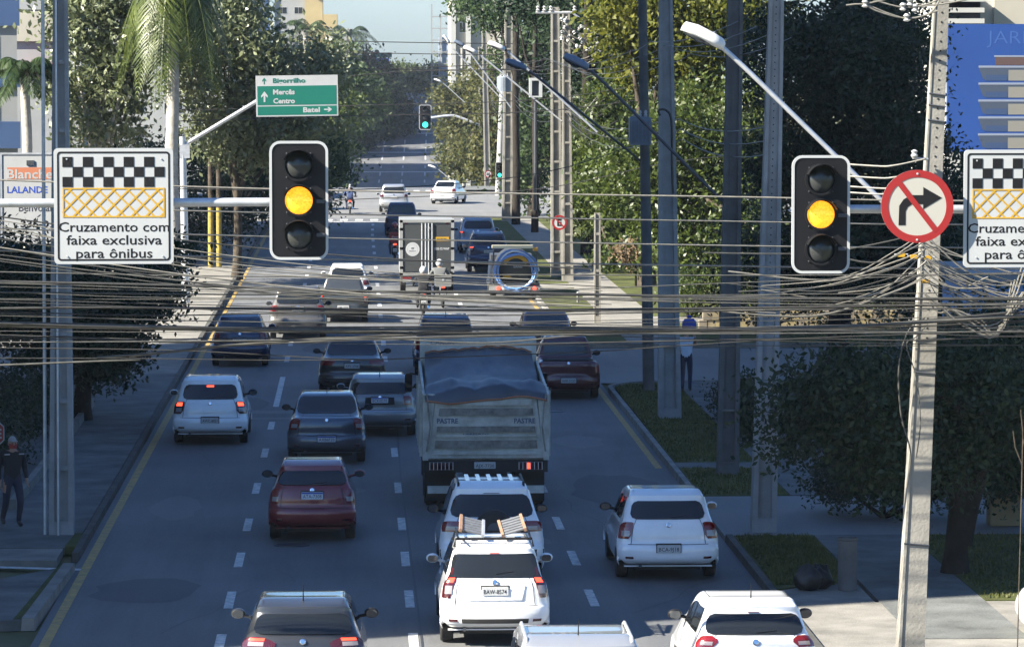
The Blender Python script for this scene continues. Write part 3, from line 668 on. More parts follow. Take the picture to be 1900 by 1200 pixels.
    for sg in (-1, 1):
        b = MB(); x0 = sg * (hw - .12); b.tube([(x0, ym, 1.0), (sg * (hw + .0), ym + .02, 1.02)], .025, 6)
        Mx = Matrix.Translation((sg * (hw + .065), ym, 1.05)) @ Matrix.Diagonal((.105, .075, .075, 1))
        b.lathe([(math.cos(a) * 1.0, math.sin(a)) for a in np.linspace(-1.5, 1.5, 8)], 12, Mx); o = b.obj('mirror', body if cat == 'car' and random.random() < .5 else M_BLACK, t, 1.0)
        q = MB(); q.prism(rrect(sg * (hw + .065) - .075, sg * (hw + .065) + .075, 1.05 - .05, 1.05 + .05, .04, 4), XZ, ym - .08, ym - .07); q.obj('mirror_glass', M_GLASS_CLEAR, o)
    # wheels
    r = .30 if kind not in ('suv',) else .335
    for y in (.78 if kind != 'mini' else .6, L - .82):
        for sg in (-1, 1): wheel(t, sg * (hw - .115), y, r, .195)
    if rails:
        for sg in (-1, 1):
            b = MB(); x = sg * (s.at(T('r1'))[0][2] - .06); y0 = s.at(T('r0'))[0][0]
            b.tube([(x, y0 + .12, H - .03), (x, y0 + .2, H + .03), (x, y0 + 1.5, H + .035), (x, y0 + 1.7, H - .02)], .022, 6); b.obj('roof_rail', rails if not isinstance(rails, bool) else M_GALV, t)
    if antenna:
        b = MB(); y = s.at(T('r0'))[0][0] + (.25 if antenna is True else antenna); b.tube([(0, y, H - .01), (0, y - .06, H + .25)], [.012, .004], 5); b.obj('antenna', M_BLACK, t)
    if cover:
        b = MB(); s.patch(b, [(T('d0') + .08, -.88, .88), (T('d0') + .96, -.88, .88)], .01, 8, 4); b.obj('bed_cover', cover, t)
    if detail:
        b = MB(); b.tube([(-hw * .55, .10, .27), (-hw * .55, .4, .27)], .028, 8); b.obj('exhaust', M_STEEL_DARK, t)
    t['half_width'] = hw
    return t, s
WHITE = paint('white', (0.72, 0.73, 0.74)); SILVER = paint('silver', (0.42, 0.43, 0.44), .6, .35); REDP = paint('dark_red', (0.16, 0.008, 0.012), .2)
GREYP = paint('graphite', (0.036, 0.038, 0.041), .4, .3); BLKP = paint('black', (0.010, 0.010, 0.012)); SLATE = paint('slate_blue', (0.075, 0.09, 0.115), .5, .3)
BLUEP = paint('blue_grey', (0.20, 0.25, 0.33), .3); NAVY = paint('navy', (0.012, 0.022, 0.06), .3); MINIG = paint('mini_grey', (0.16, 0.17, 0.18), .4)
WINE = paint('wine', (0.075, 0.008, 0.012), .2); TAUPE = paint('taupe', (0.095, 0.092, 0.088), .4, .35); DGREEN = paint('dark_olive', (0.055, 0.058, 0.055), .4)
BRIGHTRED = paint('red', (0.45, 0.012, 0.012))

# near row
ARGO = [(5.2, .42, .96), (5.45, .40, .97), (5.85, .62, .97), (6.15, .74, .96), (6.3, .82, .94)]
car('grey_hatchback', 'graphite grey hatchback with slim lit tail lights at the bottom left', XD(560, 51), 50.7, 'hatch', 4.0, 1.75, 1.43, GREYP, None, [(5.5, .46, .97), (5.95, .44, .985), (6.5, .56, .98), (6.9, .74, .96)], True, wiper=False, tr=.25, glass_u=.90,
    trims=[('lower_tailgate_band', [('g0', .1, -.7, .7), ('g0', .5, -.7, .7)], M_BLACK_MATT, .006)], antenna=.2)
tw, sw = car('white_estate_car', 'sunlit white estate car carrying a folded ladder rack on its roof', XD(917, 56.8), 56.4, 'wagon', 4.25, 1.66, 1.50, WHITE, 'BAW-8574', [(4.6, .84, .985), (5.4, .80, .985), (6.4, .77, .98), (7.2, .80, .96), (7.42, .84, .94)], True, plate_t=5.25, glass_u=.965, brk3=8.02, tr=.245,
    trims=[('plate_garnish', [('g0', .45, -.50, .50), ('g1', .75, -.58, .58)], WHITE, .012), ('bumper_vent', [('b1', .05, -.62, .62), ('b1', .62, -.62, .62)], M_BLACK_MATT, .008)], glass_rows=[(7.04, -.93, .93), (7.3, -.955, .955), (7.85, -.955, .955), (7.97, -.93, .93)])
car('silver_suv', 'silver car roof with rails and antenna cut by the bottom edge', XD(1075, 46.6), 46.0, 'suv', 4.2, 1.78, 1.60, SILVER, None, None, True, rails=True, antenna=.35, tr=.17, brk3=8.1, seam=False)
car('white_hatchback', 'sunlit white rounded hatchback at the bottom right', XD(1398, 51), 50.4, 'hatch', 3.94, 1.71, 1.44, WHITE, None, [(5.6, .72, .985), (6.1, .64, .99), (6.7, .66, .985), (7.05, .76, .96)], False, antenna=.3, tr=.24, brk3=8.12, glass_u=.92)
SAND = [(4.55, .80, .99), (5.0, .74, .995), (5.7, .73, .99), (6.5, .735, .985), (6.75, .78, .96)]
car('white_hatchback', 'white hatchback in shade with dark tail lights, alone in the right lane', XD(1236, 64.3), 63.6, 'hatch', 4.06, 1.74, 1.475, WHITE, 'BCA-9J18', SAND, False, plate_t=2.75, tr=.235, glass_u=.86, antenna=False, seam=True)
te, se = car('white_suv', 'white compact SUV with spare wheel on its tailgate behind the dump truck', XD(910, 64), 63.2, 'suv', 4.1, 1.77, 1.66, WHITE, None, [(5.1, .62, .97), (5.45, .53, .985), (6.15, .55, .985), (6.5, .70, .97)], False, rails=M_BLACK, clad=('b2', .6), tr=.27, glass_u=.93, wiper=False, brk3=None, badge=False)
b = MB(); Mx = Matrix.Translation((.03, -.10, .98)) @ Matrix.Rotation(math.pi / 2, 4, 'X'); b.lathe([(.16, -.1), (.30, -.1), (.335, -.05), (.335, .06), (.28, .10), (.2, .10)], 26, Mx); o = b.obj('spare_wheel', M_RUBBER, te, 0.5)
b = MB(); b.lathe([(.2, .06), (.2, .09), (.05, .11)], 20, Mx); b.obj('rim', M_STEEL_DARK, o)
for k in range(5):
    b = MB(); x = -.38 + .19 * k; b.box(x - .035, x + .035, .6, 2.2, 1.652, 1.672); b.obj('roof_rib', WHITE, te)
b = MB(); se.patch(b, [(8.0, -.22, .22), (8.14, -.18, .18)], .02, 4, 2); b.obj('high_brake_lamp', M_TAIL_DARK, te)
# load on the estate car's roof: a separate rack with two folded step ladders
rk = thing('roof_rack', 'black roof rack on the white estate car', 'roof rack', (tw.location.x, tw.location.y, 1.52))
for y in (.62, 1.5):
    b = MB(); b.tube([(-.60, y, -.05), (-.58, y, .07), (.58, y, .07), (.60, y, -.05)], .02, 6); b.obj('crossbar', M_BLACK, rk)
for x in (-.55, .55): b = MB(); b.tube([(x, .45, .105), (x, 1.7, .105)], .014, 6); b.obj('side_rail', M_BLACK, rk)
M_LADDER = mat('dull_aluminium', (0.16, 0.165, 0.17), .5, .3, var=.3, vscale=9)
M_WOODY = mat('raw_wood', (0.24, 0.14, 0.085), 0.8, var=.3, vscale=8)
for lab, x0, ang, mm in (('folded aluminium step ladder with pale rails on the roof rack', -.34, R(14), M_GALV), ('folded wooden-edged step ladder leaning on the roof rack', .32, R(-16), M_WOODY)):
    ldr = thing('step_ladder', lab, 'ladder', (tw.location.x + x0, tw.location.y + .65, 1.65), 0, 'ladders on the roof rack'); ldr.rotation_euler = (R(9), ang, 0); ldr.scale = (.88, .88, .88)
    for sx in (-.20, .20):
        b = MB(); b.box(sx - .025, sx + .025, 0, .95, 0, .06); b.obj('rail', M_WOODY if mm is M_WOODY or sx < 0 else M_GALV, ldr)
    for k in range(6): b = MB(); b.box(-.175, .175, .05 + .155 * k, .15 + .155 * k, .015, .04); b.obj('tread', M_LADDER, ldr)
# second row
car('red_hatchback', 'dark red hatchback with blue-lit roof in the second lane', XD(579, 70), 69.2, 'hatch', 3.62, 1.62, 1.42, REDP, 'ATA-7308', [(4.5, .80, .97), (5.1, .76, .985), (5.9, .76, .98), (6.4, .82, .95)], False, plate_t=5.45, tr=.24, glass_u=.93, white_plate=True)
car('slate_sedan', 'slate blue-grey sedan ahead of the red hatchback', XD(606, 84), 83.0, 'sedan', 4.29, 1.74, 1.48, SLATE, 'AXB6F20', [(4.7, .80, .98), (5.3, .72, .985), (6.1, .72, .98), (6.7, .80, .96)], False, plate_t=2.75, white_plate=True, tr=.27, glass_u=.94, wiper=False, antenna=.1)
car('grey_mini_hatchback', 'small grey retro hatchback with square tail lights beside the slate sedan', XD(704, 90), 89.2, 'mini', 3.85, 1.73, 1.42, MINIG, 'BCK0D70', [(4.75, .70, .90), (5.3, .68, .92), (6.2, .69, .91), (6.6, .72, .88)], False, plate_t=5.6, white_plate=True, tr=.24, glass_u=.90, antenna=.1,
    trims=[('chrome_strip', [('b3', .2, -.9, .9), ('b3', .4, -.9, .9)], M_CHROME, .006), ('plate_panel', [('g0', .8, -.42, .42), ('g2', .2, -.42, .42)], M_BLACK, .006)])
car('white_hatchback', 'white hatchback with lit brake lights in the leftmost lane', XD(391, 88.2), 87.4, 'hatch', 4.06, 1.74, 1.52, WHITE, 'AWC-8051', SAND, True, plate_t=2.85, brk3=7.82, tr=.235)
car('black_sedan', 'black sedan half in sunlight beyond the retro hatchback', XD(653, 101), 100.2, 'sedan', 4.5, 1.80, 1.46, BLKP, 'AYV-2768', [(5.2, .62, .98), (5.6, .52, .985), (6.2, .55, .985), (6.6, .7, .97)], False, plate_t=5.1, tr=.30, glass_u=.92, wiper=False, dual=False, trims=[('chrome_strip', [('b2', .2, -.93, .93), ('b2', .35, -.93, .93)], M_CHROME, .006)])
car('navy_hatchback', 'dark navy hatchback beside the left kerb at the shadow edge', XD(446, 111.5), 110.6, 'hatch', 3.9, 1.68, 1.48, NAVY, 'AOB-4411', None, False, plate_t=4.9, tr=.26, glass=M_GLASS_CLEAR, dual=False)
car('taupe_suv', 'taupe SUV with glinting tail lamp in sunlight behind the cables', XD(553, 122.5), 121.6, 'suv', 4.35, 1.84, 1.66, TAUPE, 'AQX-8813', [(5.2, .80, .98), (5.8, .74, .985), (6.8, .78, .96)], False, plate_t=5.7, tr=.26)
car('dark_pickup', 'dark olive small pickup with a lit brake lamp behind the white hatchback', XD(637, 130.5), 129.6, 'pickup', 4.45, 1.71, 1.53, DGREEN, 'AML-2030', [(4.4, .86, .985), (5.2, .84, .985), (6.3, .86, .97)], True, plate_t=2.6, glass=M_GLASS_CLEAR, wiper=False, cat='pickup', cover=M_BLACK_MATT, badge=False, tr=.28)
car('white_hatchback', 'sunlit older white hatchback ahead of the dark olive pickup', XD(645, 141), 140, 'hatch', 3.9, 1.66, 1.46, WHITE, 'DKX-5502', [(4.5, .76, .985), (5.2, .72, .985), (5.6, .76, .97)], False, plate_t=2.8, antenna=.3, tr=.25, dual=False)
car('blue_suv', 'dark blue SUV roof showing in front of the dump truck', XD(826, 108), 107, 'suv', 4.3, 1.80, 1.68, NAVY, None, None, False, tr=.24, antenna=.1, dual=False)
car('wine_pickup', 'wine red small pickup to the right of the dump truck', XD(1052, 100), 99.2, 'pickup', 4.4, 1.68, 1.56, WINE, 'ARR-3120', [(4.4, .88, .985), (5.2, .86, .985), (6.2, .88, .97)], False, plate_t=2.2, cat='pickup', cover=M_BLACK_MATT, glass=M_GLASS_CLEAR, wiper=False, tr=.27, dual=False)
car('wine_sedan', 'dark wine sedan roof ahead of the wine red pickup', XD(1013, 112), 111, 'sedan', 4.3, 1.72, 1.50, WINE, 'AKV-7092', None, False, tr=.24, glass=M_GLASS_CLEAR, wiper=False, dual=False)
car('blue_grey_suv', 'pale blue SUV with lit tail lights beyond the box truck', XD(886, 180), 179, 'suv', 4.3, 1.82, 1.67, BLUEP, 'BAA-1133', [(5.2, .78, .985), (5.9, .78, .985)], True, tr=.25)
car('dark_suv', 'dark blue SUV with red lights ahead of the hose truck', XD(905, 163), 162, 'suv', 4.3, 1.82, 1.68, NAVY, 'AZT-6020', [(5.2, .74, .985), (6.2, .70, .985), (6.9, .84, .97)], True, rails=True, tr=.25)
car('blue_pickup', 'dark blue pickup with black mirrors past the shaded stretch', XD(746, 199), 198, 'pickup', 4.6, 1.8, 1.70, NAVY, None, [(4.4, .86, .985), (5.2, .84, .985), (6.3, .86, .97)], True, cat='pickup', cover=NAVY, wiper=False, tr=.26, dual=False)
car('silver_suv', 'silver SUV crossing the far sunlit junction', XD(731, 232), 231, 'suv', 4.2, 1.80, 1.66, SILVER, 'AVN-1515', [(5.2, .74, .985), (6.5, .78, .97)], True, tr=.25, dual=False)
car('white_sedan', 'white sedan on the right of the far sunlit junction', XD(821, 246), 245, 'sedan', 4.3, 1.74, 1.48, WHITE, None, None, False, wiper=False, rz=R(-12), tr=.26, dual=False)
car('red_hatchback', 'tiny red car on the far hill crest', XD(727, 590), 590, 'hatch', 3.9, 1.7, 1.5, BRIGHTRED, None, None, False, wiper=False, tr=.26, dual=False, detail=False)
car('dark_hatchback', 'dark car with a red lamp mostly hidden behind the left traffic light', XD(592, 236), 235, 'hatch', 3.9, 1.7, 1.5, NAVY, None, None, True, wiper=False, tr=.26, dual=False, detail=False)
car('white_hatchback', 'white car nose parked at the far right edge of the photo', XD(1882, 57.5) + 4.0, 57.5, 'hatch', 4.0, 1.72, 1.5, WHITE, None, None, False, wiper=False, tr=.26, rz=R(100), detail=False)

# ------------------------------------------------------------------ trucks
M_TRUCKW = mat('worn_truck_white', (0.50, 0.50, 0.45), 0.6, var=0.4, vscale=2.2, grime=(0.27, 0.26, 0.22))
M_TARP = mat('blue_tarpaulin', (0.045, 0.055, 0.075), 0.42, var=0.35, vscale=1.5, spec=0.5)
M_RUST = mat('dirty_steel', (0.24, 0.235, 0.21), 0.8, var=0.5, vscale=5, grime=(0.12, 0.10, 0.08))
M_ORANGE = mat('orange_edging', (0.35, 0.13, 0.06), 0.7)
M_TRUCKLET = mat('faded_blue_lettering', (0.08, 0.11, 0.17), 0.6)
dt = thing('dump_truck', 'worn white dump truck with a blue tarpaulin over its load', 'truck', (XD(900, 74.5), 74.0, 0.008))
b = MB(); b.hexa([(-1.14, 0.02, 1.06), (1.14, 0.02, 1.06), (1.14, .10, 1.06), (-1.14, .10, 1.06), (-.99, -.14, 2.28), (.99, -.14, 2.28), (.99, -.04, 2.28), (-.99, -.04, 2.28)]); gate = b.obj('tailgate', M_TRUCKW, dt)
def gx(z): return 1.14 - .15 * (z - 1.06) / 1.22
def gy(z): return .02 - .16 * (z - 1.06) / 1.22
for z0, z1, mm in ((1.14, 1.2, M_TRUCKW), (1.26, 1.42, M_RUST), (1.49, 1.53, M_TRUCKW), (1.58, 1.70, M_RUST), (1.92, 2.06, M_RUST), (2.12, 2.24, M_TRUCKW)):
    b = MB(); b.hexa([(-gx(z0) + .1, gy(z0) - .05, z0), (gx(z0) - .1, gy(z0) - .05, z0), (gx(z0) - .1, gy(z0) + .01, z0), (-gx(z0) + .1, gy(z0) + .01, z0), (-gx(z1) + .1, gy(z1) - .05, z1), (gx(z1) - .1, gy(z1) - .05, z1), (gx(z1) - .1, gy(z1) + .01, z1), (-gx(z1) + .1, gy(z1) + .01, z1)]); b.obj('rib', mm, gate)
for x in (-.76, .76): text('maker_lettering', 'PASTRE', M_TRUCKLET, gate, x, 1.81, gy(1.81) - .012, h=.095, width=.42, bold=.03)
text('small_lettering', 'LIBRELATO', M_TRUCKLET, gate, -.2, 1.55, gy(1.55) - .056, h=.03, width=.5)
for sg in (-1, 1):
    b = MB(); b.hexa([(sg * 1.14, .0, 1.02), (sg * 1.25, .0, 1.02), (sg * 1.25, .16, 1.02), (sg * 1.14, .16, 1.02), (sg * 1.0, -.16, 2.34), (sg * 1.24, -.16, 2.34), (sg * 1.24, .1, 2.34), (sg * 1.0, .1, 2.34)]); b.obj('corner_post', M_TRUCKW, dt)
    b = MB(); b.hexa([(sg * 1.20, .12, 1.05), (sg * 1.25, .12, 1.05), (sg * 1.25, 4.8, 1.05), (sg * 1.20, 4.8, 1.05), (sg * 1.20, .08, 2.34), (sg * 1.25, .08, 2.34), (sg * 1.25, 4.8, 2.62), (sg * 1.20, 4.8, 2.62)]); b.obj('side_wall', M_TRUCKW, dt)
    for k in range(6): b = MB(); b.box(sg * 1.252, sg * 1.30, .5 + .75 * k, .6 + .75 * k, 1.05, 2.35); b.obj('side_stake', M_TRUCKW, dt)
    b = MB(); b.tube([(sg * 1.17, -.06, 1.2), (sg * 1.1, -.2, 1.7), (sg * 1.17, -.20, 2.35)], .018, 6); b.obj('gate_arm', M_RUST, dt)
b = MB(); b.box(-1.22, 1.22, 4.75, 4.9, 1.05, 3.10); b.box(-1.22, 1.22, 4.9, 5.5, 3.0, 3.08); b.obj('headboard', M_TRUCKW, dt)
text('headboard_lettering', 'CARGA', M_TRUCKLET, dt, -.75, 3.0, 4.742, h=.06, width=.5)
b = MB(); b.box(-1.2, 1.2, .1, 4.75, 1.02, 1.1); b.obj('bed_floor', M_RUST, dt)
# tarpaulin sagging from the headboard over the load and the tailgate
rows = []
for i in range(34):
    f = i / 33.0; y = 4.72 - f * 4.86
    r_ = []
    for j in range(33):
        u = j / 16.0 - 1; hwid = 1.12 + .08 * f
        base = 2.84 - .40 * min(1, f / .5) + .13 * math.exp(-((f - .86) / .10) ** 2)
        z = base - (.10 + .14 * f) * abs(u) ** 3.0 + .05 * f * math.sin(3.1 * u + 5 * f) + .035 * math.sin(9 * u - 7 * f) * f + .03 * math.sin(14 * f + 3 * u) + .028 * abs(math.sin(9 * u + 8 * f)) + .02 * abs(math.sin(17 * u - 13 * f))
        z += .10 * max(0, math.sin(6.0 * u + 1.2)) * (f > .6) * (f - .6)
        r_.append((u * hwid, y, z))
    rows.append(r_)
hang = [(p[0] * 1.0, -.20 - .015 * math.sin(7 * p[0]), 2.20 + .05 * math.sin(2.3 * p[0] + .6) + .06 * max(0, math.sin(3 * p[0] - .9))) for p in rows[-1]]
b = MB(); b.grid(rows + [[(p[0], -.19, p[2] - .03) for p in rows[-1]], hang]); b.obj('tarpaulin', M_TARP, dt, 1.2)
b = MB(); b.tube([(p[0], p[1] - .01, p[2]) for p in hang], .018, 5); b.obj('tarpaulin_edging', M_ORANGE, dt)
b = MB(); b.tube([(p[0], p[1] - .01, p[2] + .03) for p in rows[0]], .018, 5); b.obj('tarpaulin_edging', M_ORANGE, dt)
b = MB(); b.box(-.42, .42, .2, 7.0, .62, 1.0); b.obj('chassis', M_BLACK_MATT, dt)
b = MB(); b.box(-1.22, 1.22, .05, .13, .78, 1.02); b.obj('rear_panel', M_BLACK_MATT, dt)
for sg in (-1, 1):
    b = MB(); b.box(sg * .88 - .24, sg * .88 + .24, .0, .05, .83, .99); hs = b.obj('lamp_cluster', M_STEEL_DARK, dt)
    for k in range(6):
        q = MB(); x = sg * .88 - .19 + .076 * k; q.box(x - .028, x + .028, -.02, .0, .85, .97); q.obj('lamp', M_BRAKE if (sg > 0 and k == 2) else M_TAIL_DARK, hs)
    for k in range(7):
        q = MB(); x = sg * .88 - .228 + .076 * k; q.box(x - .006, x + .006, -.035, -.02, .835, .985); q.obj('guard_bar', M_GALV, hs)
    b = MB(); b.box(sg * .88 - .3, sg * .88 + .3, .55, .58, .16, .82); b.obj('mudflap', M_BLACK_MATT, dt)
    for y in (1.35, 2.65): 
        wheel(dt, sg * 1.06, y, .50, .27); wheel(dt, sg * .74, y, .50, .27)
    wheel(dt, sg * 1.02, 6.6, .50, .28)
    b = MB(); b.tube([(sg * 1.12, 6.2, 2.2), (sg * 1.42, 6.15, 2.25)], .02, 5); b.prism(rrect(sg * 1.44 - .08, sg * 1.44 + .08, 1.85, 2.25, .05, 3), XZ, 6.1, 6.2); b.obj('mirror', M_BLACK, dt)
plate(dt, -.02, -.0, .92, 'AJX-7730', w=.42, h=.13)
b = MB(); b.box(-1.15, 1.15, .06, .2, .36, .50); b.obj('under_run_bar', M_TRUCKW, dt)
b = MB(); b.box(-1.16, 1.16, 5.6, 7.3, .7, 2.55); b.box(-1.12, 1.12, 7.3, 7.6, .7, 1.8); b.obj('cab', M_TRUCKW, dt)
b = MB(); b.box(-.8, .8, 5.57, 5.6, 1.7, 2.3); b.obj('cab_window', M_GLASS, dt)

M_GREYBOX = mat('box_dark_grey', (0.035, 0.038, 0.038), 0.55, var=.15, vscale=1.5)
M_BOXWHITE = mat('box_frame_white', (0.22, 0.225, 0.22), 0.5, var=.15, vscale=2)
bt = thing('box_truck', 'grey box truck with white door frame and a round white emblem', 'truck', (XD(792, 147.5), 147, 0.008))
b = MB(); b.box(-1.05, 1.05, .06, 4.3, .72, 2.83); b.obj('cargo_box', M_BOXWHITE, bt)
for sg in (-1, 1):
    b = MB(); b.box(sg * .53 - .40, sg * .53 + .40, .0, .06, .86, 2.68); dr = b.obj('rear_door', M_GREYBOX, bt)
    for dx in (.06, .20):
        q = MB(); q.tube([(sg * dx, -.04, .76), (sg * dx, -.04, 2.74)], .022, 6); q.obj('lock_rod', M_GALV, dr)
    for z in (1.0, 1.75, 2.5): q = MB(); q.box(sg * 1.0 - .06, sg * 1.0 + .06, -.03, .05, z - .05, z + .05); q.obj('hinge', M_GALV, dr)
    b = MB(); b.box(sg * 1.0 - .06, sg * 1.0 + .06, -.03, .08, .70, 2.86); b.obj('corner_frame', M_BOXWHITE, bt)
    b = MB(); b.box(sg * .78 - .17, sg * .78 + .17, .0, .05, .56, .66); b.obj('tail_light', M_TAIL, bt)
    b = MB(); b.box(sg * .78 - .17, sg * .78 + .17, -.005, .05, .44, .55); b.obj('reflector_board', M_SIGN_W, bt)
    for y in (1.1,): wheel(bt, sg * .93, y, .40, .22)
    wheel(bt, sg * .9, 4.9, .40, .22)
    b = MB(); b.box(sg * .8 - .06, sg * .8 + .06, .0, .05, 2.70, 2.80); b.obj('marker_lamp', M_TAIL, bt)
b = MB(); b.box(-1.06, 1.06, -.03, .08, 2.76, 2.87); b.obj('header_frame', M_BOXWHITE, bt)
b = MB(); b.box(-1.06, 1.06, -.03, .08, .70, .80); b.obj('sill_frame', M_BOXWHITE, bt)
b = MB(); ring(b, -.56, 1.72, .20, .27, -.008, .0); b.obj('emblem_ring', M_SIGN_W, bt)
b = MB(); b.prism(circle(-.56, 1.72, .195, 24), XZ, -.006, .0); b.obj('emblem_disc', M_SIGN_W, bt)
b = MB(); b.prism([(-.62, 1.78), (-.50, 1.78), (-.53, 1.72), (-.56, 1.76), (-.59, 1.72)], XZ, -.011, -.006); b.obj('emblem_mark', M_INK, bt)
text('emblem_lettering', 'MUDANCAS', M_INK, bt, -.56, 1.65, -.012, h=.04, width=.26)
b = MB(); b.box(.3, .86, -.008, 0, 2.03, 2.20); b.obj('yellow_label', M_SIGN_YEL, bt); text('label_lettering', 'ALUGUEL', M_INK, bt, .58, 2.115, -.012, h=.07, width=.4)
text('phone_lettering', '3333-72 WAP', M_SIGN_W, bt, .57, 1.74, -.008, h=.085, width=.6, bold=.04)
b = MB(); b.box(-.4, .4, .1, 5.8, .40, .70); b.obj('chassis', M_BLACK_MATT, bt)
b = MB(); b.box(-.98, .98, 4.5, 5.9, .45, 2.1); b.obj('cab', M_BOXWHITE, bt)
plate(bt, .45, -.02, .38, 'BEE-7702', w=.40, h=.13)

M_HOSE = mat('blue_hose', (0.13, 0.25, 0.52), 0.45, var=.3, vscale=3); M_HOSEW = mat('pale_hose', (0.55, 0.58, 0.60), 0.45)
M_TANK = mat('tank_dark', (0.03, 0.033, 0.032), 0.5); M_CREAMP = mat('cream_panel', (0.66, 0.60, 0.42), 0.6)
tk = thing('hose_truck', 'small tank truck with coiled blue hoses and a cream roof panel', 'truck', (XD(954, 143.5), 143, 0.008))
b = MB(); b.lathe([(.05, -.02), (.55, 0), (.70, .10), (.72, .2), (.72, 2.6)], 28, Matrix.Translation((.04, 0.08, 1.16)) @ Matrix.Rotation(-math.pi / 2, 4, 'X')); b.obj('tank', M_TANK, tk, 0.6)
def torus_pts(cx, cz, y, rx, rz, n=30, a0=0, a1=360): return [(cx + rx * math.cos(R(a0 + (a1 - a0) * i / n)), y, cz + rz * math.sin(R(a0 + (a1 - a0) * i / n))) for i in range(n + 1)]
for k, (rx, rz, y, mm) in enumerate(((.80, .72, .0, M_HOSE), (.72, .70, -.05, M_HOSEW), (.85, .74, .06, M_HOSEW), (.77, .66, -.10, M_HOSE), (.66, .74, -.08, M_HOSE))):
    b = MB(); b.tube([(p[0] + .03 * math.sin(.7 * i_ + k), p[1], p[2] - .03 * k + .03 * math.cos(.9 * i_ + k)) for i_, p in enumerate(torus_pts(.04, 1.14, y, rx, rz, 22))], .042, 7, False); b.obj('hose_coil', mm, tk, 1.0)
b = MB(); b.tube(smooth_pts([(-.1, -.06, .44), (.1, -.12, .36), (.25, -.1, .22), (.45, -.05, .25), (.6, 0, .4)]), .04, 7); b.obj('loose_hose', M_HOSE, tk)
arcp = torus_pts(.04, 1.16, -.04, .55, .55, 16, 25, 155); arcq = torus_pts(.04, 1.16, -.04, .40, .40, 16, 25, 155)
b = MB(); b.grid([arcp, arcq]); b.obj('yellow_arc', M_SIGN_YEL, tk)
b = MB(); b.prism([(-.45, .90), (-.2, .90), (-.1, .84), (-.45, .84)], XZ, -.05, -.03); b.obj('yellow_mark', M_SIGN_YEL, tk)
text('tank_lettering', 'SANE', M_SIGN_W, tk, .12, 1.24, -.05, h=.07, width=.34)
b = MB(); b.box(-.86, .70, -.05, .30, 1.94, 2.05); b.obj('roof_panel', M_CREAMP, tk)
b = MB(); b.box(.70, .88, -.05, .3, 1.84, 1.96); b.obj('beacon_box', mat('orange_box', (0.6, 0.3, 0.05), .6), tk)
b = MB(); b.tube([(-.98, .02, .62), (-.92, .02, 1.5)], .07, 10); b.obj('white_post', M_SIGN_W, tk)
for x in (-.8, .84): b = MB(); b.tube([(x, .1, .6), (x, .1, 1.92)], .03, 6); b.obj('frame_post', M_STEEL_DARK, tk)
b = MB(); b.box(-.98, .95, -.02, 2.8, .48, .62); b.obj('bed', M_STEEL_DARK, tk)
b = MB(); b.box(-.98, .95, -.04, .02, .30, .52); b.obj('rear_beam', M_CONC_GREY, tk)
for x, mm in ((-.62, M_BRAKE), (-.42, M_SIGN_W), (.55, M_SIGN_W), (.75, M_BRAKE)):
    b = MB(); b.lathe([(.075, 0), (.075, .05), (.03, .06)], 14, Matrix.Translation((x, -.04, .42)) @ Matrix.Rotation(math.pi / 2, 4, 'X')); b.obj('tail_light', mm, tk)
for sg in (-1, 1):
    wheel(tk, sg * .80, .9, .34, .22); wheel(tk, sg * .8, 3.6, .34, .2)
b = MB(); b.box(-.80, .80, 2.9, 4.6, .4, 1.55); b.obj('cab', M_STEEL_DARK, tk)

# ------------------------------------------------------------------ people and motorcycles
def skinned(name, J, E, root, mats, parent=None, sub=2):
    """J: name -> (x, y, z, r, material index); E: joint pairs; one continuous skinned surface"""
    keys = list(J); me = bpy.data.meshes.new(name); me.from_pydata([J[k][:3] for k in keys], [(keys.index(a), keys.index(b_)) for a, b_ in E], [])
    o = bpy.data.objects.new(name, me); COL.objects.link(o)
    md = o.modifiers.new('skin', 'SKIN'); md.use_smooth_shade = True
    for i, k in enumerate(keys):
        sv = me.skin_vertices[0].data[i]; r = J[k][3]; sv.radius = (r, r) if not isinstance(r, tuple) else r; sv.use_root = (k == root)
    sd = o.modifiers.new('sub', 'SUBSURF'); sd.levels = sub; sd.render_levels = sub
    bpy.context.view_layer.update()
    m2 = bpy.data.meshes.new_from_object(o.evaluated_get(bpy.context.evaluated_depsgraph_get()))
    bpy.data.objects.remove(o)
    segs = [(np.array(J[a][:3]), np.array(J[b_][:3]), J[b_][4]) for a, b_ in E]
    for x in mats: m2.materials.append(x)
    for p in m2.polygons:
        c = np.array(p.center); best = 1e9
        for A, B, mi in segs:
            ab = B - A; tt = np.clip(np.dot(c - A, ab) / max(1e-9, np.dot(ab, ab)), 0, 1); dd = np.linalg.norm(c - A - tt * ab)
            if dd < best: best = dd; p.material_index = mi
        p.use_smooth = True
    o = bpy.data.objects.new(name, m2); COL.objects.link(o)
    if parent: o.parent = parent
    return o
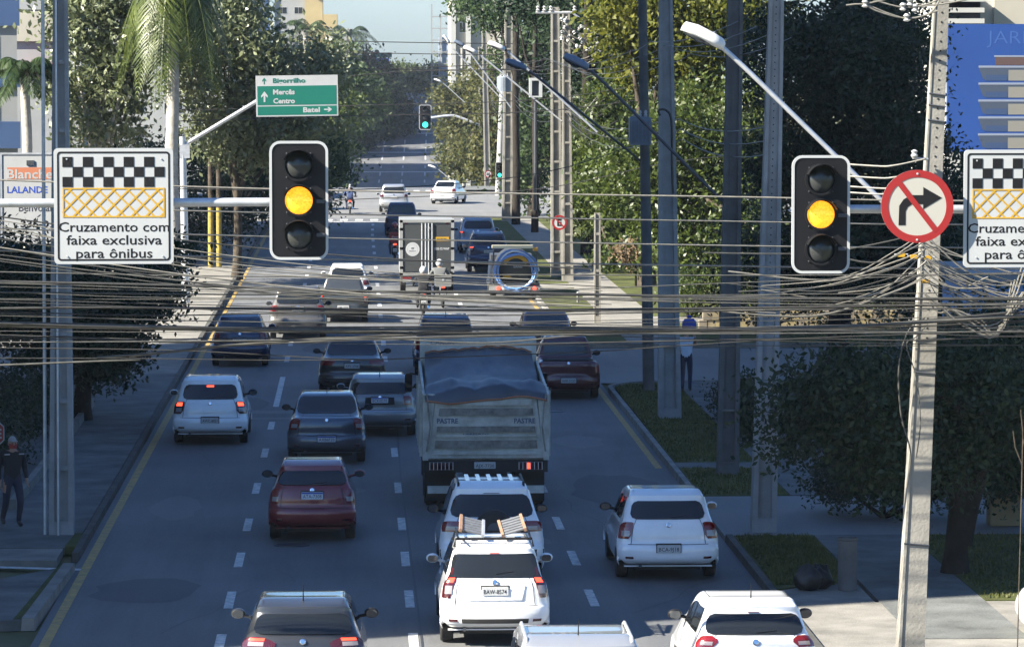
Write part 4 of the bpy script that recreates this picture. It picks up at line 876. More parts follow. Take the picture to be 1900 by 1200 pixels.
def hand_joints(J, E, wrist, tag_, dirv, sp, mi):
    """palm and five unequal fingers hanging from a wrist; dirv = pointing direction, sp = spread axis"""
    wv = Vector(J[wrist][:3]); dv = Vector(dirv).normalized(); sp = Vector(sp).normalized(); n = dv.cross(sp)
    pm = wv + dv * .06; J['palm' + tag_] = (*pm, (.030, .018), mi); E.append((wrist, 'palm' + tag_))
    for k, (o_, ln) in enumerate(((-.028, .065), (-.010, .08), (.010, .075), (.027, .055))):
        a = pm + dv * .035 + sp * o_; c = a + dv * ln * .55 + n * .012; e = c + dv * ln * .42 + n * .03
        J['f%d%s' % (k, tag_)] = (*a, .010, mi); J['g%d%s' % (k, tag_)] = (*c, .009, mi); J['h%d%s' % (k, tag_)] = (*e, .008, mi)
        E += [('palm' + tag_, 'f%d%s' % (k, tag_)), ('f%d%s' % (k, tag_), 'g%d%s' % (k, tag_)), ('g%d%s' % (k, tag_), 'h%d%s' % (k, tag_))]
    a = wv + dv * .045 - sp * .042; c = a + dv * .045 - sp * .012 + n * .012
    J['t0' + tag_] = (*a, .011, mi); J['t1' + tag_] = (*c, .009, mi); E += [(wrist, 't0' + tag_), ('t0' + tag_, 't1' + tag_)]
SKIN = mat('skin', (0.36, 0.20, 0.14), 0.55); CLOTH_BLK = mat('black_cloth', (0.014, 0.015, 0.018), 0.9); DENIM = mat('dark_denim', (0.018, 0.025, 0.05), 0.9)
SHOE = mat('shoe', (0.03, 0.028, 0.028), 0.6); SHIRT = mat('pale_shirt', (0.50, 0.56, 0.64), 0.85); CAPM = mat('grey_cap', (0.30, 0.30, 0.29), 0.85); HAIR = mat('dark_hair', (0.02, 0.016, 0.012), 0.7)
def head(t, x, y, z, face=-1, hair=HAIR, cap=None, mask=None, s=1.0):
    Mx = Matrix.Translation((x, y, z)) @ Matrix.Diagonal((.078 * s, .098 * s, .118 * s, 1))
    b = MB(); b.lathe([(math.cos(a), math.sin(a)) for a in np.linspace(-1.54, 1.54, 12)], 18, Mx); hd = b.obj('head', SKIN, t, 1.2)
    b = MB(); b.lathe([(.022, 0), (.016, .03), (.006, .045)], 8, Matrix.Translation((x, y + face * .09 * s, z - .03)) @ Matrix.Rotation(R(20) * -face, 4, 'X')); b.obj('nose', SKIN, hd)
    for sx in (-1, 1):
        b = MB(); b.lathe([(math.cos(a), math.sin(a)) for a in np.linspace(-1.5, 1.5, 6)], 8, Matrix.Translation((x + sx * .080 * s, y, z - .01)) @ Matrix.Diagonal((.012, .025, .034, 1))); b.obj('ear', SKIN, hd)
        b = MB(); b.lathe([(math.cos(a), math.sin(a)) for a in np.linspace(-1.5, 1.5, 6)], 8, Matrix.Translation((x + sx * .032 * s, y + face * .088 * s, z + .005)) @ Matrix.Diagonal((.014, .010, .009, 1))); b.obj('eye', M_INK, hd)
    b = MB(); b.box(x - .025, x + .025, y + face * .092 - .006, y + face * .092 + .006, z - .066, z - .056); b.obj('mouth', mat('lips', (.3, .1, .09), .6), hd)
    hm = cap or hair
    b = MB(); b.lathe([(math.cos(a), math.sin(a)) for a in np.linspace(.25, 1.54, 8)], 18, Matrix.Translation((x, y - face * .008, z + .005)) @ Matrix.Diagonal((.086 * s, .106 * s, .124 * s, 1))); b.obj('cap' if cap else 'hair', hm, hd, 1.2)
    if cap:
        b = MB(); b.prism([(x - .07, y + face * .08), (x - .05, y + face * .18), (x + .05, y + face * .18), (x + .07, y + face * .08)], lambda a, c, d_: (a, c, d_), z + .035, z + .05); b.obj('cap_peak', cap, hd)
    if mask:
        b = MB(); rows = [[(x + (.082 * s) * math.sin(a), y + face * (.104 * s) * math.cos(a) * (1.05), z + zz) for a in np.linspace(-1.35, 1.35, 9)] for zz in (-.01, -.05, -.10)]
        b.grid(rows); b.obj('face_mask', mask, hd, 1.0)
    return hd
# man walking on the left footway, facing the camera
pm = G(24, 988)
t = thing('person', 'person in black jacket, grey cap and red face mask walking on the left footway', 'person', (pm.x, pm.y, 0.105), R(22))
J = {'pel': (0, 0, .93, (.15, .11), 1), 'wst': (0, .01, 1.08, (.155, .115), 0), 'chs': (0, .01, 1.30, (.185, .125), 0), 'nk0': (0, 0, 1.44, (.09, .08), 0), 'nk': (0, -.01, 1.50, .055, 2), 'hd0': (0, -.02, 1.56, .06, 2),
     'shL': (.19, 0, 1.40, .075, 0), 'elL': (.25, .05, 1.13, .055, 0), 'wrL': (.26, -.06, .92, .04, 0), 'shR': (-.19, 0, 1.40, .075, 0), 'elR': (-.25, .07, 1.13, .055, 0), 'wrR': (-.25, .0, .90, .04, 0),
     'hpL': (.10, 0, .88, .10, 1), 'knL': (.12, -.12, .50, .07, 1), 'anL': (.12, .02, .10, .05, 1), 'toL': (.13, -.13, .04, .045, 3), 'hpR': (-.10, 0, .88, .10, 1), 'knR': (-.11, .06, .49, .07, 1), 'anR': (-.11, .30, .13, .05, 1), 'toR': (-.11, .20, .05, .04, 3)}
E = [('pel', 'wst'), ('wst', 'chs'), ('chs', 'nk0'), ('nk0', 'nk'), ('nk', 'hd0'), ('chs', 'shL'), ('shL', 'elL'), ('elL', 'wrL'), ('chs', 'shR'), ('shR', 'elR'), ('elR', 'wrR'), ('pel', 'hpL'), ('hpL', 'knL'), ('knL', 'anL'), ('anL', 'toL'), ('pel', 'hpR'), ('hpR', 'knR'), ('knR', 'anR'), ('anR', 'toR')]
hand_joints(J, E, 'wrL', 'a', (0, -.25, -1), (0, 1, 0), 2); hand_joints(J, E, 'wrR', 'b', (0, -.1, -1), (0, 1, 0), 2)
skinned('body', J, E, 'pel', [CLOTH_BLK, DENIM, SKIN, SHOE], t)
head(t, 0, -.02, 1.60, -1, HAIR, CAPM, mat('red_mask', (.32, .03, .025), .8))
for sx in (-1, 1): b = MB(); b.box(sx * .14 - .05, sx * .14 + .05, -.155, -.125, 1.385, 1.405); b.obj('jacket_stripe', M_SIGN_W, t)
# person with a blue load on the right footway, seen from behind
pm = G(1273, 733)
t = thing('person', 'person in pale shirt and dark trousers carrying a blue bundle on one shoulder', 'person', (pm.x, pm.y, 0.105), R(-8))
J = {'pel': (0, 0, .93, (.145, .11), 1), 'wst': (0, 0, 1.08, (.15, .11), 0), 'chs': (0, 0, 1.30, (.18, .12), 0), 'nk0': (0, 0, 1.44, (.085, .08), 0), 'nk': (0, .01, 1.50, .055, 2), 'hd0': (0, .02, 1.56, .06, 2),
     'shL': (.18, 0, 1.40, .07, 0), 'elL': (.26, .16, 1.25, .05, 2), 'wrL': (.20, .20, 1.50, .035, 2), 'shR': (-.18, 0, 1.40, .07, 0), 'elR': (-.24, .0, 1.13, .05, 0), 'wrR': (-.24, .08, .90, .036, 2),
     'hpL': (.09, 0, .88, .10, 1), 'knL': (.10, .08, .50, .068, 1), 'anL': (.10, -.02, .10, .048, 1), 'toL': (.10, .12, .04, .042, 3), 'hpR': (-.09, 0, .88, .10, 1), 'knR': (-.09, .02, .49, .068, 1), 'anR': (-.09, -.18, .13, .048, 1), 'toR': (-.09, -.06, .04, .04, 3)}
E = [e for e in E if 'palm' not in e[0] and 'palm' not in e[1] and not e[1][0] in 'fgh' or e[1] in ('hpL', 'hpR', 'hd0')]
E = [('pel', 'wst'), ('wst', 'chs'), ('chs', 'nk0'), ('nk0', 'nk'), ('nk', 'hd0'), ('chs', 'shL'), ('shL', 'elL'), ('elL', 'wrL'), ('chs', 'shR'), ('shR', 'elR'), ('elR', 'wrR'), ('pel', 'hpL'), ('hpL', 'knL'), ('knL', 'anL'), ('anL', 'toL'), ('pel', 'hpR'), ('hpR', 'knR'), ('knR', 'anR'), ('anR', 'toR')]
hand_joints(J, E, 'wrL', 'a', (0, 0, 1), (1, 0, 0), 2); hand_joints(J, E, 'wrR', 'b', (0, .15, -1), (0, 1, 0), 2)
skinned('body', J, E, 'pel', [SHIRT, DENIM, SKIN, SHOE], t)
head(t, 0, .02, 1.60, 1, HAIR)
bp = P(1276, 640, pm.y)
t2 = thing('bundle', 'blue bundle held up beside the head of the walking person', 'bundle', (pm.x + .10, pm.y + .22, 1.66))
b = MB(); b.lathe([(.05, 0), (.17, .04), (.20, .16), (.19, .30), (.12, .38), (.03, .40)], 14, Matrix.Diagonal((1.0, .8, 1, 1))); b.obj('sack', mat('blue_sack', (.03, .06, .32), .6, var=.3, vscale=6), t2, 1.0)
b = MB(); b.lathe([(.05, .39), (.08, .44), (.03, .47)], 10); b.obj('tied_neck', mat('blue_sack', (.03, .06, .32)), t2, 1.0)
# motorcycles: origin under the rear wheel, riding away
def motorcycle(label, px, d, tank, box=None, boxlab=None):
    x = XD(px, d); t = thing('motorcycle', label, 'motorcycle', (x, d, zp(d) + .008))
    for y, nm in ((.0, 'rear'), (1.28, 'front')):
        b = MB(); pts = [(0, y + .25 * math.cos(a), .30 + .25 * math.sin(a)) for a in np.linspace(0, 2 * math.pi, 25)]; b.tube(pts, .055, 8, False); o = b.obj('wheel', M_RUBBER, t, 1.0)
        q = MB(); q.lathe([(.06, -.05), (.06, .05)], 10, Matrix.Translation((0, y, .30)) @ Matrix.Rotation(math.pi / 2, 4, 'Y'))
        for k in range(6): q.tube([(0, y, .30), (0, y + .23 * math.cos(k * math.pi / 3), .30 + .23 * math.sin(k * math.pi / 3))], .012, 5)
        q.obj('rim', M_RIM, o)
    b = MB(); b.tube([(0, -.1, .78), (0, .35, .74), (0, .85, .85), (0, 1.05, .95)], [.05, .06, .07, .05], 8); b.tube([(0, .35, .7), (0, .5, .35), (0, .9, .4), (0, 1.0, .85)], .03, 6); b.box(-.13, .13, .4, .8, .25, .6); b.obj('frame', M_BLACK_MATT, t, 0.8)
    b = MB(); b.lathe([(math.cos(a), math.sin(a)) for a in np.linspace(-1.5, 1.5, 9)], 14, Matrix.Translation((0, .72, .86)) @ Matrix.Diagonal((.14, .26, .14, 1))); b.obj('fuel_tank', tank, t, 1.2)
    b = MB(); b.lathe([(math.cos(a), math.sin(a)) for a in np.linspace(-1.5, 1.5, 7)], 14, Matrix.Translation((0, .22, .80)) @ Matrix.Diagonal((.13, .42, .06, 1))); b.obj('seat', M_BLACK_MATT, t, 1.2)
    b = MB(); b.tube([(-.36, .92, 1.06), (-.12, 1.02, 1.02), (.12, 1.02, 1.02), (.36, .92, 1.06)], .016, 6); b.obj('handlebar', M_STEEL_DARK, t)
    b = MB(); b.tube([(-.07, 1.28, .30), (-.07, 1.05, .98)], .025, 6); b.tube([(.07, 1.28, .30), (.07, 1.05, .98)], .025, 6); b.obj('fork', M_GALV, t)
    for sg in (-1, 1):
        b = MB(); b.tube([(sg * .22, 1.0, 1.05), (sg * .30, .98, 1.22)], .008, 5); b.prism(rrect(sg * .33 - .06, sg * .33 + .06, 1.20, 1.28, .03, 3), XZ, .96, .985); b.obj('mirror', M_BLACK, t)
    b = MB(); b.tube([(.14, .65, .28), (.16, .2, .3), (.17, -.2, .36)], [.03, .045, .05], 8); b.obj('exhaust', M_CHROME, t)
    b = MB(); b.box(-.07, .07, -.30, -.25, .74, .81); b.obj('tail_light', M_BRAKE, t)
    b = MB(); b.hexa([(-.07, -.36, .42), (.07, -.36, .42), (.07, -.34, .42), (-.07, -.34, .42), (-.08, -.2, .74), (.08, -.2, .74), (.08, -.17, .74), (-.08, -.17, .74)]); b.obj('rear_mudguard', M_BLACK, t)
    plate(t, 0, -.37, .52, 'AVT-4432', w=.19, h=.15)
    if box:
        mm, hw_, z0, z1 = box
        q = thing('delivery_box', boxlab, 'box', (x, d, zp(d) + .008))
        b = MB(); b.prism(rrect(-hw_, hw_, z0, z1, .05, 4), XZ, -.42, -.02); b.obj('case', mm, q)
        b = MB(); b.box(-hw_ - .012, hw_ + .012, -.43, -.01, z1 - .11, z1 - .085); b.obj('lid_seam', M_BLACK, q)
        if mm is REDB: text('case_lettering', 'iFood', M_SIGN_W, q, 0, (z0 + z1) / 2 + .03, -.425, h=.09, width=.3)
        else:
            b = MB(); b.box(-.04, .04, -.435, -.42, z1 - .2, z1 - .12); b.obj('latch', M_GALV, q)
    return t
REDB = mat('red_box', (0.20, 0.012, 0.016), 0.6, var=.1, vscale=4); GREYB = mat('grey_case', (0.16, 0.165, 0.16), 0.5, var=.15, vscale=4)
def rider(label, px, d, jacket, trousers, helmet, bag=None):
    x = XD(px, d); t = thing('person', label, 'person', (x, d, zp(d) + .008))
    J = {'pel': (0, .25, .92, (.16, .13), 1), 'wst': (0, .27, 1.08, (.15, .12), 0), 'chs': (0, .34, 1.32, (.18, .13), 0), 'nk0': (0, .39, 1.44, (.09, .08), 0), 'nk': (0, .41, 1.50, .06, 2),
         'shL': (.20, .36, 1.40, .075, 0), 'elL': (.34, .58, 1.20, .055, 0), 'wrL': (.35, .86, 1.09, .04, 0), 'haL': (.34, .93, 1.08, .045, 3), 'shR': (-.20, .36, 1.40, .075, 0), 'elR': (-.34, .58, 1.20, .055, 0), 'wrR': (-.35, .86, 1.09, .04, 0), 'haR': (-.34, .93, 1.08, .045, 3),
         'hpL': (.12, .28, .88, .10, 1), 'knL': (.23, .66, .72, .075, 1), 'anL': (.20, .48, .36, .05, 1), 'toL': (.20, .62, .30, .045, 3), 'hpR': (-.12, .28, .88, .10, 1), 'knR': (-.23, .66, .72, .075, 1), 'anR': (-.20, .48, .36, .05, 1), 'toR': (-.20, .62, .30, .045, 3)}
    E = [('pel', 'wst'), ('wst', 'chs'), ('chs', 'nk0'), ('nk0', 'nk'), ('chs', 'shL'), ('shL', 'elL'), ('elL', 'wrL'), ('wrL', 'haL'), ('chs', 'shR'), ('shR', 'elR'), ('elR', 'wrR'), ('wrR', 'haR'), ('pel', 'hpL'), ('hpL', 'knL'), ('knL', 'anL'), ('anL', 'toL'), ('pel', 'hpR'), ('hpR', 'knR'), ('knR', 'anR'), ('anR', 'toR')]
    skinned('body', J, E, 'pel', [jacket, trousers, SKIN, SHOE], t)
    b = MB(); b.lathe([(math.cos(a), math.sin(a)) for a in np.linspace(-1.35, 1.54, 12)], 18, Matrix.Translation((0, .43, 1.62)) @ Matrix.Diagonal((.135, .16, .15, 1))); hm = b.obj('helmet', helmet, t, 1.2)
    b = MB(); rows = [[(.138 * math.sin(a), .43 + .164 * math.cos(a), 1.62 + zz) for a in np.linspace(-1.1, 1.1, 8)] for zz in (-.03, .05)]; b.grid(rows); b.obj('visor', M_GLASS, hm)
    return t
motorcycle('motorcycle with a grey top case beside the box truck', 822, 138, BLKP, (GREYB, .30, .80, 1.22), 'grey hard top case on the motorcycle behind the box truck')
rider('rider in dark clothes and pale helmet on the motorcycle with the grey case', 816, 138, mat('grey_jacket', (.10, .105, .105), .85), DENIM, M_SIGN_W)
motorcycle('black motorcycle with chrome lamps crossed by the cables', 786, 133, BLKP)
rider('rider in black jacket and white helmet on the black motorcycle', 786, 133, CLOTH_BLK, CLOTH_BLK, M_SIGN_W)
motorcycle('motorcycle with a red delivery box in the shaded stretch', 733, 172, BLKP, (REDB, .27, .86, 1.32), 'red delivery box with white lettering on the shaded motorcycle')
rider('rider in dark jacket behind the red delivery box', 733, 172, CLOTH_BLK, DENIM, REDP)
motorcycle('motorcycle in sunlight at the far junction', 650, 229, BLKP)
rider('rider in blue and red jacket and white helmet at the far junction', 650, 229, mat('blue_jacket', (.03, .05, .13), .8), DENIM, M_SIGN_W)

# ------------------------------------------------------------------ poles, lamps, signals, signs
def pole(label, base, d, H, wb, wt, m, style='dt', top=None, dep=.8, rib0=1.0, ribs=True, z0=0.1, group='concrete poles along the street', name='utility_pole', holes=False):
    """base px x; the shaft leans towards top px (px,py) when given"""
    x = XD(base, d); t = thing(name, label, 'pole', (x, d, z0), 0, group)
    lean = 0.0
    if top is not None: q = P(top[0], top[1], d); lean = (q.x - x) / (q.z - z0)
    def w_(z): return wb + (wt - wb) * z / H
    def q(b, a0, a1, y0, y1, za, zb):
        pts = []
        for z in (za, zb):
            W = w_(z); D = W * dep; cx = lean * z
            pts += [(cx + a0 * W, y0 * D, z), (cx + a1 * W, y0 * D, z), (cx + a1 * W, y1 * D, z), (cx + a0 * W, y1 * D, z)]
        b.hexa(pts)
    if style == 'dt':
        for sg in (-1, 1): b = MB(); q(b, sg * .5, sg * .28, -.5, .5, -.1, H); b.obj('flange', m, t)
        b = MB(); q(b, -.279, .279, -.22, .22, -.1, H); b.obj('web', m, t)
        b = MB(); q(b, -.279, .279, -.48, .48, -.1, .25); b.obj('foot', m, t)
        if ribs:
            z = rib0
            while z < H: b = MB(); q(b, -.279, .279, -.46, .46, z, z + .09); b.obj('rib', m, t); z += 1.25
    elif style == 'round':
        b = MB(); b.lathe([(wb / 2, -.1), (wb / 2, 0), (wt / 2, H)], 14, Matrix.Shear('XY', 4, (lean, 0))); b.obj('shaft', m, t, 0.8)
    else:
        b = MB(); q(b, -.5, .5, -.5, .5, -.1, H); b.obj('shaft', m, t)
        b = MB(); q(b, -.5 - .001, -.40, -.56, -.5, 0, H); b.obj('arris', m, t)
    if holes:
        b = MB(); z = holes
        while z < H - .3:
            W = w_(z); b.prism(circle(lean * z + .02, z, .016, 8), XZ, -.5 * W * dep - .004, -.5 * W * dep + .01); z += .42 if z < holes + .1 else .125
        tag(b.obj('bolt_holes', M_HOLE, t), kind='stuff')
    return t, x, lean
p1, p1x, p1l = pole('sunlit concrete pole carrying the cable tangle beside the no right turn sign', 1688, 50, 13, .37, .13, M_CONC, 'plain', (1746, 0), .8, z0=.09)
b = MB()
for k in range(46):
    z = 5.05 + .127 * k + 1.7 * (k > 9) * 0; W = .37 + (.13 - .37) * z / 13
    b.prism(circle(p1l * z + .01, z, .014, 8), XZ, -.5 * W * .8 - .005, -.5 * W * .8 + .01)
tag(b.obj('bolt_holes', M_HOLE, p1), kind='stuff')
for z in (2.3, 4.6, 7.95, 8.15, 8.3):
    W = .37 + (.13 - .37) * z / 13; b = MB(); b.tube([(p1l * z - W * .52, -.4 * W - .012, z), (p1l * z + W * .52, -.4 * W - .012, z - .03)], .012, 5); b.obj('strap', M_STEEL_DARK, p1)
p2, p2x, p2l = pole('tall grey concrete pole beside the driveway, bolt holes up its face', 1418, 70, 14, .47, .19, M_CONC_GREY, 'dt', (1440, 0), .8, 1.15, False)
b = MB()
for k in range(70):
    z = 4.0 + .128 * k; W = .47 + (.19 - .47) * z / 14
    b.prism(circle(p2l * z, z, .013, 8), XZ, -.22 * W * .8 - .005, -.22 * W * .8 + .01)
tag(b.obj('bolt_holes', M_HOLE, p2), kind='stuff')
p3, p3x, p3l = pole('dark concrete pole with a pale collar on the grass verge', 1351, 80, 15, .46, .24, M_CONC_DARK, 'dt', (1364, 0), .8, 1.1, False)
p4, p4x, p4l = pole('blue-grey concrete pole beside the footway with a pale collar', 1243, 93, 15, .56, .22, M_CONC_GREY, 'dt', (1235, 0), .8, 1.0, False)
p5, p5x, p5l = pole('thin dark pole carrying a grey transformer at the street corner', 1204, 101, 14, .32, .20, M_CONC_DARK, 'round', (1192, 0), .8)
p6, p6x, p6l = pole('slender short pole standing in the sunlit verge', 1108, 128, 3.75, .24, .20, M_CONC, 'dt', None, .8, .5)
p7, p7x, p7l = pole('left of a pair of pale ladder-like poles with a no parking sign', 1033, 157, 11.2, .50, .34, M_CONC, 'dt', (1030, 20), .8, 1.0)
p7b, p7bx, _ = pole('right of a pair of pale ladder-like poles with a no parking sign', 1053, 154, 11.0, .46, .30, M_CONC, 'dt', (1050, 20), .8, .6)
p8, p8x, _ = pole('pale ladder-like pole at the far junction corner', 941, 215, 14, .62, .42, M_CONC, 'dt', (944, 0), .8, 1.0)
pole('upper pale pole rising behind the dark tree trunks', 1109, 190, 15, .30, .26, M_CONC, 'round', (1114, 0))
for k, (bx, d_, H_, tx) in enumerate(((905, 290, 12.5, 900), (897, 310, 12.2, 892), (925, 262, 14, 934), (862, 420, 20, 858))):
    pole(['slim pole beyond the junction, nearest the yellow tree', 'slim pole beyond the junction beside another', 'slim pole just beyond the junction corner', 'slim far pole by the cream tower'][k], bx, d_, H_, .5, .35, M_CONC if k != 2 else M_CONC_GREY, 'dt' if k < 2 else 'round', (tx, 130), ribs=False, z0=zp(d_))
pl, plx, _ = pole('grey ladder-like pole behind the bus lane sign', 112, 70, 13, .46, .20, M_CONC_GREY, 'dt', (112, 0), .8, 1.2, True, holes=10)
b = MB(); b.tube([(-.30, -.1, 0), (-.26, -.1, 12)], .035, 6); b.obj('conduit', M_GALV, pl)
b = MB(); b.tube([(-.05, -.24, 0), (-.02, -.15, 12)], .02, 6); b.obj('conduit', M_GALV, pl)
# pale collars on the two dark poles
for pp, z, W in ((p4, 1.75, .53), (p3, 1.35, .46), (p2, 1.13, .45)):
    b = MB(); b.box(-W * .28, W * .28, -W * .42, W * .40, z, z + .035); b.obj('collar', M_KERB, pp)
# yellow-painted twin posts on the left
for k, (px, lab) in enumerate(((392, 'left of two yellow-painted poles on the left footway'), (407, 'right of two yellow-painted poles on the left footway'))):
    x = XD(px, 165); t = thing('painted_pole', lab, 'pole', (x, 165, .1), 0, 'yellow-painted twin poles')
    b = MB(); b.lathe([(.13, -.1), (.12, 2.6)], 12); b.obj('painted_foot', mat('faded_yellow_paint', (0.30, 0.22, 0.03), .7, var=.5, vscale=6, grime=(.12, .10, .04)), t); b = MB(); b.lathe([(.118, 2.6), (.11, 4.9)], 12); b.obj('shaft', M_BARK, t)
# street lamps
def lamp(label, head_px, d, joint_px, base_px, hm, m_arm, L=.62, group='street lamps on arms'):
    hp = P(head_px[0], head_px[1], d); jp = P(joint_px[0], joint_px[1], d); bp_ = P(base_px[0], base_px[1], d)
    t = thing('street_lamp', label, 'street lamp', bp_, 0, group); r = lambda v: tuple(v - bp_)
    k = jp - hp; kk = k.normalized()
    elbow = jp + Vector((.18, 0, -.03))
    pts = smooth_pts([r(bp_), r(bp_ + (jp - bp_) * .5 + Vector((.0, 0, .0))), r(jp + (bp_ - jp) * .14), r(jp - kk * .05)], 5)
    b = MB(); b.tube(pts, [.034] * len(pts), 8); b.obj('arm', m_arm, t, 1.0)
    M4 = Matrix.Translation(r(hp)) @ Matrix.Rotation(math.atan2(k.z, k.x), 4, 'Y').inverted() if False else Matrix.Translation(r(hp)) @ Matrix.Rotation(-math.atan2(kk.z, kk.x), 4, 'Y')
    b = MB(); rows = []
    for f, hw_, h1 in ((-.5, .07, .05), (-.47, .12, .10), (-.2, .15, .135), (.2, .14, .13), (.42, .12, .11), (.5, .06, .06)):
        rows.append([(f * L, hw_ * math.cos(a), (h1 if math.sin(a) > 0 else .045) * math.sin(a)) for a in np.linspace(0, 2 * math.pi, 14, endpoint=False)])
    rows = [[tuple(M4 @ Vector(p)) for p in r_] for r_ in rows]
    b.grid(rows, True); b.face(rows[0]); b.face(rows[-1]); h = b.obj('lamp_head', hm, t, 0.9)
    b = MB(); b.lathe([(math.cos(a), math.sin(a)) for a in np.linspace(-1.5, 0, 6)], 16, M4 @ Matrix.Translation((-.06, 0, -.03)) @ Matrix.Diagonal((L * .36, .11, .055, 1))); b.obj('diffuser', M_GLASS_CLEAR, h, 1.0)
    b = MB(); b.lathe([(.025, 0), (.025, .05), (.01, .06)], 8, M4 @ Matrix.Translation((.12, 0, .09))); b.obj('photocell', M_STEEL_DARK, h)
    return t
M_LAMPW = mat('lamp_white', (0.62, 0.62, 0.60), 0.4); M_LAMPB = mat('lamp_blue_grey', (0.12, 0.15, 0.2), 0.45)
lamp('white street lamp head on a long arm above the right traffic light', (1304, 70), 52, (1345, 90), (1690, 425), M_LAMPW, M_GALV, .64)
lamp('blue-grey street lamp head in shade, arm rising past the transformer', (1068, 117), 80, (1100, 133), (1352, 385), M_LAMPB, M_STEEL_DARK, .58)
lamp('blue-grey street lamp head in front of the tall trees', (957, 122), 101, (985, 133), (1190, 300), M_LAMPB, M_STEEL_DARK, .6)
lamp('pale street lamp head above the pair of pale poles', (921, 87), 128, (944, 97), (1108, 245), M_LAMPW, M_GALV, .62)
lamp('pale street lamp head below the cream tower', (872, 94), 154, (893, 104), (1042, 225), M_LAMPW, M_GALV, .6)
lamp('small dark street lamp head by the cream tower', (852, 82), 190, (866, 90), (948, 200), M_LAMPB, M_GALV, .6)
lamp('small pale street lamp head against the sky', (828, 74), 215, (842, 92), (942, 196), M_LAMPW, M_GALV, .6)
lamp('small lamp above the far red-roofed trees', (812, 150), 330, (822, 154), (862, 190), M_LAMPW, M_GALV, .7)
lamp('low street lamp beside the far junction', (802, 310), 300, (813, 314), (850, 345), M_LAMPW, M_GALV, .7)

# traffic lights over the road
M_LENS_OFF = mat('unlit_lens', (0.035, 0.037, 0.037), 0.25, spec=.5); M_AMBER = mat('amber_lens', (0.9, 0.45, 0.02), 0.3, emit=(1.0, 0.33, 0.015), es=0.42); M_GREENL = mat('green_lens', (0.02, 0.5, 0.4), .3, emit=(.05, 1.0, .75), es=.6)
_t = M_AMBER.node_tree; _b = _t.nodes['Principled BSDF']; _tc = _t.nodes.new('ShaderNodeTexCoord'); _v = _t.nodes.new('ShaderNodeTexVoronoi'); _v.inputs['Scale'].default_value = 55
_m = _t.nodes.new('ShaderNodeMix'); _m.data_type = 'RGBA'; _m.inputs[6].default_value = (1, .50, .04, 1); _m.inputs[7].default_value = (1, .22, .008, 1)
_r = _t.nodes.new('ShaderNodeMapRange'); _r.inputs[1].default_value = .1; _r.inputs[2].default_value = .8; _t.links.new(_tc.outputs['Object'], _v.inputs['Vector']); _t.links.new(_v.outputs['Distance'], _r.inputs[0]); _t.links.new(_r.outputs[0], _m.inputs[0]); _t.links.new(_m.outputs[2], _b.inputs['Emission Color'])
def signal(label, px, py, d, hpx, lit=1, m_lit=None, group='traffic lights over the near junction'):
    c = P(px, py, d); k = d / F; H = hpx * k; W = H * .495
    t = thing('traffic_light', label, 'traffic light', c, 0, group)
    b = MB(); b.prism(rrect(-W / 2 + .02, W / 2 - .02, -H / 2 + .02, H / 2 - .02, H * .075), XZ, 0, .03); b.obj('backplate', M_BLACK, t)
    b = MB(); o1 = rrect(-W / 2, W / 2, -H / 2, H / 2, H * .09); i1 = rrect(-W / 2 + H * .022, W / 2 - H * .022, -H / 2 + H * .022, H / 2 - H * .022, H * .07)
    rows = [[(a, y, z) for a, z in q] for q, y in ((o1, .02), (o1, -.008), (i1, -.008), (i1, .02))]; b.grid(rows + [rows[0]], True); b.obj('white_border', M_SIGN_W, t)
    b = MB(); b.box(-W * .33, W * .33, .03, .28, -H * .45, H * .45); b.obj('housing', M_BLACK, t)
    r = H * .107
    for i in range(3):
        z = H * .296 * (1 - i)
        q = MB(); ring(q, 0, z, r * 1.10, r * 1.28, -.03, .01); o = q.obj('lens_bezel', M_BLACK, t, .6)
        q = MB(); q.lathe([(r * 1.09, 0), (r * .98, .012), (r * .7, .035), (r * .35, .048), (.002, .052)], 28, Matrix.Translation((0, .0, z)) @ Matrix.Rotation(math.pi / 2, 4, 'X')); q.obj('lens', (m_lit or M_AMBER) if i == lit else M_LENS_OFF, o, 0.9)
        q = MB(); rows = []
        for yy in (-.005, -.20 * (H / 1.22)):
            rows.append([(r * 1.2 * math.cos(a), yy, z + r * 1.2 * math.sin(a)) for a in np.linspace(R(20), R(160), 14)])
        q.grid(rows); 
        rows = [[(p[0] * 1.03, p[1], z + (p[2] - z) * 1.03) for p in rr] for rr in rows]; q.grid(rows[::-1]); q.obj('visor', M_BLACK, o, 0.8)
        for a in (45, 135, 225, 315):
            q = MB(); q.lathe([(.008, 0), (.008, .008), (.004, .01)], 8, Matrix.Translation((r * 1.33 * math.cos(R(a)), -.002, z + r * 1.33 * math.sin(R(a)))) @ Matrix.Rotation(math.pi / 2, 4, 'X')); q.obj('screw', M_STEEL_DARK, o)
    for z in (-H * .29, -.01):
        q = MB(); q.box(W * .30, W * .44, -.03, 0, z - .018, z + .018); q.obj('bracket', M_STEEL_DARK, t)
    return t
signal('amber traffic light on the left arm beside the bus lane sign', 554.5, 372, 39, 220)
signal('amber traffic light on the right arm beside the no right turn sign', 1523, 398, 38.8, 220)
def mast(label, post_px, d, arm, top_py):
    bx = XD(post_px, d); t = thing('mast_arm', label, 'mast arm', (bx, d, 0), 0, 'galvanised mast arms over the near junction')
    zt = P(0, top_py, d).z
    b = MB(); b.lathe([(.14, 0), (.13, .3), (.09, zt + .3)], 16); b.obj('post', M_GALV, t, .8)
    pts = [P(px, py, d + .2) - Vector((bx, d, 0)) for px, py in arm]
    b = MB(); b.tube(pts, .046, 12); b.obj('arm', M_GALV, t, .8)
    return t
mast('galvanised arm holding the left traffic light and bus lane sign', -260, 39, [(-260, 378), (510, 375)], 378)
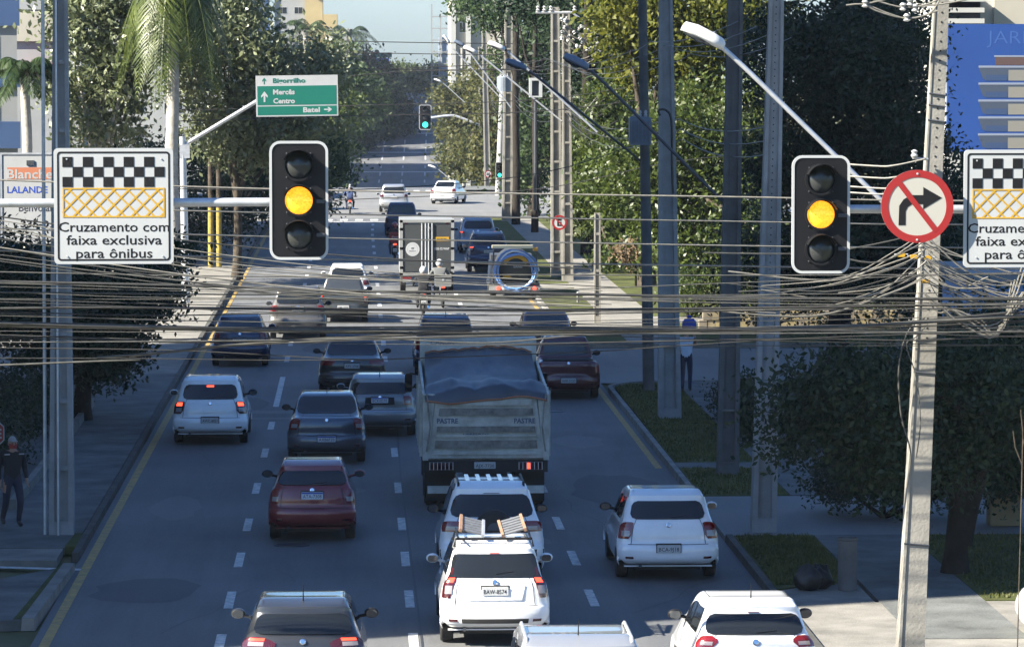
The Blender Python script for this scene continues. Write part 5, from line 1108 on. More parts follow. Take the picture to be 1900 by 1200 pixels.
mast('galvanised arm holding the right traffic light and no right turn sign', 2250, 38.8, [(2250, 389), (1560, 388)], 389)
def bus_sign(label, x0, y0, x1, y1, d):
    A = P(x0, y1, d); B = P(x1, y0, d); W = B.x - A.x; H = B.z - A.z; c = (A + B) / 2
    t = thing('bus_lane_sign', label, 'traffic sign', c, R(.6), 'white bus lane signs')
    b = MB(); b.prism(rrect(-W / 2, W / 2, -H / 2, H / 2, .045), XZ, 0, .02); b.obj('panel', M_SIGN_W, t)
    o1 = rrect(-W / 2 + .035, W / 2 - .035, -H / 2 + .035, H / 2 - .035, .035); i1 = rrect(-W / 2 + .052, W / 2 - .052, -H / 2 + .052, H / 2 - .052, .025)
    b = MB(); rows = [[(a, y, z) for a, z in q] for q, y in ((o1, 0.001), (o1, -.003), (i1, -.003), (i1, 0.001))]; b.grid(rows, True); b.obj('black_border', M_SIGN_BLACK, t)
    k = W / 219.0; fx = lambda p: -W / 2 + (p - 101) * k; fz = lambda q: H / 2 - (q - 275) * k
    cw = (304 - 117) / 10.0; ch = (346 - 291) / 3.0
    for r_ in range(3):
        for i in range(10):
            if (r_ + i) % 2 == 0:
                b = MB(); b.box(fx(117 + cw * i), fx(117 + cw * (i + 1)), -.004, 0, fz(291 + ch * (r_ + 1)), fz(291 + ch * r_)); b.obj('chequer', M_SIGN_BLACK, t)
    x0_, x1_, z0_, z1_ = fx(117), fx(304), fz(402), fz(348)
    b = MB()
    w_ = .014
    b.box(x0_, x1_, -.004, 0, z0_, z0_ + w_); b.box(x0_, x1_, -.004, 0, z1_ - w_, z1_); b.box(x0_, x0_ + w_, -.0045, 0, z0_, z1_); b.box(x1_ - w_, x1_, -.0045, 0, z0_, z1_)
    b.obj('yellow_frame', M_SIGN_YEL, t)
    hh = (z1_ - z0_); st = (x1_ - x0_) / 7.0
    for sg in (-1, 1):
        for i in range(-1, 9):
            xa, xb = x0_ + st * (i - .35 * sg), x0_ + st * (i - .35 * sg) + sg * hh * 1.0
            za, zb = z0_, z1_
            pts = []
            def clip(xa, za, xb, zb):
                dx = xb - xa; t0, t1 = 0.0, 1.0
                for lim, s_ in ((x0_, 1), (x1_, -1)):
                    pa, pb = (xa - lim) * s_, (xb - lim) * s_
                    if pa < 0 and pb < 0: return None
                    if pa < 0: t0 = max(t0, pa / (pa - pb))
                    if pb < 0: t1 = min(t1, pa / (pa - pb))
                return (xa + dx * t0, za + (zb - za) * t0, xa + dx * t1, za + (zb - za) * t1) if t1 > t0 else None
            q = clip(xa, za, xb, zb)
            if q and abs(q[2] - q[0]) > .02:
                n = Vector((-(q[3] - q[1]), q[2] - q[0])).normalized() * .0085
                b = MB(); yy = -.0032 - .0006 * sg
                b.face([(q[0] + n.x, yy, q[1] + n.y), (q[2] + n.x, yy, q[3] + n.y), (q[2] - n.x, yy, q[3] - n.y), (q[0] - n.x, yy, q[1] - n.y)]); b.obj('yellow_bar', M_SIGN_YEL, t)
    for s_, py, wd in (('Cruzamento com', 419.5, 203), ('faixa exclusiva', 443.5, 175), ('para ônibus', 468, 140)):
        text('lettering', s_, M_SIGN_BLACK, t, fx(211), fz(py), -.0015, h=17.5 * k, width=wd * k, bold=.012)
    for px, py in ((125, 295), (298, 295), (125, 474), (300, 474)):
        b = MB(); b.lathe([(.010, 0), (.008, .008)], 8, Matrix.Translation((fx(px), -.001, fz(py))) @ Matrix.Rotation(math.pi / 2, 4, 'X')); b.obj('rivet', M_GALV, t)
    for z in (-.2, .2): b = MB(); b.box(-W / 2 + .05, W / 2 - .05, .02, .05, z - .025, z + .025); b.obj('stiffener', M_GALV, t)
    return t
bus_sign('white bus lane sign with black chequers above a yellow grid, whole', 101, 275, 321, 490, 39)
bus_sign('white bus lane sign cut by the right edge of the photo', 1787, 278, 2007, 496, 38.8)
# no right turn sign
c = P(1702, 383, 38.7); k = 38.7 / F; r = 68 * k
t = thing('no_right_turn_sign', 'round red-rimmed no right turn sign', 'traffic sign', c)
b = MB(); b.prism(circle(0, 0, r, 48), XZ, 0, .015); b.obj('panel', M_CREAM_SIGN, t)
b = MB(); ring(b, 0, 0, r * .80, r, -.004, .01, 48); b.obj('red_rim', M_SIGN_RED, t)
def S2(pts): return [((a - 1702) * k, (383 - z) * k) for a, z in pts]
b = MB(); b.prism(S2([(1667, 418), (1680, 418), (1680, 392), (1684, 384), (1692, 379), (1713, 379), (1713, 388), (1748, 367), (1713, 347), (1713, 362), (1690, 362), (1676, 370), (1668, 382)][::-1]), XZ, -.003, 0.002); b.obj('arrow', M_SIGN_BLACK, t)
a_ = R(-52); dx, dz = math.cos(a_) * r * .86, math.sin(a_) * r * .86; n = Vector((-dz, dx)).normalized() * .028
b = MB(); b.prism([(-dx + n.x, -dz + n.y), (dx + n.x, dz + n.y), (dx - n.x, dz - n.y), (-dx - n.x, -dz - n.y)], XZ, -.006, -.003); b.obj('red_bar', M_SIGN_RED, t)
for z in (.335, -.345): b = MB(); b.lathe([(.012, 0), (.009, .008)], 10, Matrix.Translation((0, -.004, z * r / .376)) @ Matrix.Rotation(math.pi / 2, 4, 'X')); b.obj('bolt', M_GALV, t)
b = MB(); b.box(-.03, .03, .015, .2, -.25, .25); b.obj('bracket', M_GALV, t)
# green direction sign on an angled arm
d = 140; A = P(475, 216, d); B = P(627, 140, d); c = (A + B) / 2; W = B.x - A.x; H = B.z - A.z; k = d / F
t = thing('direction_sign', 'green direction sign with white lettering on a slanting arm', 'road sign', c); t.rotation_euler = (0, R(-.8), R(2))
b = MB(); b.box(-W / 2, W / 2, 0, .04, -H / 2, H / 2); b.obj('panel', M_SIGN_W, t)
fx = lambda p: (p - 551) * k; fz = lambda q: (178 - q) * k
b = MB(); b.box(fx(478), fx(624), -.006, 0, fz(194.5), fz(159.5)); b.obj('green_field', M_SIGN_GREEN, t)
b = MB(); b.box(fx(478), fx(624), -.006, 0, fz(213), fz(197)); b.obj('green_field', M_SIGN_GREEN, t)
text('lettering', 'Bigorrilho', M_SIGN_GREEN, t, fx(507), fz(149.5), -.006, h=8.5 * k, width=60 * k, bold=.03, align='L')
text('lettering', 'Mercês', M_SIGN_W, t, fx(507), fz(170.5), -.01, h=9 * k, width=40 * k, bold=.035, align='L')
text('lettering', 'Centro', M_SIGN_W, t, fx(507), fz(187), -.01, h=9 * k, width=40 * k, bold=.035, align='L')
text('lettering', 'Batel', M_SIGN_W, t, fx(593), fz(204), -.01, h=9 * k, width=31 * k, bold=.035, align='R')
def arrow(cx, cz, ln, m, ang, y):
    pts = [(-.08, -.5), (.08, -.5), (.08, .1), (.3, -.1), (.3, .1), (0, .5), (-.3, .1), (-.3, -.1), (-.08, .1)]
    ca, sa = math.cos(ang), math.sin(ang); b = MB(); b.prism([(cx + ln * (p[0] * ca - p[1] * sa), cz + ln * (p[0] * sa + p[1] * ca)) for p in pts], XZ, y - .004, y); b.obj('arrow', m, t)
arrow(fx(491), fz(150), 12 * k, M_SIGN_GREEN, 0, 0); arrow(fx(491), fz(179), 20 * k, M_SIGN_W, 0, -.006); arrow(fx(608), fz(204), 15 * k, M_SIGN_W, -math.pi / 2, -.006)
b = MB(); p0 = P(338, 268, d) - c; p1_ = P(478, 186, d) - c; b.tube([p0 + Vector((0, .12, 0)), p1_ + Vector((0, .12, 0)), Vector((W * .4, .12, p1_.z + .02))], .075, 10); b.obj('arm', M_GALV, t, .8)
b = MB(); zz = -c.z + .1; b.tube([(p0.x, .12, zz), (p0.x, .12, p0.z + .35)], [.16, .12], 12); b.obj('post', M_GALV, t, .8)
b = MB(); b.box(p0.x - .12, p0.x + .25, .0, .24, p0.z - .45, p0.z + .05); b.obj('bracket', M_GALV, t)
# far signs and signals
signal('small green traffic light hanging over the far road', 789, 218, 300, 46, 2, M_GREENL, 'far traffic lights')
signal('small green traffic light on the far pole', 927, 316, 225, 30, 2, M_GREENL, 'far traffic lights')
t = thing('signal_arm', 'curved pale arm carrying the far green traffic light', 'mast arm', P(935, 330, 300)); o_ = P(935, 330, 300)
b = MB(); b.tube(smooth_pts([P(935, 262, 300) - o_, P(900, 238, 300) - o_, P(850, 217, 300) - o_, P(830, 215, 300) - o_, P(800, 219, 300) - o_], 5), .10, 8); b.obj('arm', M_GALV, t)
b = MB(); b.tube([P(935, 405, 300) - o_, P(935, 255, 300) - o_], .16, 8); b.obj('post', M_GALV, t)
t = thing('no_parking_sign', 'small round red no parking sign on the pair of pale poles', 'traffic sign', P(1038, 413, 153.5)); r = 14 * 153.5 / F
b = MB(); b.prism(circle(0, 0, r, 24), XZ, 0, .02); b.obj('panel', M_SIGN_W, t)
b = MB(); ring(b, 0, 0, r * .74, r, -.006, .01, 24); b.obj('red_rim', M_SIGN_RED, t)
text('lettering', 'E', M_SIGN_BLACK, t, 0, 0, -.004, h=r * .85, bold=.05)
b = MB(); b.prism([(-.62 * r, .5 * r), (-.5 * r, .62 * r), (.62 * r, -.5 * r), (.5 * r, -.62 * r)], XZ, -.010, -.006); b.obj('red_bar', M_SIGN_RED, t)
t = thing('speed_sign', 'tiny round white speed sign beyond the junction', 'traffic sign', P(906, 323, 289)); r = 7 * 289 / F
b = MB(); b.prism(circle(0, 0, r, 20), XZ, 0, .02); b.obj('panel', M_SIGN_W, t); b = MB(); ring(b, 0, 0, r * .75, r, -.006, .01, 20); b.obj('red_rim', M_SIGN_RED, t); text('lettering', '60', M_SIGN_BLACK, t, 0, 0, -.004, h=r * .7, bold=.04)
t = thing('far_direction_sign', 'small green and blue sign against the sky on the hill', 'road sign', P(712, 107, 600)); k = 600 / F
b = MB(); b.box(-15 * k, 15 * k, 0, .1, 0, 9 * k); b.obj('green_panel', M_SIGN_GREEN, t); b = MB(); b.box(-15 * k, 10 * k, 0, .1, -7 * k, -.1); b.obj('blue_panel', mat('sign_blue', (.03, .1, .5), .5), t)
b = MB(); b.tube([(-16 * k, .1, 10 * k), (-16 * k, .1, -75 * k)], .16, 8); b.obj('post', M_STEEL_DARK, t)
# stop sign at the left edge
c = P(-22, 804, 73.5); t = thing('stop_sign', 'red octagonal stop sign cut by the left edge', 'traffic sign', c); r = .32
oc = [(r * math.cos(R(22.5 + 45 * i)), r * math.sin(R(22.5 + 45 * i))) for i in range(8)]
b = MB(); b.prism([(a * 1.06, z * 1.06) for a, z in oc], XZ, 0.004, .02); b.obj('white_rim', M_SIGN_W, t); b = MB(); b.prism(oc, XZ, -.002, .01); b.obj('panel', M_SIGN_RED, t); text('lettering', 'PARE', M_SIGN_W, t, 0, 0, -.006, h=.18, width=.52, bold=.03)
b = MB(); b.tube([(0, .05, -c.z + .1), (0, .05, .3)], .03, 8); b.obj('post', M_GALV, t)
# shop hoarding
d = 119; A = P(5, 452, d); B = P(128, 287, d); c = (A + B) / 2; W = B.x - A.x; H = B.z - A.z; k = d / F
t = thing('shop_hoarding', 'white shop hoarding with an orange band behind the left pole', 'hoarding', c)
b = MB(); b.box(-W / 2, W / 2, 0, .06, -H / 2, H / 2); b.obj('panel', M_SIGN_W, t)
fx = lambda p: (p - 66.5) * k; fz = lambda q: (369.5 - q) * k
b = MB(); b.box(fx(14), W / 2 - .01, -.006, 0, fz(333), fz(311)); b.obj('orange_band', mat('terracotta_print', (.42, .15, .08), .6), t)
text('lettering', 'Blanche', M_SIGN_W, t, fx(14), fz(323), -.01, h=17 * k, width=84 * k, bold=.02, align='L')
text('lettering', 'LALANDE', M_PLATE_BLUE, t, fx(14), fz(352), -.004, h=12 * k, width=74 * k, bold=.015, align='L')
text('lettering', 'Benvolar', M_STEEL_DARK, t, fx(35), fz(385), -.004, h=14 * k, width=64 * k, bold=.01, align='L')
text('lettering', '336-0', M_SIGN_BLACK, t, fx(38), fz(415), -.004, h=12 * k, width=52 * k, bold=.03, align='L')
b = MB(); b.box(fx(50), fx(64), -.03, 0, fz(307), fz(298)); b.obj('flood_lamp', M_STEEL_DARK, t)
for x in (-W * .4, W * .4): b = MB(); b.box(x - .06, x + .06, .06, .16, -c.z + .1, H / 2); b.obj('post', M_GALV, t)
o1 = [(-W / 2 - .05, -H / 2), (W / 2 + .05, -H / 2), (W / 2 + .05, H / 2 + .05), (-W / 2 - .05, H / 2 + .05)]
b = MB(); b.box(-W / 2 - .06, W / 2 + .06, -.02, .05, H / 2, H / 2 + .06); b.obj('top_rail', M_GALV, t); b = MB(); b.box(-W / 2 - .06, -W / 2, -.02, .05, -H / 2, H / 2); b.obj('side_rail', M_GALV, t)
# blue billboard with a printed apartment building
d = 131; A = P(1757, 282, d); B = P(1990, 45, d); c = (A + B) / 2; W = B.x - A.x; H = B.z - A.z; k = d / F
t = thing('billboard', 'large blue billboard picturing a balconied apartment building', 'billboard', c)
b = MB(); b.box(-W / 2, W / 2, 0, .15, -H / 2, H / 2); b.obj('panel', mat('billboard_blue', (0.014, 0.052, 0.21), .5, var=.12, vscale=.3), t)
fx = lambda p: (p - 1873.5) * k; fz = lambda q: (163.5 - q) * k
text('lettering', 'JARDIM', mat('pale_blue_print', (.035, .09, .27), .5), t, fx(1830), fz(69), -.006, h=24 * k, width=135 * k, bold=-.01, align='L')
M_PR1 = mat('print_slab', (.19, .22, .28), .5); M_PR2 = mat('print_shade', (.045, .06, .09), .5); M_PR3 = mat('print_wall', (.19, .185, .16), .5); M_PR4 = mat('print_glass', (.03, .055, .12), .5); M_PR5 = mat('print_brown', (.08, .05, .045), .5)
for i in range(6):
    y = 122 + 31.5 * i
    b = MB(); b.prism([(fx(1815), fz(y + 4)), (fx(1815), fz(y)), (W / 2 - .02, fz(y)), (W / 2 - .02, fz(y + 4))], XZ, -.012, 0); b.obj('printed_slab', M_PR1, t)
    b = MB(); b.prism([(fx(1815), fz(y + 4)), (W / 2 - .02, fz(y + 4)), (W / 2 - .02, fz(y + 26)), (fx(1824), fz(y + 26))][::-1], XZ, -.004, 0); b.obj('printed_recess', M_PR2, t)
    b = MB(); b.box(fx(1871), W / 2 - .03, -.008, 0, fz(y + 28), fz(y + 8)); b.obj('printed_wall', M_PR3, t)
    b = MB(); b.box(fx(1828), fx(1869), -.008, 0, fz(y + 28), fz(y + 17)); b.obj('printed_balustrade', M_PR4, t)
b = MB(); b.box(fx(1846), W / 2 - .03, -.008, 0, fz(121), fz(106)); b.obj('printed_penthouse', M_PR5, t)
b = MB(); b.box(fx(1844), W / 2 - .03, -.012, 0, fz(106), fz(103)); b.obj('printed_roof', M_PR1, t)
for x in (-W * .35, W * .1): b = MB(); b.box(x - .12, x + .12, .15, .45, -c.z, H / 2 - .3); b.obj('post', M_STEEL_DARK, t)
# transformers and equipment on poles
def equip(name, label, px, py, d, w_, h_, m, dz=.3):
    c = P(px, py, d); t = thing(name, label, 'transformer' if 'trans' in name else 'cabinet', c)
    return t, w_ * d / F, h_ * d / F
t, W, H = equip('transformer', 'grey box transformer mounted on the thin dark pole', 1187, 243, 100.6, 40, 52, None)
M_TRANS = mat('transformer_grey', (.16, .185, .22), .55, var=.15, vscale=4)
b = MB(); b.prism(rrect(-W / 2, W / 2, -H / 2, H / 2, .05), XZ, -.35, .15); b.obj('tank', M_TRANS, t)
for i in range(6): b = MB(); x = -W * .42 + W * .168 * i; b.box(x - .012, x + .012, -.42, -.35, -H * .4, H * .38); b.obj('cooling_fin', M_TRANS, t)
for x in (-.15, 0, .15): b = MB(); b.lathe([(.03, 0), (.05, .04), (.03, .08), (.045, .12), (.02, .18)], 10, Matrix.Translation((x, -.1, H / 2))); b.obj('bushing', M_PORCELAIN, t)
t, W, H = equip('transformer', 'dark grey transformer on the far junction pole', 935, 157, 214, 26, 26, None)
b = MB(); b.lathe([(W / 2, -H / 2), (W / 2, H / 2), (W * .4, H / 2 + .08)], 18); b.obj('tank', M_TRANS, t)
for x in (-.2, 0, .2): b = MB(); b.lathe([(.03, 0), (.06, .06), (.03, .12), (.02, .25)], 8, Matrix.Translation((x, 0, H / 2))); b.obj('bushing', M_PORCELAIN, t)
t, W, H = equip('sign_box', 'white open-framed box hanging among the trees', 994, 163, 172, 24, 36, None)
ring_ = [(-W / 2, -H / 2), (W / 2, -H / 2), (W / 2, H / 2), (-W / 2, H / 2)]
b = MB(); b.box(-W / 2, -W * .3, -.1, .3, -H / 2, H / 2); b.box(W * .25, W / 2, -.1, .3, -H / 2, H / 2); b.box(-W * .3, W * .25, -.1, .3, H * .36, H / 2); b.box(-W * .3, W * .25, -.1, .3, -H / 2, -H * .42); b.obj('frame', M_SIGN_W, t)
b = MB(); b.box(-W * .3, W * .25, .1, .2, -H * .42, H * .36); b.obj('back', M_STEEL_DARK, t)
b = MB(); b.tube([(0, .4, -5.6), (0, .4, H * .6)], .07, 8); b.obj('pole', M_STEEL_DARK, t)
# rubbish bags and concrete bin
for (px, py, s_, lab) in ((1500, 1104, .23, 'shiny black rubbish bag nearer the white hatchback'), (1521, 1101, .21, 'black rubbish bag beside the concrete bin')):
    p = G(px, py); t = thing('rubbish_bag', lab, 'rubbish bag', (p.x, p.y, .1), 0, 'black rubbish bags on the verge')
    b = MB(); rows = []
    for i in range(9):
        f = i / 8; rr = s_ * (math.sin(math.pi * min(1, f * .86 + .14)) ** .55)
        rows.append([(rr * (1 + .13 * math.sin(5 * a + 7 * f + px) + .08 * math.sin(11 * a - 9 * f)) * math.cos(a), rr * (1 + .14 * math.cos(4 * a + f * 9)) * math.sin(a), f * s_ * 1.75 * (1 + .10 * math.sin(3 * a + px))) for a in np.linspace(0, 2 * math.pi, 20, endpoint=False)])
    b.grid(rows, True); b.obj('sack', mat('bin_liner', (.008, .008, .009), .5), t, 1.2)
    b = MB(); b.lathe([(.05, s_ * 1.6), (.02, s_ * 1.75), (.035, s_ * 1.85)], 7, Matrix.Shear('XY', 4, (.3, .1))); b.obj('tied_neck', mat('bin_liner', (.008, .008, .009)), t)
p = G(1572, 1104); t = thing('litter_bin', 'tall grey concrete litter bin on the footway', 'bin', (p.x, p.y, .1))
b = MB(); b.lathe([(.16, 0), (.16, .82), (.145, .83), (.145, .3)], 22, caps=False); b.obj('drum', M_CONC_DARK, t, .6); b = MB(); ring(b, 0, 0, .15, .175, 0, .03); o = b.obj('rim', M_CONC_DARK, t); o.rotation_euler = (math.pi / 2, 0, 0); o.location = (0, 0, .84)
# thin white marker post on the lit verge and small roadside posts
for px, py, lab in ((1072, 566, 'short white marker post on the sunlit grass'), (1580, 930, 'tiny white-topped post in the dark shrubbery')):
    p = G(px, py); t = thing('marker_post', lab, 'post', (p.x, p.y, .1)); b = MB(); b.lathe([(.04, 0), (.04, .28)], 8); b.obj('post', M_CONC, t); b = MB(); b.lathe([(.05, .28), (.05, .36), (.02, .4)], 8); b.obj('cap', M_SIGN_W, t)

# ------------------------------------------------------------------ cables
def cable(label, pts, r, m, group, d=None, cat='cable', name='cable', n=5, k=5):
    w = [P(*q) if len(q) == 3 else P(q[0], q[1], d) for q in pts]
    w = smooth_pts(w, k) if len(w) > 2 else w
    o = w[0]; b = MB(); b.tube([p - o for p in w], r, n)
    ob = b.obj(name, m, None, 1.2); ob.location = o
    return tag(ob, label, cat, group)
GP = 'four parallel power lines crossing the street'
for i, (a, b0, c_, e) in enumerate(((334, 350, 366, 372), (381, 394, 411, 416), (424, 438, 456, 459), (465, 478, 494, 498))):
    cable(['topmost', 'second', 'third', 'lowest'][i] + ' of four parallel pale power lines crossing the street', [(-300, a - 14), (0, a), (480, b0), (950, (b0 + c_) / 2 + 1), (1400, c_), (1700, e), (2300, e + 2)], .0115, M_WIRE_PALE, GP, 49.5 + .15 * i, 'power line', 'power_line')
GT = 'telecom cables strung across the street'; LT = 'one of the many thin grey wires filling the tangle across the street'
TH = [([(-300, 516), (0, 522), (400, 531), (640, 540), (950, 543), (1400, 552), (1900, 555), (2300, 553)], .026), ([(-300, 540), (0, 542), (400, 546), (900, 549), (1260, 560), (1700, 566), (2300, 560)], .014),
      ([(-300, 573), (0, 572), (200, 570), (640, 574), (950, 575), (1400, 571), (1900, 563), (2300, 556)], .026), ([(-300, 575), (0, 579), (300, 585), (600, 580), (900, 585), (1300, 578), (1900, 570), (2300, 566)], .012),
      ([(-300, 594), (0, 599), (330, 607), (560, 612), (950, 610), (1260, 612), (1560, 606), (1700, 598), (1900, 586), (2300, 570)], .036), ([(-300, 600), (0, 605), (400, 612), (800, 618), (1300, 613), (1600, 604), (1900, 578), (2300, 555)], .026),
      ([(-300, 622), (0, 624), (160, 626), (330, 635), (640, 628), (900, 616), (1300, 618), (1900, 597), (2300, 580)], .015), ([(180, 663), (300, 654), (420, 641), (640, 626), (900, 617), (1200, 613)], .024), ([(240, 662), (330, 652), (460, 640), (700, 630), (1000, 622)], .012),
      ([(-300, 640), (0, 645), (330, 650), (640, 666), (780, 664), (1100, 652), (1260, 641), (1500, 627), (1900, 612), (2300, 590)], .011), ([(-300, 686), (0, 677), (150, 671), (260, 667)], .02), ([(-300, 660), (0, 664), (280, 665), (500, 668), (700, 667)], .009),
      ([(900, 640), (1260, 632), (1500, 628), (1700, 631), (1900, 622), (2300, 610)], .016), ([(560, 634), (700, 628), (900, 636), (1080, 622), (1300, 616)], .015)]
LTH = ['uppermost heavy dark cable of the tangle, just below the bus lane sign', 'slim dark cable below the uppermost heavy one', 'heavy dark cable through the middle of the tangle', 'slim wavy cable close under the middle heavy one', 'thickest black cable bundle of the tangle', 'second heavy bundle just under the thickest one',
       'slim cable sagging towards the left pole below the bundles', 'heavy cable slanting down to the left across the navy hatchback', 'slim cable slanting down beside the heavy slanting one', 'lowest thin cable crossing in front of the dump truck', 'short heavy cable end at the far left, lowest of all', 'very thin low cable in front of the dark tree', 'slim lower cable between the poles on the right', 'slim cable dipping above the dump truck']
for i, (pts, r) in enumerate(TH): cable(LTH[i], pts, r * .72, (M_WIRE, M_WIRE_GREY, M_WIRE)[i % 3], GT, 48.6 + .07 * i)
R_ = random.Random(5)
for i in range(17):
    y0 = R_.uniform(496, 640); y1 = y0 + R_.gauss(8, 16); y2 = min(640, max(505, y1 + R_.gauss(0, 14))); sag = R_.uniform(2, 9)
    cable(LT, [(-300, y0 - 6), (0, y0), (450 + R_.uniform(-150, 150), (y0 + y1) / 2 + sag), (950, y1 + sag * .6), (1450 + R_.uniform(-150, 100), (y1 + y2) / 2 + sag * .5), (1900, y2), (2300, y2 - 8)], R_.choice((.005, .006, .007, .009)), R_.choice((M_WIRE, M_WIRE_GREY, M_WIRE_GREY)), GT, 47.8 + R_.uniform(0, 1.8))
LF = 'thin slanting drop wire fanning down from the upper left'; GF = 'drop wires fanning from the left'
for i in range(11):
    y0 = 400 + 9 * i + R_.uniform(-6, 6); x1 = R_.uniform(420, 760); y1 = y0 + R_.uniform(55, 110)
    cable(LF, [(-300, y0 - 45), (0, y0), (x1 * .5, y0 + (y1 - y0) * .58), (x1, y1), (x1 + 420, y1 + 22)], R_.choice((.006, .007, .010)), R_.choice((M_WIRE_GREY, M_WIRE_PALE, M_WIRE)), GF, 47 + R_.uniform(0, 1.5))
LP = 'pale drop wire radiating from the sunlit concrete pole'; GPn = 'drop wires radiating from the sunlit pole'
for i in range(40):
    sx = 1714 + R_.uniform(-9, 9); sy = R_.uniform(425, 520); left = R_.random() < .45
    ex = R_.uniform(1290, 1560) if left else R_.uniform(1800, 2050); ey = sy + R_.uniform(15, 110)
    mx = (sx + ex) / 2; my = (sy + ey) / 2 + R_.uniform(8, 38)
    cable(LP, [(sx, sy), ((sx * 2 + mx) / 3, (sy * 2 + my) / 3 + 6), (mx, my), (ex, min(ey, 575))], R_.choice((.006, .007, .009, .011)), R_.choice((M_WIRE_PALE, M_WIRE_PALE, M_WIRE_GREY)), GPn, 49.3 + R_.uniform(-.4, .2))
for i in range(9):
    sx = 1905 + R_.uniform(-30, 30); cable(LP, [(sx, R_.uniform(480, 560)), (1850, R_.uniform(600, 625)), (1800 + R_.uniform(-30, 20), R_.uniform(575, 600)), (1740, R_.uniform(560, 580)), (1716, 545)], .010, M_WIRE_PALE, GPn, 49.2 + R_.uniform(-.3, .2))
for y0, y1 in ((308, 303), (330, 328), (349, 345), (360, 372)):
    cable('short sunlit wire tied to the pole above the no right turn sign', [(1480, y0 - 10, 50.6), (1620, y0, 50.0), (1660, y0 - 1, 49.8), (1716, y1 - 8, 49.7)], .012, M_WIRE_PALE, 'short wires at the sunlit pole')
cable('wire looping down the sunlit pole', [(1716, 590), (1685, 615), (1668, 680), (1672, 770), (1690, 840), (1683, 905)], .011, M_WIRE_GREY, 'loops on the sunlit pole', 49.6)
cable('second wire looping down the sunlit pole', [(1722, 600), (1700, 625), (1682, 640), (1700, 700), (1708, 780), (1700, 850)], .008, M_WIRE_GREY, 'loops on the sunlit pole', 49.6)
# hardware on the sunlit pole
for (px, py, lab) in ((1672, 473, 'yellow cable clamp hanging nearest the traffic light'), (1696, 476, 'yellow cable clamp close to the sunlit pole'), (1722, 478, 'small yellow tag on the sunlit pole'), (1718, 522, 'lowest yellow tag on the sunlit pole')):
    t = thing('cable_clamp', lab, 'clamp', P(px, py, 49.3), 0, 'yellow clamps at the sunlit pole'); b = MB(); b.prism(rrect(-.05, .05, -.025, .025, .015, 3), XZ, -.02, .02); b.obj('body', M_SIGN_YEL, t); b = MB(); b.tube([(-.09, 0, .01), (.09, 0, .01)], .008, 5); b.obj('bolt', M_GALV, t)
t = thing('crossarm', 'short crossarm with white insulators at the sunlit pole', 'crossarm', P(1716, 296, 49.75))
b = MB(); b.tube([(-.16, 0, .02), (.05, .05, 0)], .018, 6); b.obj('bar', M_GALV, t); b = MB(); b.lathe([(.03, 0), (.05, .03), (.03, .06), (.045, .09), (.015, .11)], 12, Matrix.Translation((-.14, 0, .02))); b.obj('insulator', M_PORCELAIN, t)
# jumpers and insulators at the top right
t = thing('insulator_string', 'cluster of pale insulators and jumpers at the top right', 'insulators', P(1690, 15, 49.6)); o_ = P(1690, 15, 49.6)
for px, py in ((1605, 8), (1675, 14), (1688, 5), (1697, 16), (1682, 34)):
    q = P(px, py, 49.6) - o_; b = MB(); b.lathe([(.02, -.05), (.045, -.03), (.02, 0), (.045, .03), (.02, .06)], 12, Matrix.Translation(q)); b.obj('insulator', M_PORCELAIN, t)
for pts in ([(1570, 10), (1605, 9), (1650, 26), (1690, 35), (1740, 20)], [(1605, 8), (1640, 0), (1680, -10)], [(1605, 9), (1630, 22), (1680, 34), (1725, 25), (1745, -5)], [(1690, 14), (1760, 6), (1830, -8)], [(1620, 0), (1675, 14), (1720, 8), (1750, -6)]):
    b = MB(); b.tube(smooth_pts([P(a, c_, 49.6) - o_ for a, c_ in pts], 5), .012, 5); b.obj('jumper', M_WIRE_PALE, t)
# along-street wires on the right-hand poles, one span each
SN = ['the holed grey pole and the blue-grey pole', 'the blue-grey pole and the transformer pole', 'the transformer pole and the pair of pale poles', 'the pair of pale poles and the junction pole', 'the junction pole and the slim poles', 'the slim poles and the cream tower']
SP = [(p2x, 70, 9.6), (p4x, 93, 9.4), (p5x, 101, 9.2), (p7x, 157, 9.2), (p8x, 215, 9.4), (XD(905, 290), 290, 9.0 + zp(290)), (XD(862, 420), 420, 8.0 + zp(420))]
GA = 'wires running along the right-hand poles'
for i in range(len(SP) - 1):
    for k in range(7):
        off = (-.5 + .33 * k) if k < 4 else .05 * k; z = -.1 * k if k < 4 else -1.9 - .25 * (k - 4)
        a = Vector((SP[i][0] + off, SP[i][1], SP[i][2] + z)); e = Vector((SP[i + 1][0] + off, SP[i + 1][1], SP[i + 1][2] + z))
        pts = [a + (e - a) * f + Vector((0, 0, -4 * f * (1 - f) * (e - a).length * .006 * (1 + .15 * k))) for f in np.linspace(0, 1, 9)]
        b = MB(); b.tube([p - a for p in pts], .010 if k < 4 else .013, 5); o = b.obj('overhead_wire', M_WIRE, None, 1.2); o.location = a
        tag(o, 'dark overhead wire running between ' + SN[i], 'wire', GA)
for (y0, y1, y2, d_) in ((196, 134, 60, 160), (205, 140, 82, 165), (66, 77, 79, 210), (88, 98, 99, 212), (120, 128, 122, 170), (205, 196, 150, 150), (225, 215, 178, 152), (350, 352, 250, 120), (385, 370, 300, 125)):
    cable('dark wire crossing the street high up in the distance', [(330, y0), (660, y1), (1000, (y1 * 2 + y2) / 3 + 4), (1250, y2), (1500, y2 - 22)], .018 * d_ / 150, M_WIRE, 'far wires crossing the street', d_)
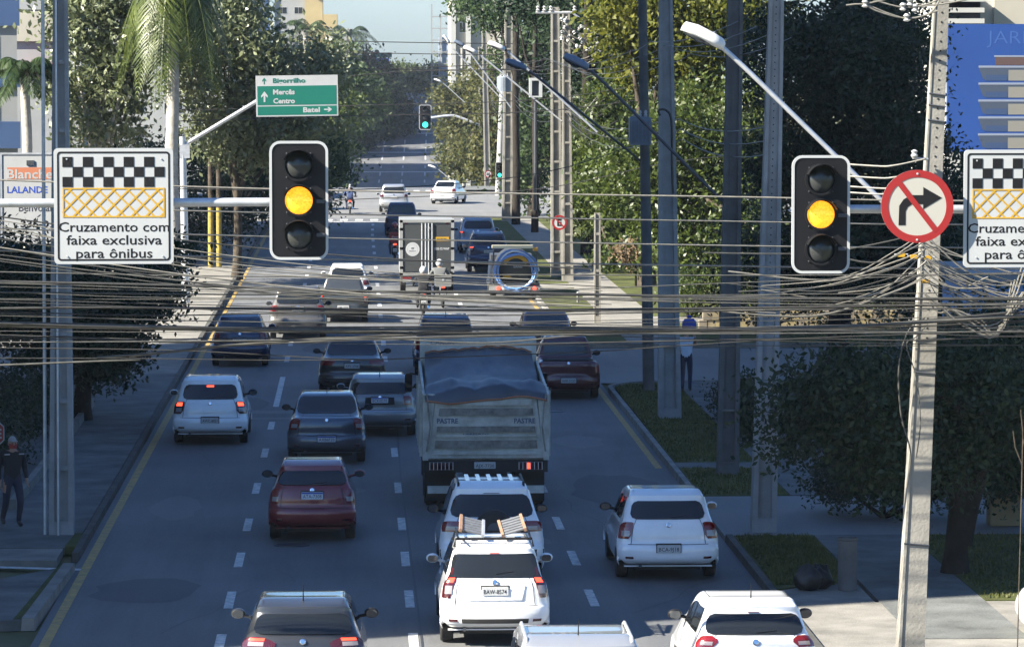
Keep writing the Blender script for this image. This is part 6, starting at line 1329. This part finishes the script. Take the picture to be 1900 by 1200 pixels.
# crossarm and tangle on the pair of pale poles
t = thing('crossarm', 'pale steel crossarm on top of the pair of pale poles', 'crossarm', P(1040, 24, 153.6)); o_ = P(1040, 24, 153.6)
b = MB(); b.tube([P(994, 24, 153.6) - o_, P(1062, 24, 153.6) - o_, P(1080, 38, 153.6) - o_], .05, 6); b.obj('bar', M_GALV, t)
for px in (998, 1010, 1022, 1066): b = MB(); q = P(px, 24, 153.6) - o_; b.lathe([(.04, 0), (.09, .06), (.04, .12), (.08, .18), (.03, .24)], 10, Matrix.Translation(q + Vector((0, 0, .04)))); b.obj('insulator', M_PORCELAIN, t)
t = thing('insulator_rack', 'dense cluster of pale insulators between the pale poles', 'insulators', P(1070, 60, 153)); o_ = P(1070, 60, 153)
for i in range(46):
    px = R_.uniform(1042, 1112); py = 30 + (px - 1042) * .45 + R_.uniform(0, 45); q = P(px, py, 153 + R_.uniform(-.5, .5)) - o_
    b = MB(); b.lathe([(.03, -.08), (.075, -.04), (.03, 0), (.07, .04), (.02, .08)], 8, Matrix.Translation(q) @ Matrix.Rotation(R_.uniform(-1, 1), 4, 'X') @ Matrix.Rotation(R_.uniform(-1, 1), 4, 'Y')); b.obj('insulator', M_PORCELAIN, t)
for i in range(6):
    b = MB(); b.tube(smooth_pts([P(1044, 40 + 12 * i, 153) - o_, P(1075, 62 + 12 * i, 153) - o_, P(1110, 60 + 9 * i, 153) - o_], 5), .02, 5); b.obj('jumper', M_WIRE_PALE, t)
LD = 'pale drooping wire hanging between the pale poles'
for i in range(13):
    x0 = 1052 + R_.uniform(-6, 8); y0 = R_.uniform(150, 235); x1 = 1108 + R_.uniform(-4, 40); y1 = R_.uniform(170, 260); ym = max(y0, y1) + R_.uniform(6, 30)
    cable(LD, [(x0, y0), ((x0 * 2 + x1) / 3, (y0 + ym * 2) / 3), ((x0 + x1) / 2, ym), ((x0 + x1 * 2) / 3, (y1 + 2 * ym) / 3), (x1, y1)], .011, M_WIRE_GREY, 'drooping wires between the pale poles', 152.5)
cable('black cable curling from the blue-grey pole above the transformer', [(1225, 215), (1222, 205), (1236, 205), (1246, 225), (1247, 300), (1249, 360)], .03, M_WIRE, 'cable on the blue-grey pole', 92.3)

# ------------------------------------------------------------------ trees
def leaves(name, blobs, n, size, m, parent, origin, clump=.55, per=26, droop=0.0, aspect=.5, seed=0, flat=0.0):
    """crown of leaf-sized faces gathered in clumps spread through ellipsoid blobs (cx,cy,cz,rx,ry,rz) in world space"""
    g = np.random.default_rng(seed + 101); B = np.array(blobs, float); vol = B[:, 3] * B[:, 4] * B[:, 5]; nc = max(4, n // per)
    idx = g.choice(len(B), nc, p=vol / vol.sum()); u = g.normal(size=(nc, 3)); u /= np.linalg.norm(u, axis=1)[:, None]
    rad = g.random(nc) ** .45; rad = np.clip(rad * (1 + .16 * np.sin(u[:, 0] * 5 + idx) + .12 * np.sin(u[:, 2] * 7)), 0, 1.12)
    C = B[idx, :3] + u * rad[:, None] * B[idx, 3:6]
    ci = g.integers(0, nc, n); Pn = C[ci] + g.normal(size=(n, 3)) * clump * np.array([1, 1, .7]) * (.5 + g.random(nc))[ci][:, None]
    a = g.normal(size=(n, 3)); a[:, 2] = a[:, 2] * (1 - flat) - droop; a /= np.linalg.norm(a, axis=1)[:, None]
    c = np.cross(a, g.normal(size=(n, 3))); c /= np.linalg.norm(c, axis=1)[:, None]
    s = size * (.6 + .8 * g.random(n))[:, None]
    v = np.empty((n, 4, 3)); v[:, 0] = Pn; v[:, 1] = Pn + a * s * .55 + c * s * aspect * .5; v[:, 2] = Pn + a * s; v[:, 3] = Pn + a * s * .5 - c * s * aspect * .5
    v -= np.array(origin)
    return rawobj(name, v.reshape(-1, 3), np.arange(n * 4).reshape(-1, 4), m, parent)
def tree(name, label, x, y, trunk_h, r0, blobs, n, size, m, bark=None, limbs=6, seed=0, group=None, clump=.55, z0=None, droop=0.0, aspect=.5, per=26, lean=0.0, cat='tree'):
    z0 = zp(y) + .05 if z0 is None else z0
    bark = bark or M_BARK; t = thing(name, label, cat, (x, y, z0), 0, group); g = random.Random(seed + 3); O = Vector((x, y, z0))
    top = Vector((lean, 0, trunk_h)); b = MB()
    b.tube([(0, 0, -.2), (r0 * .1, 0, .15 * trunk_h), (lean * .4 + r0 * .3, 0, .5 * trunk_h), tuple(top)], [r0 * 1.45, r0, r0 * .85, r0 * .62], 10)
    b.obj('trunk', bark, t, 1.2)
    for i in range(limbs):
        bl = blobs[i % len(blobs)]; e = Vector((bl[0] + g.uniform(-.6, .6) * bl[3], bl[1] + g.uniform(-.6, .6) * bl[4], bl[2] + g.uniform(-.3, .6) * bl[5])) - O
        s = Vector((lean * .8, 0, trunk_h * g.uniform(.6, 1.0))); mid = s + (e - s) * .5 + Vector((g.uniform(-.3, .3), g.uniform(-.3, .3), g.uniform(.1, .6)))
        b = MB(); b.tube(smooth_pts([s, mid, e], 4), [r0 * (.5 - .45 * q / 8) for q in range(9)], 6); b.obj('limb', bark, t, 1.2)
    leaves('crown', blobs, n, size, m, t, O, clump, per, droop, aspect, seed)
    return t
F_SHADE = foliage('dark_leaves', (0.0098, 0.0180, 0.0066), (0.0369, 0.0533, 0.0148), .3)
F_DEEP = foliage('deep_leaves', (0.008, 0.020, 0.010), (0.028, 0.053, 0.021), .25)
F_SILVER = foliage('grey_green_leaves', (0.052, 0.072, 0.030), (0.20, 0.225, 0.115), .3, .4, .6)
F_YEL = foliage('yellow_green_leaves', (0.0492, 0.0697, 0.0098), (0.1804, 0.1804, 0.0246), .45)
F_GREEN = foliage('mid_green_leaves', (0.022, 0.044, 0.007), (0.105, 0.135, 0.024), .4, .45, .5)
F_FAR = foliage('far_leaves', (0.014, 0.036, 0.012), (0.062, 0.096, 0.030), .35)
F_OCHRE = foliage('ochre_leaves', (0.0287, 0.0451, 0.0131), (0.1312, 0.1230, 0.0369), .4)
def bl(px, py, d, rx, rz, ry=None, dd=0):
    p = P(px, py, d); k = d / F; return (p.x, d + dd, p.z, rx * k, ry if ry else rx * k, rz * k)
GL = 'trees along the left side'; GR = 'trees along the right side'; GFar = 'far trees along the hill'
# left: near dark tree, grey-green trees, far trees
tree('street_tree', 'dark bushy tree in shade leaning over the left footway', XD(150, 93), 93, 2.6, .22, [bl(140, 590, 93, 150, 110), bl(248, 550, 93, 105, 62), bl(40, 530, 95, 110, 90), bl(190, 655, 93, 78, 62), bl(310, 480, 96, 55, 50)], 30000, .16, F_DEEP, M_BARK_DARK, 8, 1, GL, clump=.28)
tree('pale_barked_tree', 'grey-green leaved tree with white branches behind the left pole', XD(180, 152), 152, 4.5, .20, [bl(150, 30, 152, 75, 75), bl(215, 130, 152, 80, 80), bl(135, 170, 153, 60, 60), bl(235, 10, 152, 70, 60), bl(190, 230, 152, 70, 55)], 10500, .27, F_SILVER, M_BARK_PALE, 12, 2, GL, clump=.38, per=18)
tree('pale_barked_tree', 'grey-green leaved tree behind the green direction sign', XD(440, 157), 157, 4.2, .20, [bl(400, 30, 157, 90, 90, 3), bl(470, 110, 157, 90, 90, 3), bl(420, 230, 157, 85, 70, 3), bl(540, 190, 158, 95, 85, 3), bl(500, 265, 158, 90, 60, 3), bl(590, 120, 160, 60, 60, 3), bl(360, 120, 156, 60, 90, 3), bl(440, 0, 158, 50, 50, 3)], 26000, .25, F_SILVER, M_BARK, 12, 3, GL, clump=.40, per=18)
tree('street_tree', 'dense dark tree filling the gap below the direction sign', XD(560, 205), 205, 3.0, .22, [bl(520, 330, 205, 120, 90), bl(420, 330, 205, 90, 80), bl(600, 290, 207, 70, 80), bl(340, 310, 200, 80, 60), bl(250, 290, 200, 90, 50)], 20000, .24, F_FAR, M_BARK_DARK, 6, 4, GL, clump=.42)
tree('street_tree', 'mid green tree overhanging the left of the far junction', XD(600, 300), 300, 3, .25, [bl(598, 330, 300, 50, 75), bl(580, 250, 300, 60, 70), bl(618, 265, 302, 36, 55), bl(610, 195, 305, 50, 55)], 9000, .36, F_GREEN, M_BARK_DARK, 5, 5, GL, clump=.5)
tree('street_tree', 'dark tree on the left of the dipping road', XD(620, 400), 400, 6, .3, [bl(625, 230, 400, 50, 70), bl(622, 300, 410, 30, 45), bl(640, 150, 400, 55, 60), bl(680, 185, 420, 45, 45)], 9000, .5, F_FAR, M_BARK_DARK, 5, 6, GFar, clump=.7)
tree('street_tree', 'tall rounded dark tree beneath the skyline on the left', XD(640, 540), 540, 9, .4, [bl(700, 150, 540, 42, 45), bl(660, 130, 540, 55, 40), bl(722, 190, 545, 45, 40), bl(680, 215, 540, 50, 45)], 12000, .6, F_DEEP, M_BARK_DARK, 5, 7, GFar, clump=.8)
tree('street_tree', 'dark tree shading the far hill road', XD(700, 560), 560, 4, .4, [bl(735, 236, 548, 38, 26), bl(700, 232, 545, 48, 34), bl(756, 212, 566, 20, 22), bl(655, 245, 530, 45, 36)], 8000, .6, F_DEEP, M_BARK_DARK, 4, 8, GFar, clump=.8)
tree('street_tree', 'yellow-green tree on the right of the dipping road', XD(850, 360), 360, 6, .3, [bl(845, 190, 360, 40, 50), bl(880, 220, 360, 55, 60), bl(832, 260, 365, 26, 45), bl(870, 290, 355, 60, 40), bl(905, 160, 350, 40, 50)], 13000, .42, F_OCHRE, M_BARK, 6, 9, GR, clump=.55)
tree('street_tree', 'green rounded tree at the top of the hill road', XD(800, 620), 620, 5, .4, [bl(810, 180, 600, 28, 32), bl(790, 150, 640, 50, 25), bl(840, 140, 600, 50, 30), bl(760, 140, 700, 50, 22), bl(880, 120, 560, 50, 40)], 12000, .6, F_GREEN, M_BARK, 4, 10, GFar, clump=.9)
tree('street_tree', 'dark tree closing the end of the hill road', XD(740, 760), 760, 5, .5, [bl(740, 160, 760, 40, 22), bl(790, 165, 760, 45, 22), bl(700, 150, 740, 40, 30), bl(830, 165, 720, 30, 30)], 7000, .8, F_DEEP, M_BARK, 3, 11, GFar, clump=1.0)
# right-hand trees
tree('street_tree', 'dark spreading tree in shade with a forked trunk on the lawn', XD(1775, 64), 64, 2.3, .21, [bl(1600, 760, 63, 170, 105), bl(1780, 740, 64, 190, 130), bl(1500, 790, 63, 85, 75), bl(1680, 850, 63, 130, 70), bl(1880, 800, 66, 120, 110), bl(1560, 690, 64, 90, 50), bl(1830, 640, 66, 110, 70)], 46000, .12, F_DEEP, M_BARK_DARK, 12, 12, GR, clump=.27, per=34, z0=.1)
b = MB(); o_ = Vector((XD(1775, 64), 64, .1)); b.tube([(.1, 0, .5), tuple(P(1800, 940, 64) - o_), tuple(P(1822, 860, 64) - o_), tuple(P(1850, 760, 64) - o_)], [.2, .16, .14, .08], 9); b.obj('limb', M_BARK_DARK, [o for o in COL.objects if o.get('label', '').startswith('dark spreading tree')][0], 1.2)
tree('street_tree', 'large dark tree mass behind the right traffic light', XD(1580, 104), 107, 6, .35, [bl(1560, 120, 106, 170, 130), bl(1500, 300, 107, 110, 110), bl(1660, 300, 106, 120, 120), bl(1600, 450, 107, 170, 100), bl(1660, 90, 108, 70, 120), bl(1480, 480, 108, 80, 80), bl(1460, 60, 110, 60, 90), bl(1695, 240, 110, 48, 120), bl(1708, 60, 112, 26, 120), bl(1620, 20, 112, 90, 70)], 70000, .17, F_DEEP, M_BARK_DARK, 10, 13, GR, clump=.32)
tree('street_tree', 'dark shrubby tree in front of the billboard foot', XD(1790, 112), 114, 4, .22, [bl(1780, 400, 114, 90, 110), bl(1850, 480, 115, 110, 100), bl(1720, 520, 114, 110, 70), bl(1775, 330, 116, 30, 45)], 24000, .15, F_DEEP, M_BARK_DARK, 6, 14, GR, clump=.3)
tree('street_tree', 'tall tree with sunlit yellow-green leaves at the top centre', XD(1200, 150), 150, 7, .30, [bl(1190, 20, 150, 90, 70), bl(1260, 90, 150, 90, 70), bl(1330, 40, 150, 90, 80), bl(1180, 110, 151, 60, 60), bl(1400, 10, 152, 60, 60), bl(1300, 160, 150, 60, 50)], 22000, .26, F_YEL, M_BARK, 9, 15, GR, clump=.42, per=18)
tree('street_tree', 'leafy tree glinting with sun behind the blue-grey poles', XD(1290, 140), 140, 5, .26, [bl(1270, 250, 140, 90, 90), bl(1350, 330, 140, 90, 110), bl(1230, 360, 141, 100, 90), bl(1160, 330, 142, 80, 90), bl(1300, 450, 140, 110, 60), bl(1400, 220, 142, 60, 120), bl(1400, 450, 138, 70, 70)], 34000, .21, F_GREEN, M_BARK, 9, 16, GR, clump=.36, per=18)
tree('street_tree', 'bright green tree beside the pair of pale poles', XD(1110, 165), 165, 4, .24, [bl(1110, 380, 165, 70, 60), bl(1170, 420, 165, 60, 50), bl(1090, 310, 167, 50, 70), bl(1130, 210, 168, 60, 60), bl(1150, 480, 160, 40, 24)], 14000, .24, F_GREEN, M_BARK, 6, 17, GR, clump=.38)
tree('street_tree', 'tall dark conifer-like tree behind the insulators', XD(1110, 178), 178, 8, .32, [bl(1100, 60, 178, 70, 90), bl(1140, 190, 178, 60, 110), bl(1080, 200, 180, 50, 120), bl(1060, 20, 180, 80, 50), bl(1000, 10, 182, 80, 30)], 22000, .26, F_DEEP, M_BARK_DARK, 7, 18, GR, clump=.45)
tree('street_tree', 'tree with hanging light green foliage between the far poles', XD(990, 225), 225, 6, .30, [bl(980, 110, 225, 50, 60), bl(1000, 230, 225, 45, 80), bl(975, 330, 226, 45, 60), bl(930, 30, 230, 60, 28), bl(1010, 70, 228, 40, 60), bl(880, 5, 232, 50, 18)], 16000, .30, F_FAR, M_BARK_DARK, 7, 19, GR, clump=.5)
tree('street_tree', 'olive tree between the cream tower and the slim poles', XD(915, 300), 300, 6, .25, [bl(920, 230, 300, 40, 60), bl(905, 300, 300, 40, 50), bl(935, 330, 298, 40, 40), bl(915, 150, 305, 30, 50)], 9000, .36, F_OCHRE, M_BARK, 5, 20, GR, clump=.5)
# bare dark trunks at the right of the far junction
for px, d_, w_, lab in ((957, 210, .42, 'dark straight trunk beside the far junction pole'), (992, 200, .34, 'second dark trunk right of the far junction pole'), (1088, 176, .5, 'thick dark trunk right of the pair of pale poles')):
    t = thing('tree_trunk', lab, 'tree', (XD(px, d_), d_, .1), 0, 'bare dark trunks'); b = MB(); b.tube([(0, 0, -.2), (.05, 0, 3), (-.02, 0, 7), (.05, 0, 12)], [w_ * .62, w_ * .5, w_ * .45, w_ * .35], 10); b.obj('trunk', M_BARK_DARK, t, 1.2)
    for s_ in (-1, 1): b = MB(); b.tube([(0, 0, 8), (s_ * .5, .2, 9.4), (s_ * .8, .3, 11)], [.1, .07, .03], 6); b.obj('limb', M_BARK_DARK, t, 1.2)
# hedges and shrubs
def shrub(name, label, blobs, n, size, m, seed, group='shrubs', clump=.2):
    c = blobs[0]; O = Vector((c[0], c[1], .1)); t = thing(name, label, 'shrub', O, 0, group)
    leaves('foliage', blobs, n, size, m, t, O, clump, 20, 0, .5, seed)
    for i in range(4): b = MB(); q = blobs[i % len(blobs)]; b.tube([(0, 0, 0), (q[0] - c[0], q[1] - c[1], max(.2, q[2] - .1))], [.05, .02], 6); b.obj('stem', M_BARK_DARK, t)
    return t
shrub('shrub', 'dark shrub under the pole in front of the garden wall', [(-8.2, 82, .8, 1.3, 4, .9), (-8.0, 90, .9, 1.2, 4, 1.0)], 9000, .12, F_DEEP, 31)
shrub('shrub', 'dark hedge behind the dark concrete pole', [bl(1380, 740, 92, 50, 40), bl(1400, 780, 86, 40, 50), bl(1380, 800, 88, 30, 40)], 9000, .10, F_DEEP, 32)
shrub('shrub', 'dark low shrubbery beneath the spreading tree', [bl(1640, 880, 72, 120, 40), bl(1560, 900, 73, 60, 30), bl(1740, 880, 72, 90, 40), bl(1850, 880, 70, 100, 40)], 16000, .10, F_DEEP, 33)
shrub('shrub', 'russet bush beside the sunlit path', [bl(1180, 470, 150, 28, 22)], 2200, .14, mat('russet_leaves', (.12, .08, .04), .8, var=.4, vscale=3), 34)
shrub('shrub', 'mixed sunlit hedge behind the stone wall', [(XD(1290, 128) + 1.2 * i, 131, 1.0 + .3 * math.sin(i), .8, .7, .9) for i in range(7)], 12000, .13, F_GREEN, 35)
shrub('shrub', 'tall dark hedge closing the lawn on the right', [(13 + 1.8 * i, 122 + .6 * i, 2.6, 1.5, 1.2, 2.6) for i in range(8)], 30000, .16, F_DEEP, 36, clump=.3)
shrub('shrub', 'dark hedge along the far right of the lawn', [(15 + 1.9 * i, 92, 1.7, 1.6, 1.0, 1.8) for i in range(5)], 16000, .14, F_DEEP, 37, clump=.3)
shrub('shrub', 'dense shrubs behind the yellow-painted poles', [bl(350, 420, 172, 80, 60), bl(440, 400, 180, 60, 60), bl(260, 400, 170, 90, 60), bl(100, 400, 165, 120, 60)], 16000, .18, F_DEEP, 38, clump=.3)
# palms
def palm(label, px, d, base_z, crown_py, r0, n_fr, fl, m, seed, bark=None, droop=1.0, leaf=.5, reach=.95):
    x = XD(px, d); zt = P(px, crown_py, d).z; t = thing('palm_tree', label, 'palm', (x, d, base_z), 0); h = zt - base_z; g = random.Random(seed)
    b = MB(); pts = [(.04 * math.sin(i), 0, h * i / 12) for i in range(13)]; b.tube(pts, [r0 * (1.15 - .25 * i / 12 + .03 * (i % 2)) for i in range(13)], 12); b.obj('trunk', bark or M_BARK_PALE, t, 1.2)
    for i in range(n_fr):
        a = 2 * math.pi * i / n_fr + g.uniform(-.2, .2); el = g.uniform(-.2, 1.3); L = fl * g.uniform(.8, 1.1)
        dv = Vector((math.cos(a), math.sin(a), 0)); rib = []
        for k in range(11):
            f = k / 10; rib.append(Vector((0, 0, h)) + dv * L * (f ** .8) * (reach if el < .8 else reach * .6) + Vector((0, 0, L * (math.sin(el) * f * 1.0 - droop * f * f * (.9 if el > .3 else .7)))))
        b = MB(); b.tube(rib, [.04 * (1 - .08 * k) for k in range(11)], 5); fr = b.obj('frond', m, t)
        V = []; Fc = []
        for k in range(1, 11):
            for q in range(5):
                f = (k - 1 + q / 5) / 10; p = rib[k - 1] + (rib[k] - rib[k - 1]) * (q / 5); tg = (rib[k] - rib[k - 1]).normalized(); sd = tg.cross(Vector((0, 0, 1))); sd = sd.normalized() if sd.length > 1e-3 else Vector((1, 0, 0))
                ll = leaf * math.sin(math.pi * (.12 + .86 * f)) * g.uniform(.85, 1.1)
                for s_ in (-1, 1):
                    e = p + sd * s_ * ll * .75 + tg * ll * .35 + Vector((0, 0, -ll * g.uniform(.35, .75))); md = p + (e - p) * .5 + Vector((0, 0, .05)); i0 = len(V)
                    V += [p, md + tg * .035, e, md - tg * .035]; Fc.append((i0, i0 + 1, i0 + 2, i0 + 3))
        rawobj('leaflets', np.array([tuple(v) for v in V]), np.array(Fc), m, fr)
    return t
F_PALM = foliage('palm_leaves', (0.0369, 0.0615, 0.0098), (0.1312, 0.1640, 0.0287), .35, .4, .5)
palm('tall palm with shaggy drooping fronds beside the direction sign post', 322, 150, .1, -45, .25, 66, 4.8, F_PALM, 4, droop=1.5, leaf=1.1, reach=.5)
palm('dark feathery palm on the skyline beside the yellow tower', 650, 500, zp(500), 62, .35, 16, 4.6, F_DEEP, 5, droop=.9, leaf=1.1)
palm('bushy palm in front of the yellow tower', 570, 420, zp(420), 55, .3, 16, 4.2, F_FAR, 6, droop=.8, leaf=1.0)
palm('low palm beside the blue apartment block', 52, 150, .1, 130, .2, 20, 2.2, F_FAR, 7, droop=1.0, leaf=.6)
# thin bare twigs at the right edge
t = thing('bare_sapling', 'thin pale bare sapling at the right edge', 'tree', (XD(1893, 55), 55, .1))
for k, pts in enumerate(([(1893, 1010), (1896, 900), (1898, 800), (1894, 760)], [(1896, 860), (1884, 830), (1880, 800)], [(1897, 830), (1905, 800), (1908, 770)])):
    o_ = Vector((XD(1893, 55), 55, .1)); pp = [P(a, c_, 55) - o_ for a, c_ in pts]
    if k == 0: pp = [Vector((0, 0, 0))] + pp
    b = MB(); b.tube(pp, [.009] * len(pp), 5); b.obj('twig', M_BARK, t)
# short grass blades on the near verges
g = np.random.default_rng(3); V = []; areas = [(7.0, 8.75, 76, 104, 9000), (7.0, 8.4, 62.5, 69.2, 4500), (10.3, 20, 60.8, 69.2, 12000), (11.7, 20, 76, 103, 9000), (7.0, 8.6, 120.5, 150, 6000), (10.5, 16, 118.3, 150, 9000)]
pts = np.concatenate([np.c_[g.uniform(a[0], a[1], a[4]), g.uniform(a[2], a[3], a[4]), np.full(a[4], .095)] for a in areas])
pts = pts[~((pts[:, 1] > 103.0) | ((pts[:, 1] > 81.1) & (pts[:, 1] < 82.4) & (pts[:, 0] < 8.8)) | ((pts[:, 1] > 126) & (pts[:, 1] < 135)))]
pts = pts[~((pts[:, 0] < 9) & (pts[:, 1] > 98) & (pts[:, 1] < 104.5) & (((pts[:, 0] - 8.9) ** 2 + (pts[:, 1] - 101.9) ** 2 > 1.8 ** 2) & (pts[:, 1] > 101.9)))]
n = len(pts); a = g.uniform(0, 6.28, n); h = g.uniform(.03, .09, n); dx = np.c_[np.cos(a), np.sin(a), np.zeros(n)] * .02; tip = np.c_[g.normal(0, .02, n), g.normal(0, .02, n), h]
v = np.empty((n, 3, 3)); v[:, 0] = pts - dx; v[:, 1] = pts + dx; v[:, 2] = pts + tip
F_GRASS = foliage('grass_blades', (0.040, 0.052, 0.012), (0.125, 0.125, 0.034), .3)
tag(rawobj('grass', v.reshape(-1, 3), np.arange(n * 3).reshape(-1, 3), F_GRASS), 'short green grass on the verges and lawns', 'grass', kind='stuff')

# ------------------------------------------------------------------ air
hb = MB(); hb.box(-250, 250, -30, 1100, -22, 56); hz_ = bpy.data.materials.new('haze'); hz_.use_nodes = True; ht = hz_.node_tree
ht.nodes.remove(ht.nodes['Principled BSDF']); pv = ht.nodes.new('ShaderNodeVolumePrincipled'); pv.inputs['Color'].default_value = (0.80, 0.88, 1.0, 1); pv.inputs['Density'].default_value = 0.00010; pv.inputs['Anisotropy'].default_value = 0.2
ht.links.new(pv.outputs[0], ht.nodes['Material Output'].inputs['Volume'])
tag(hb.obj('haze', hz_), 'thin blue haze filling the street into the distance', 'haze', kind='stuff')
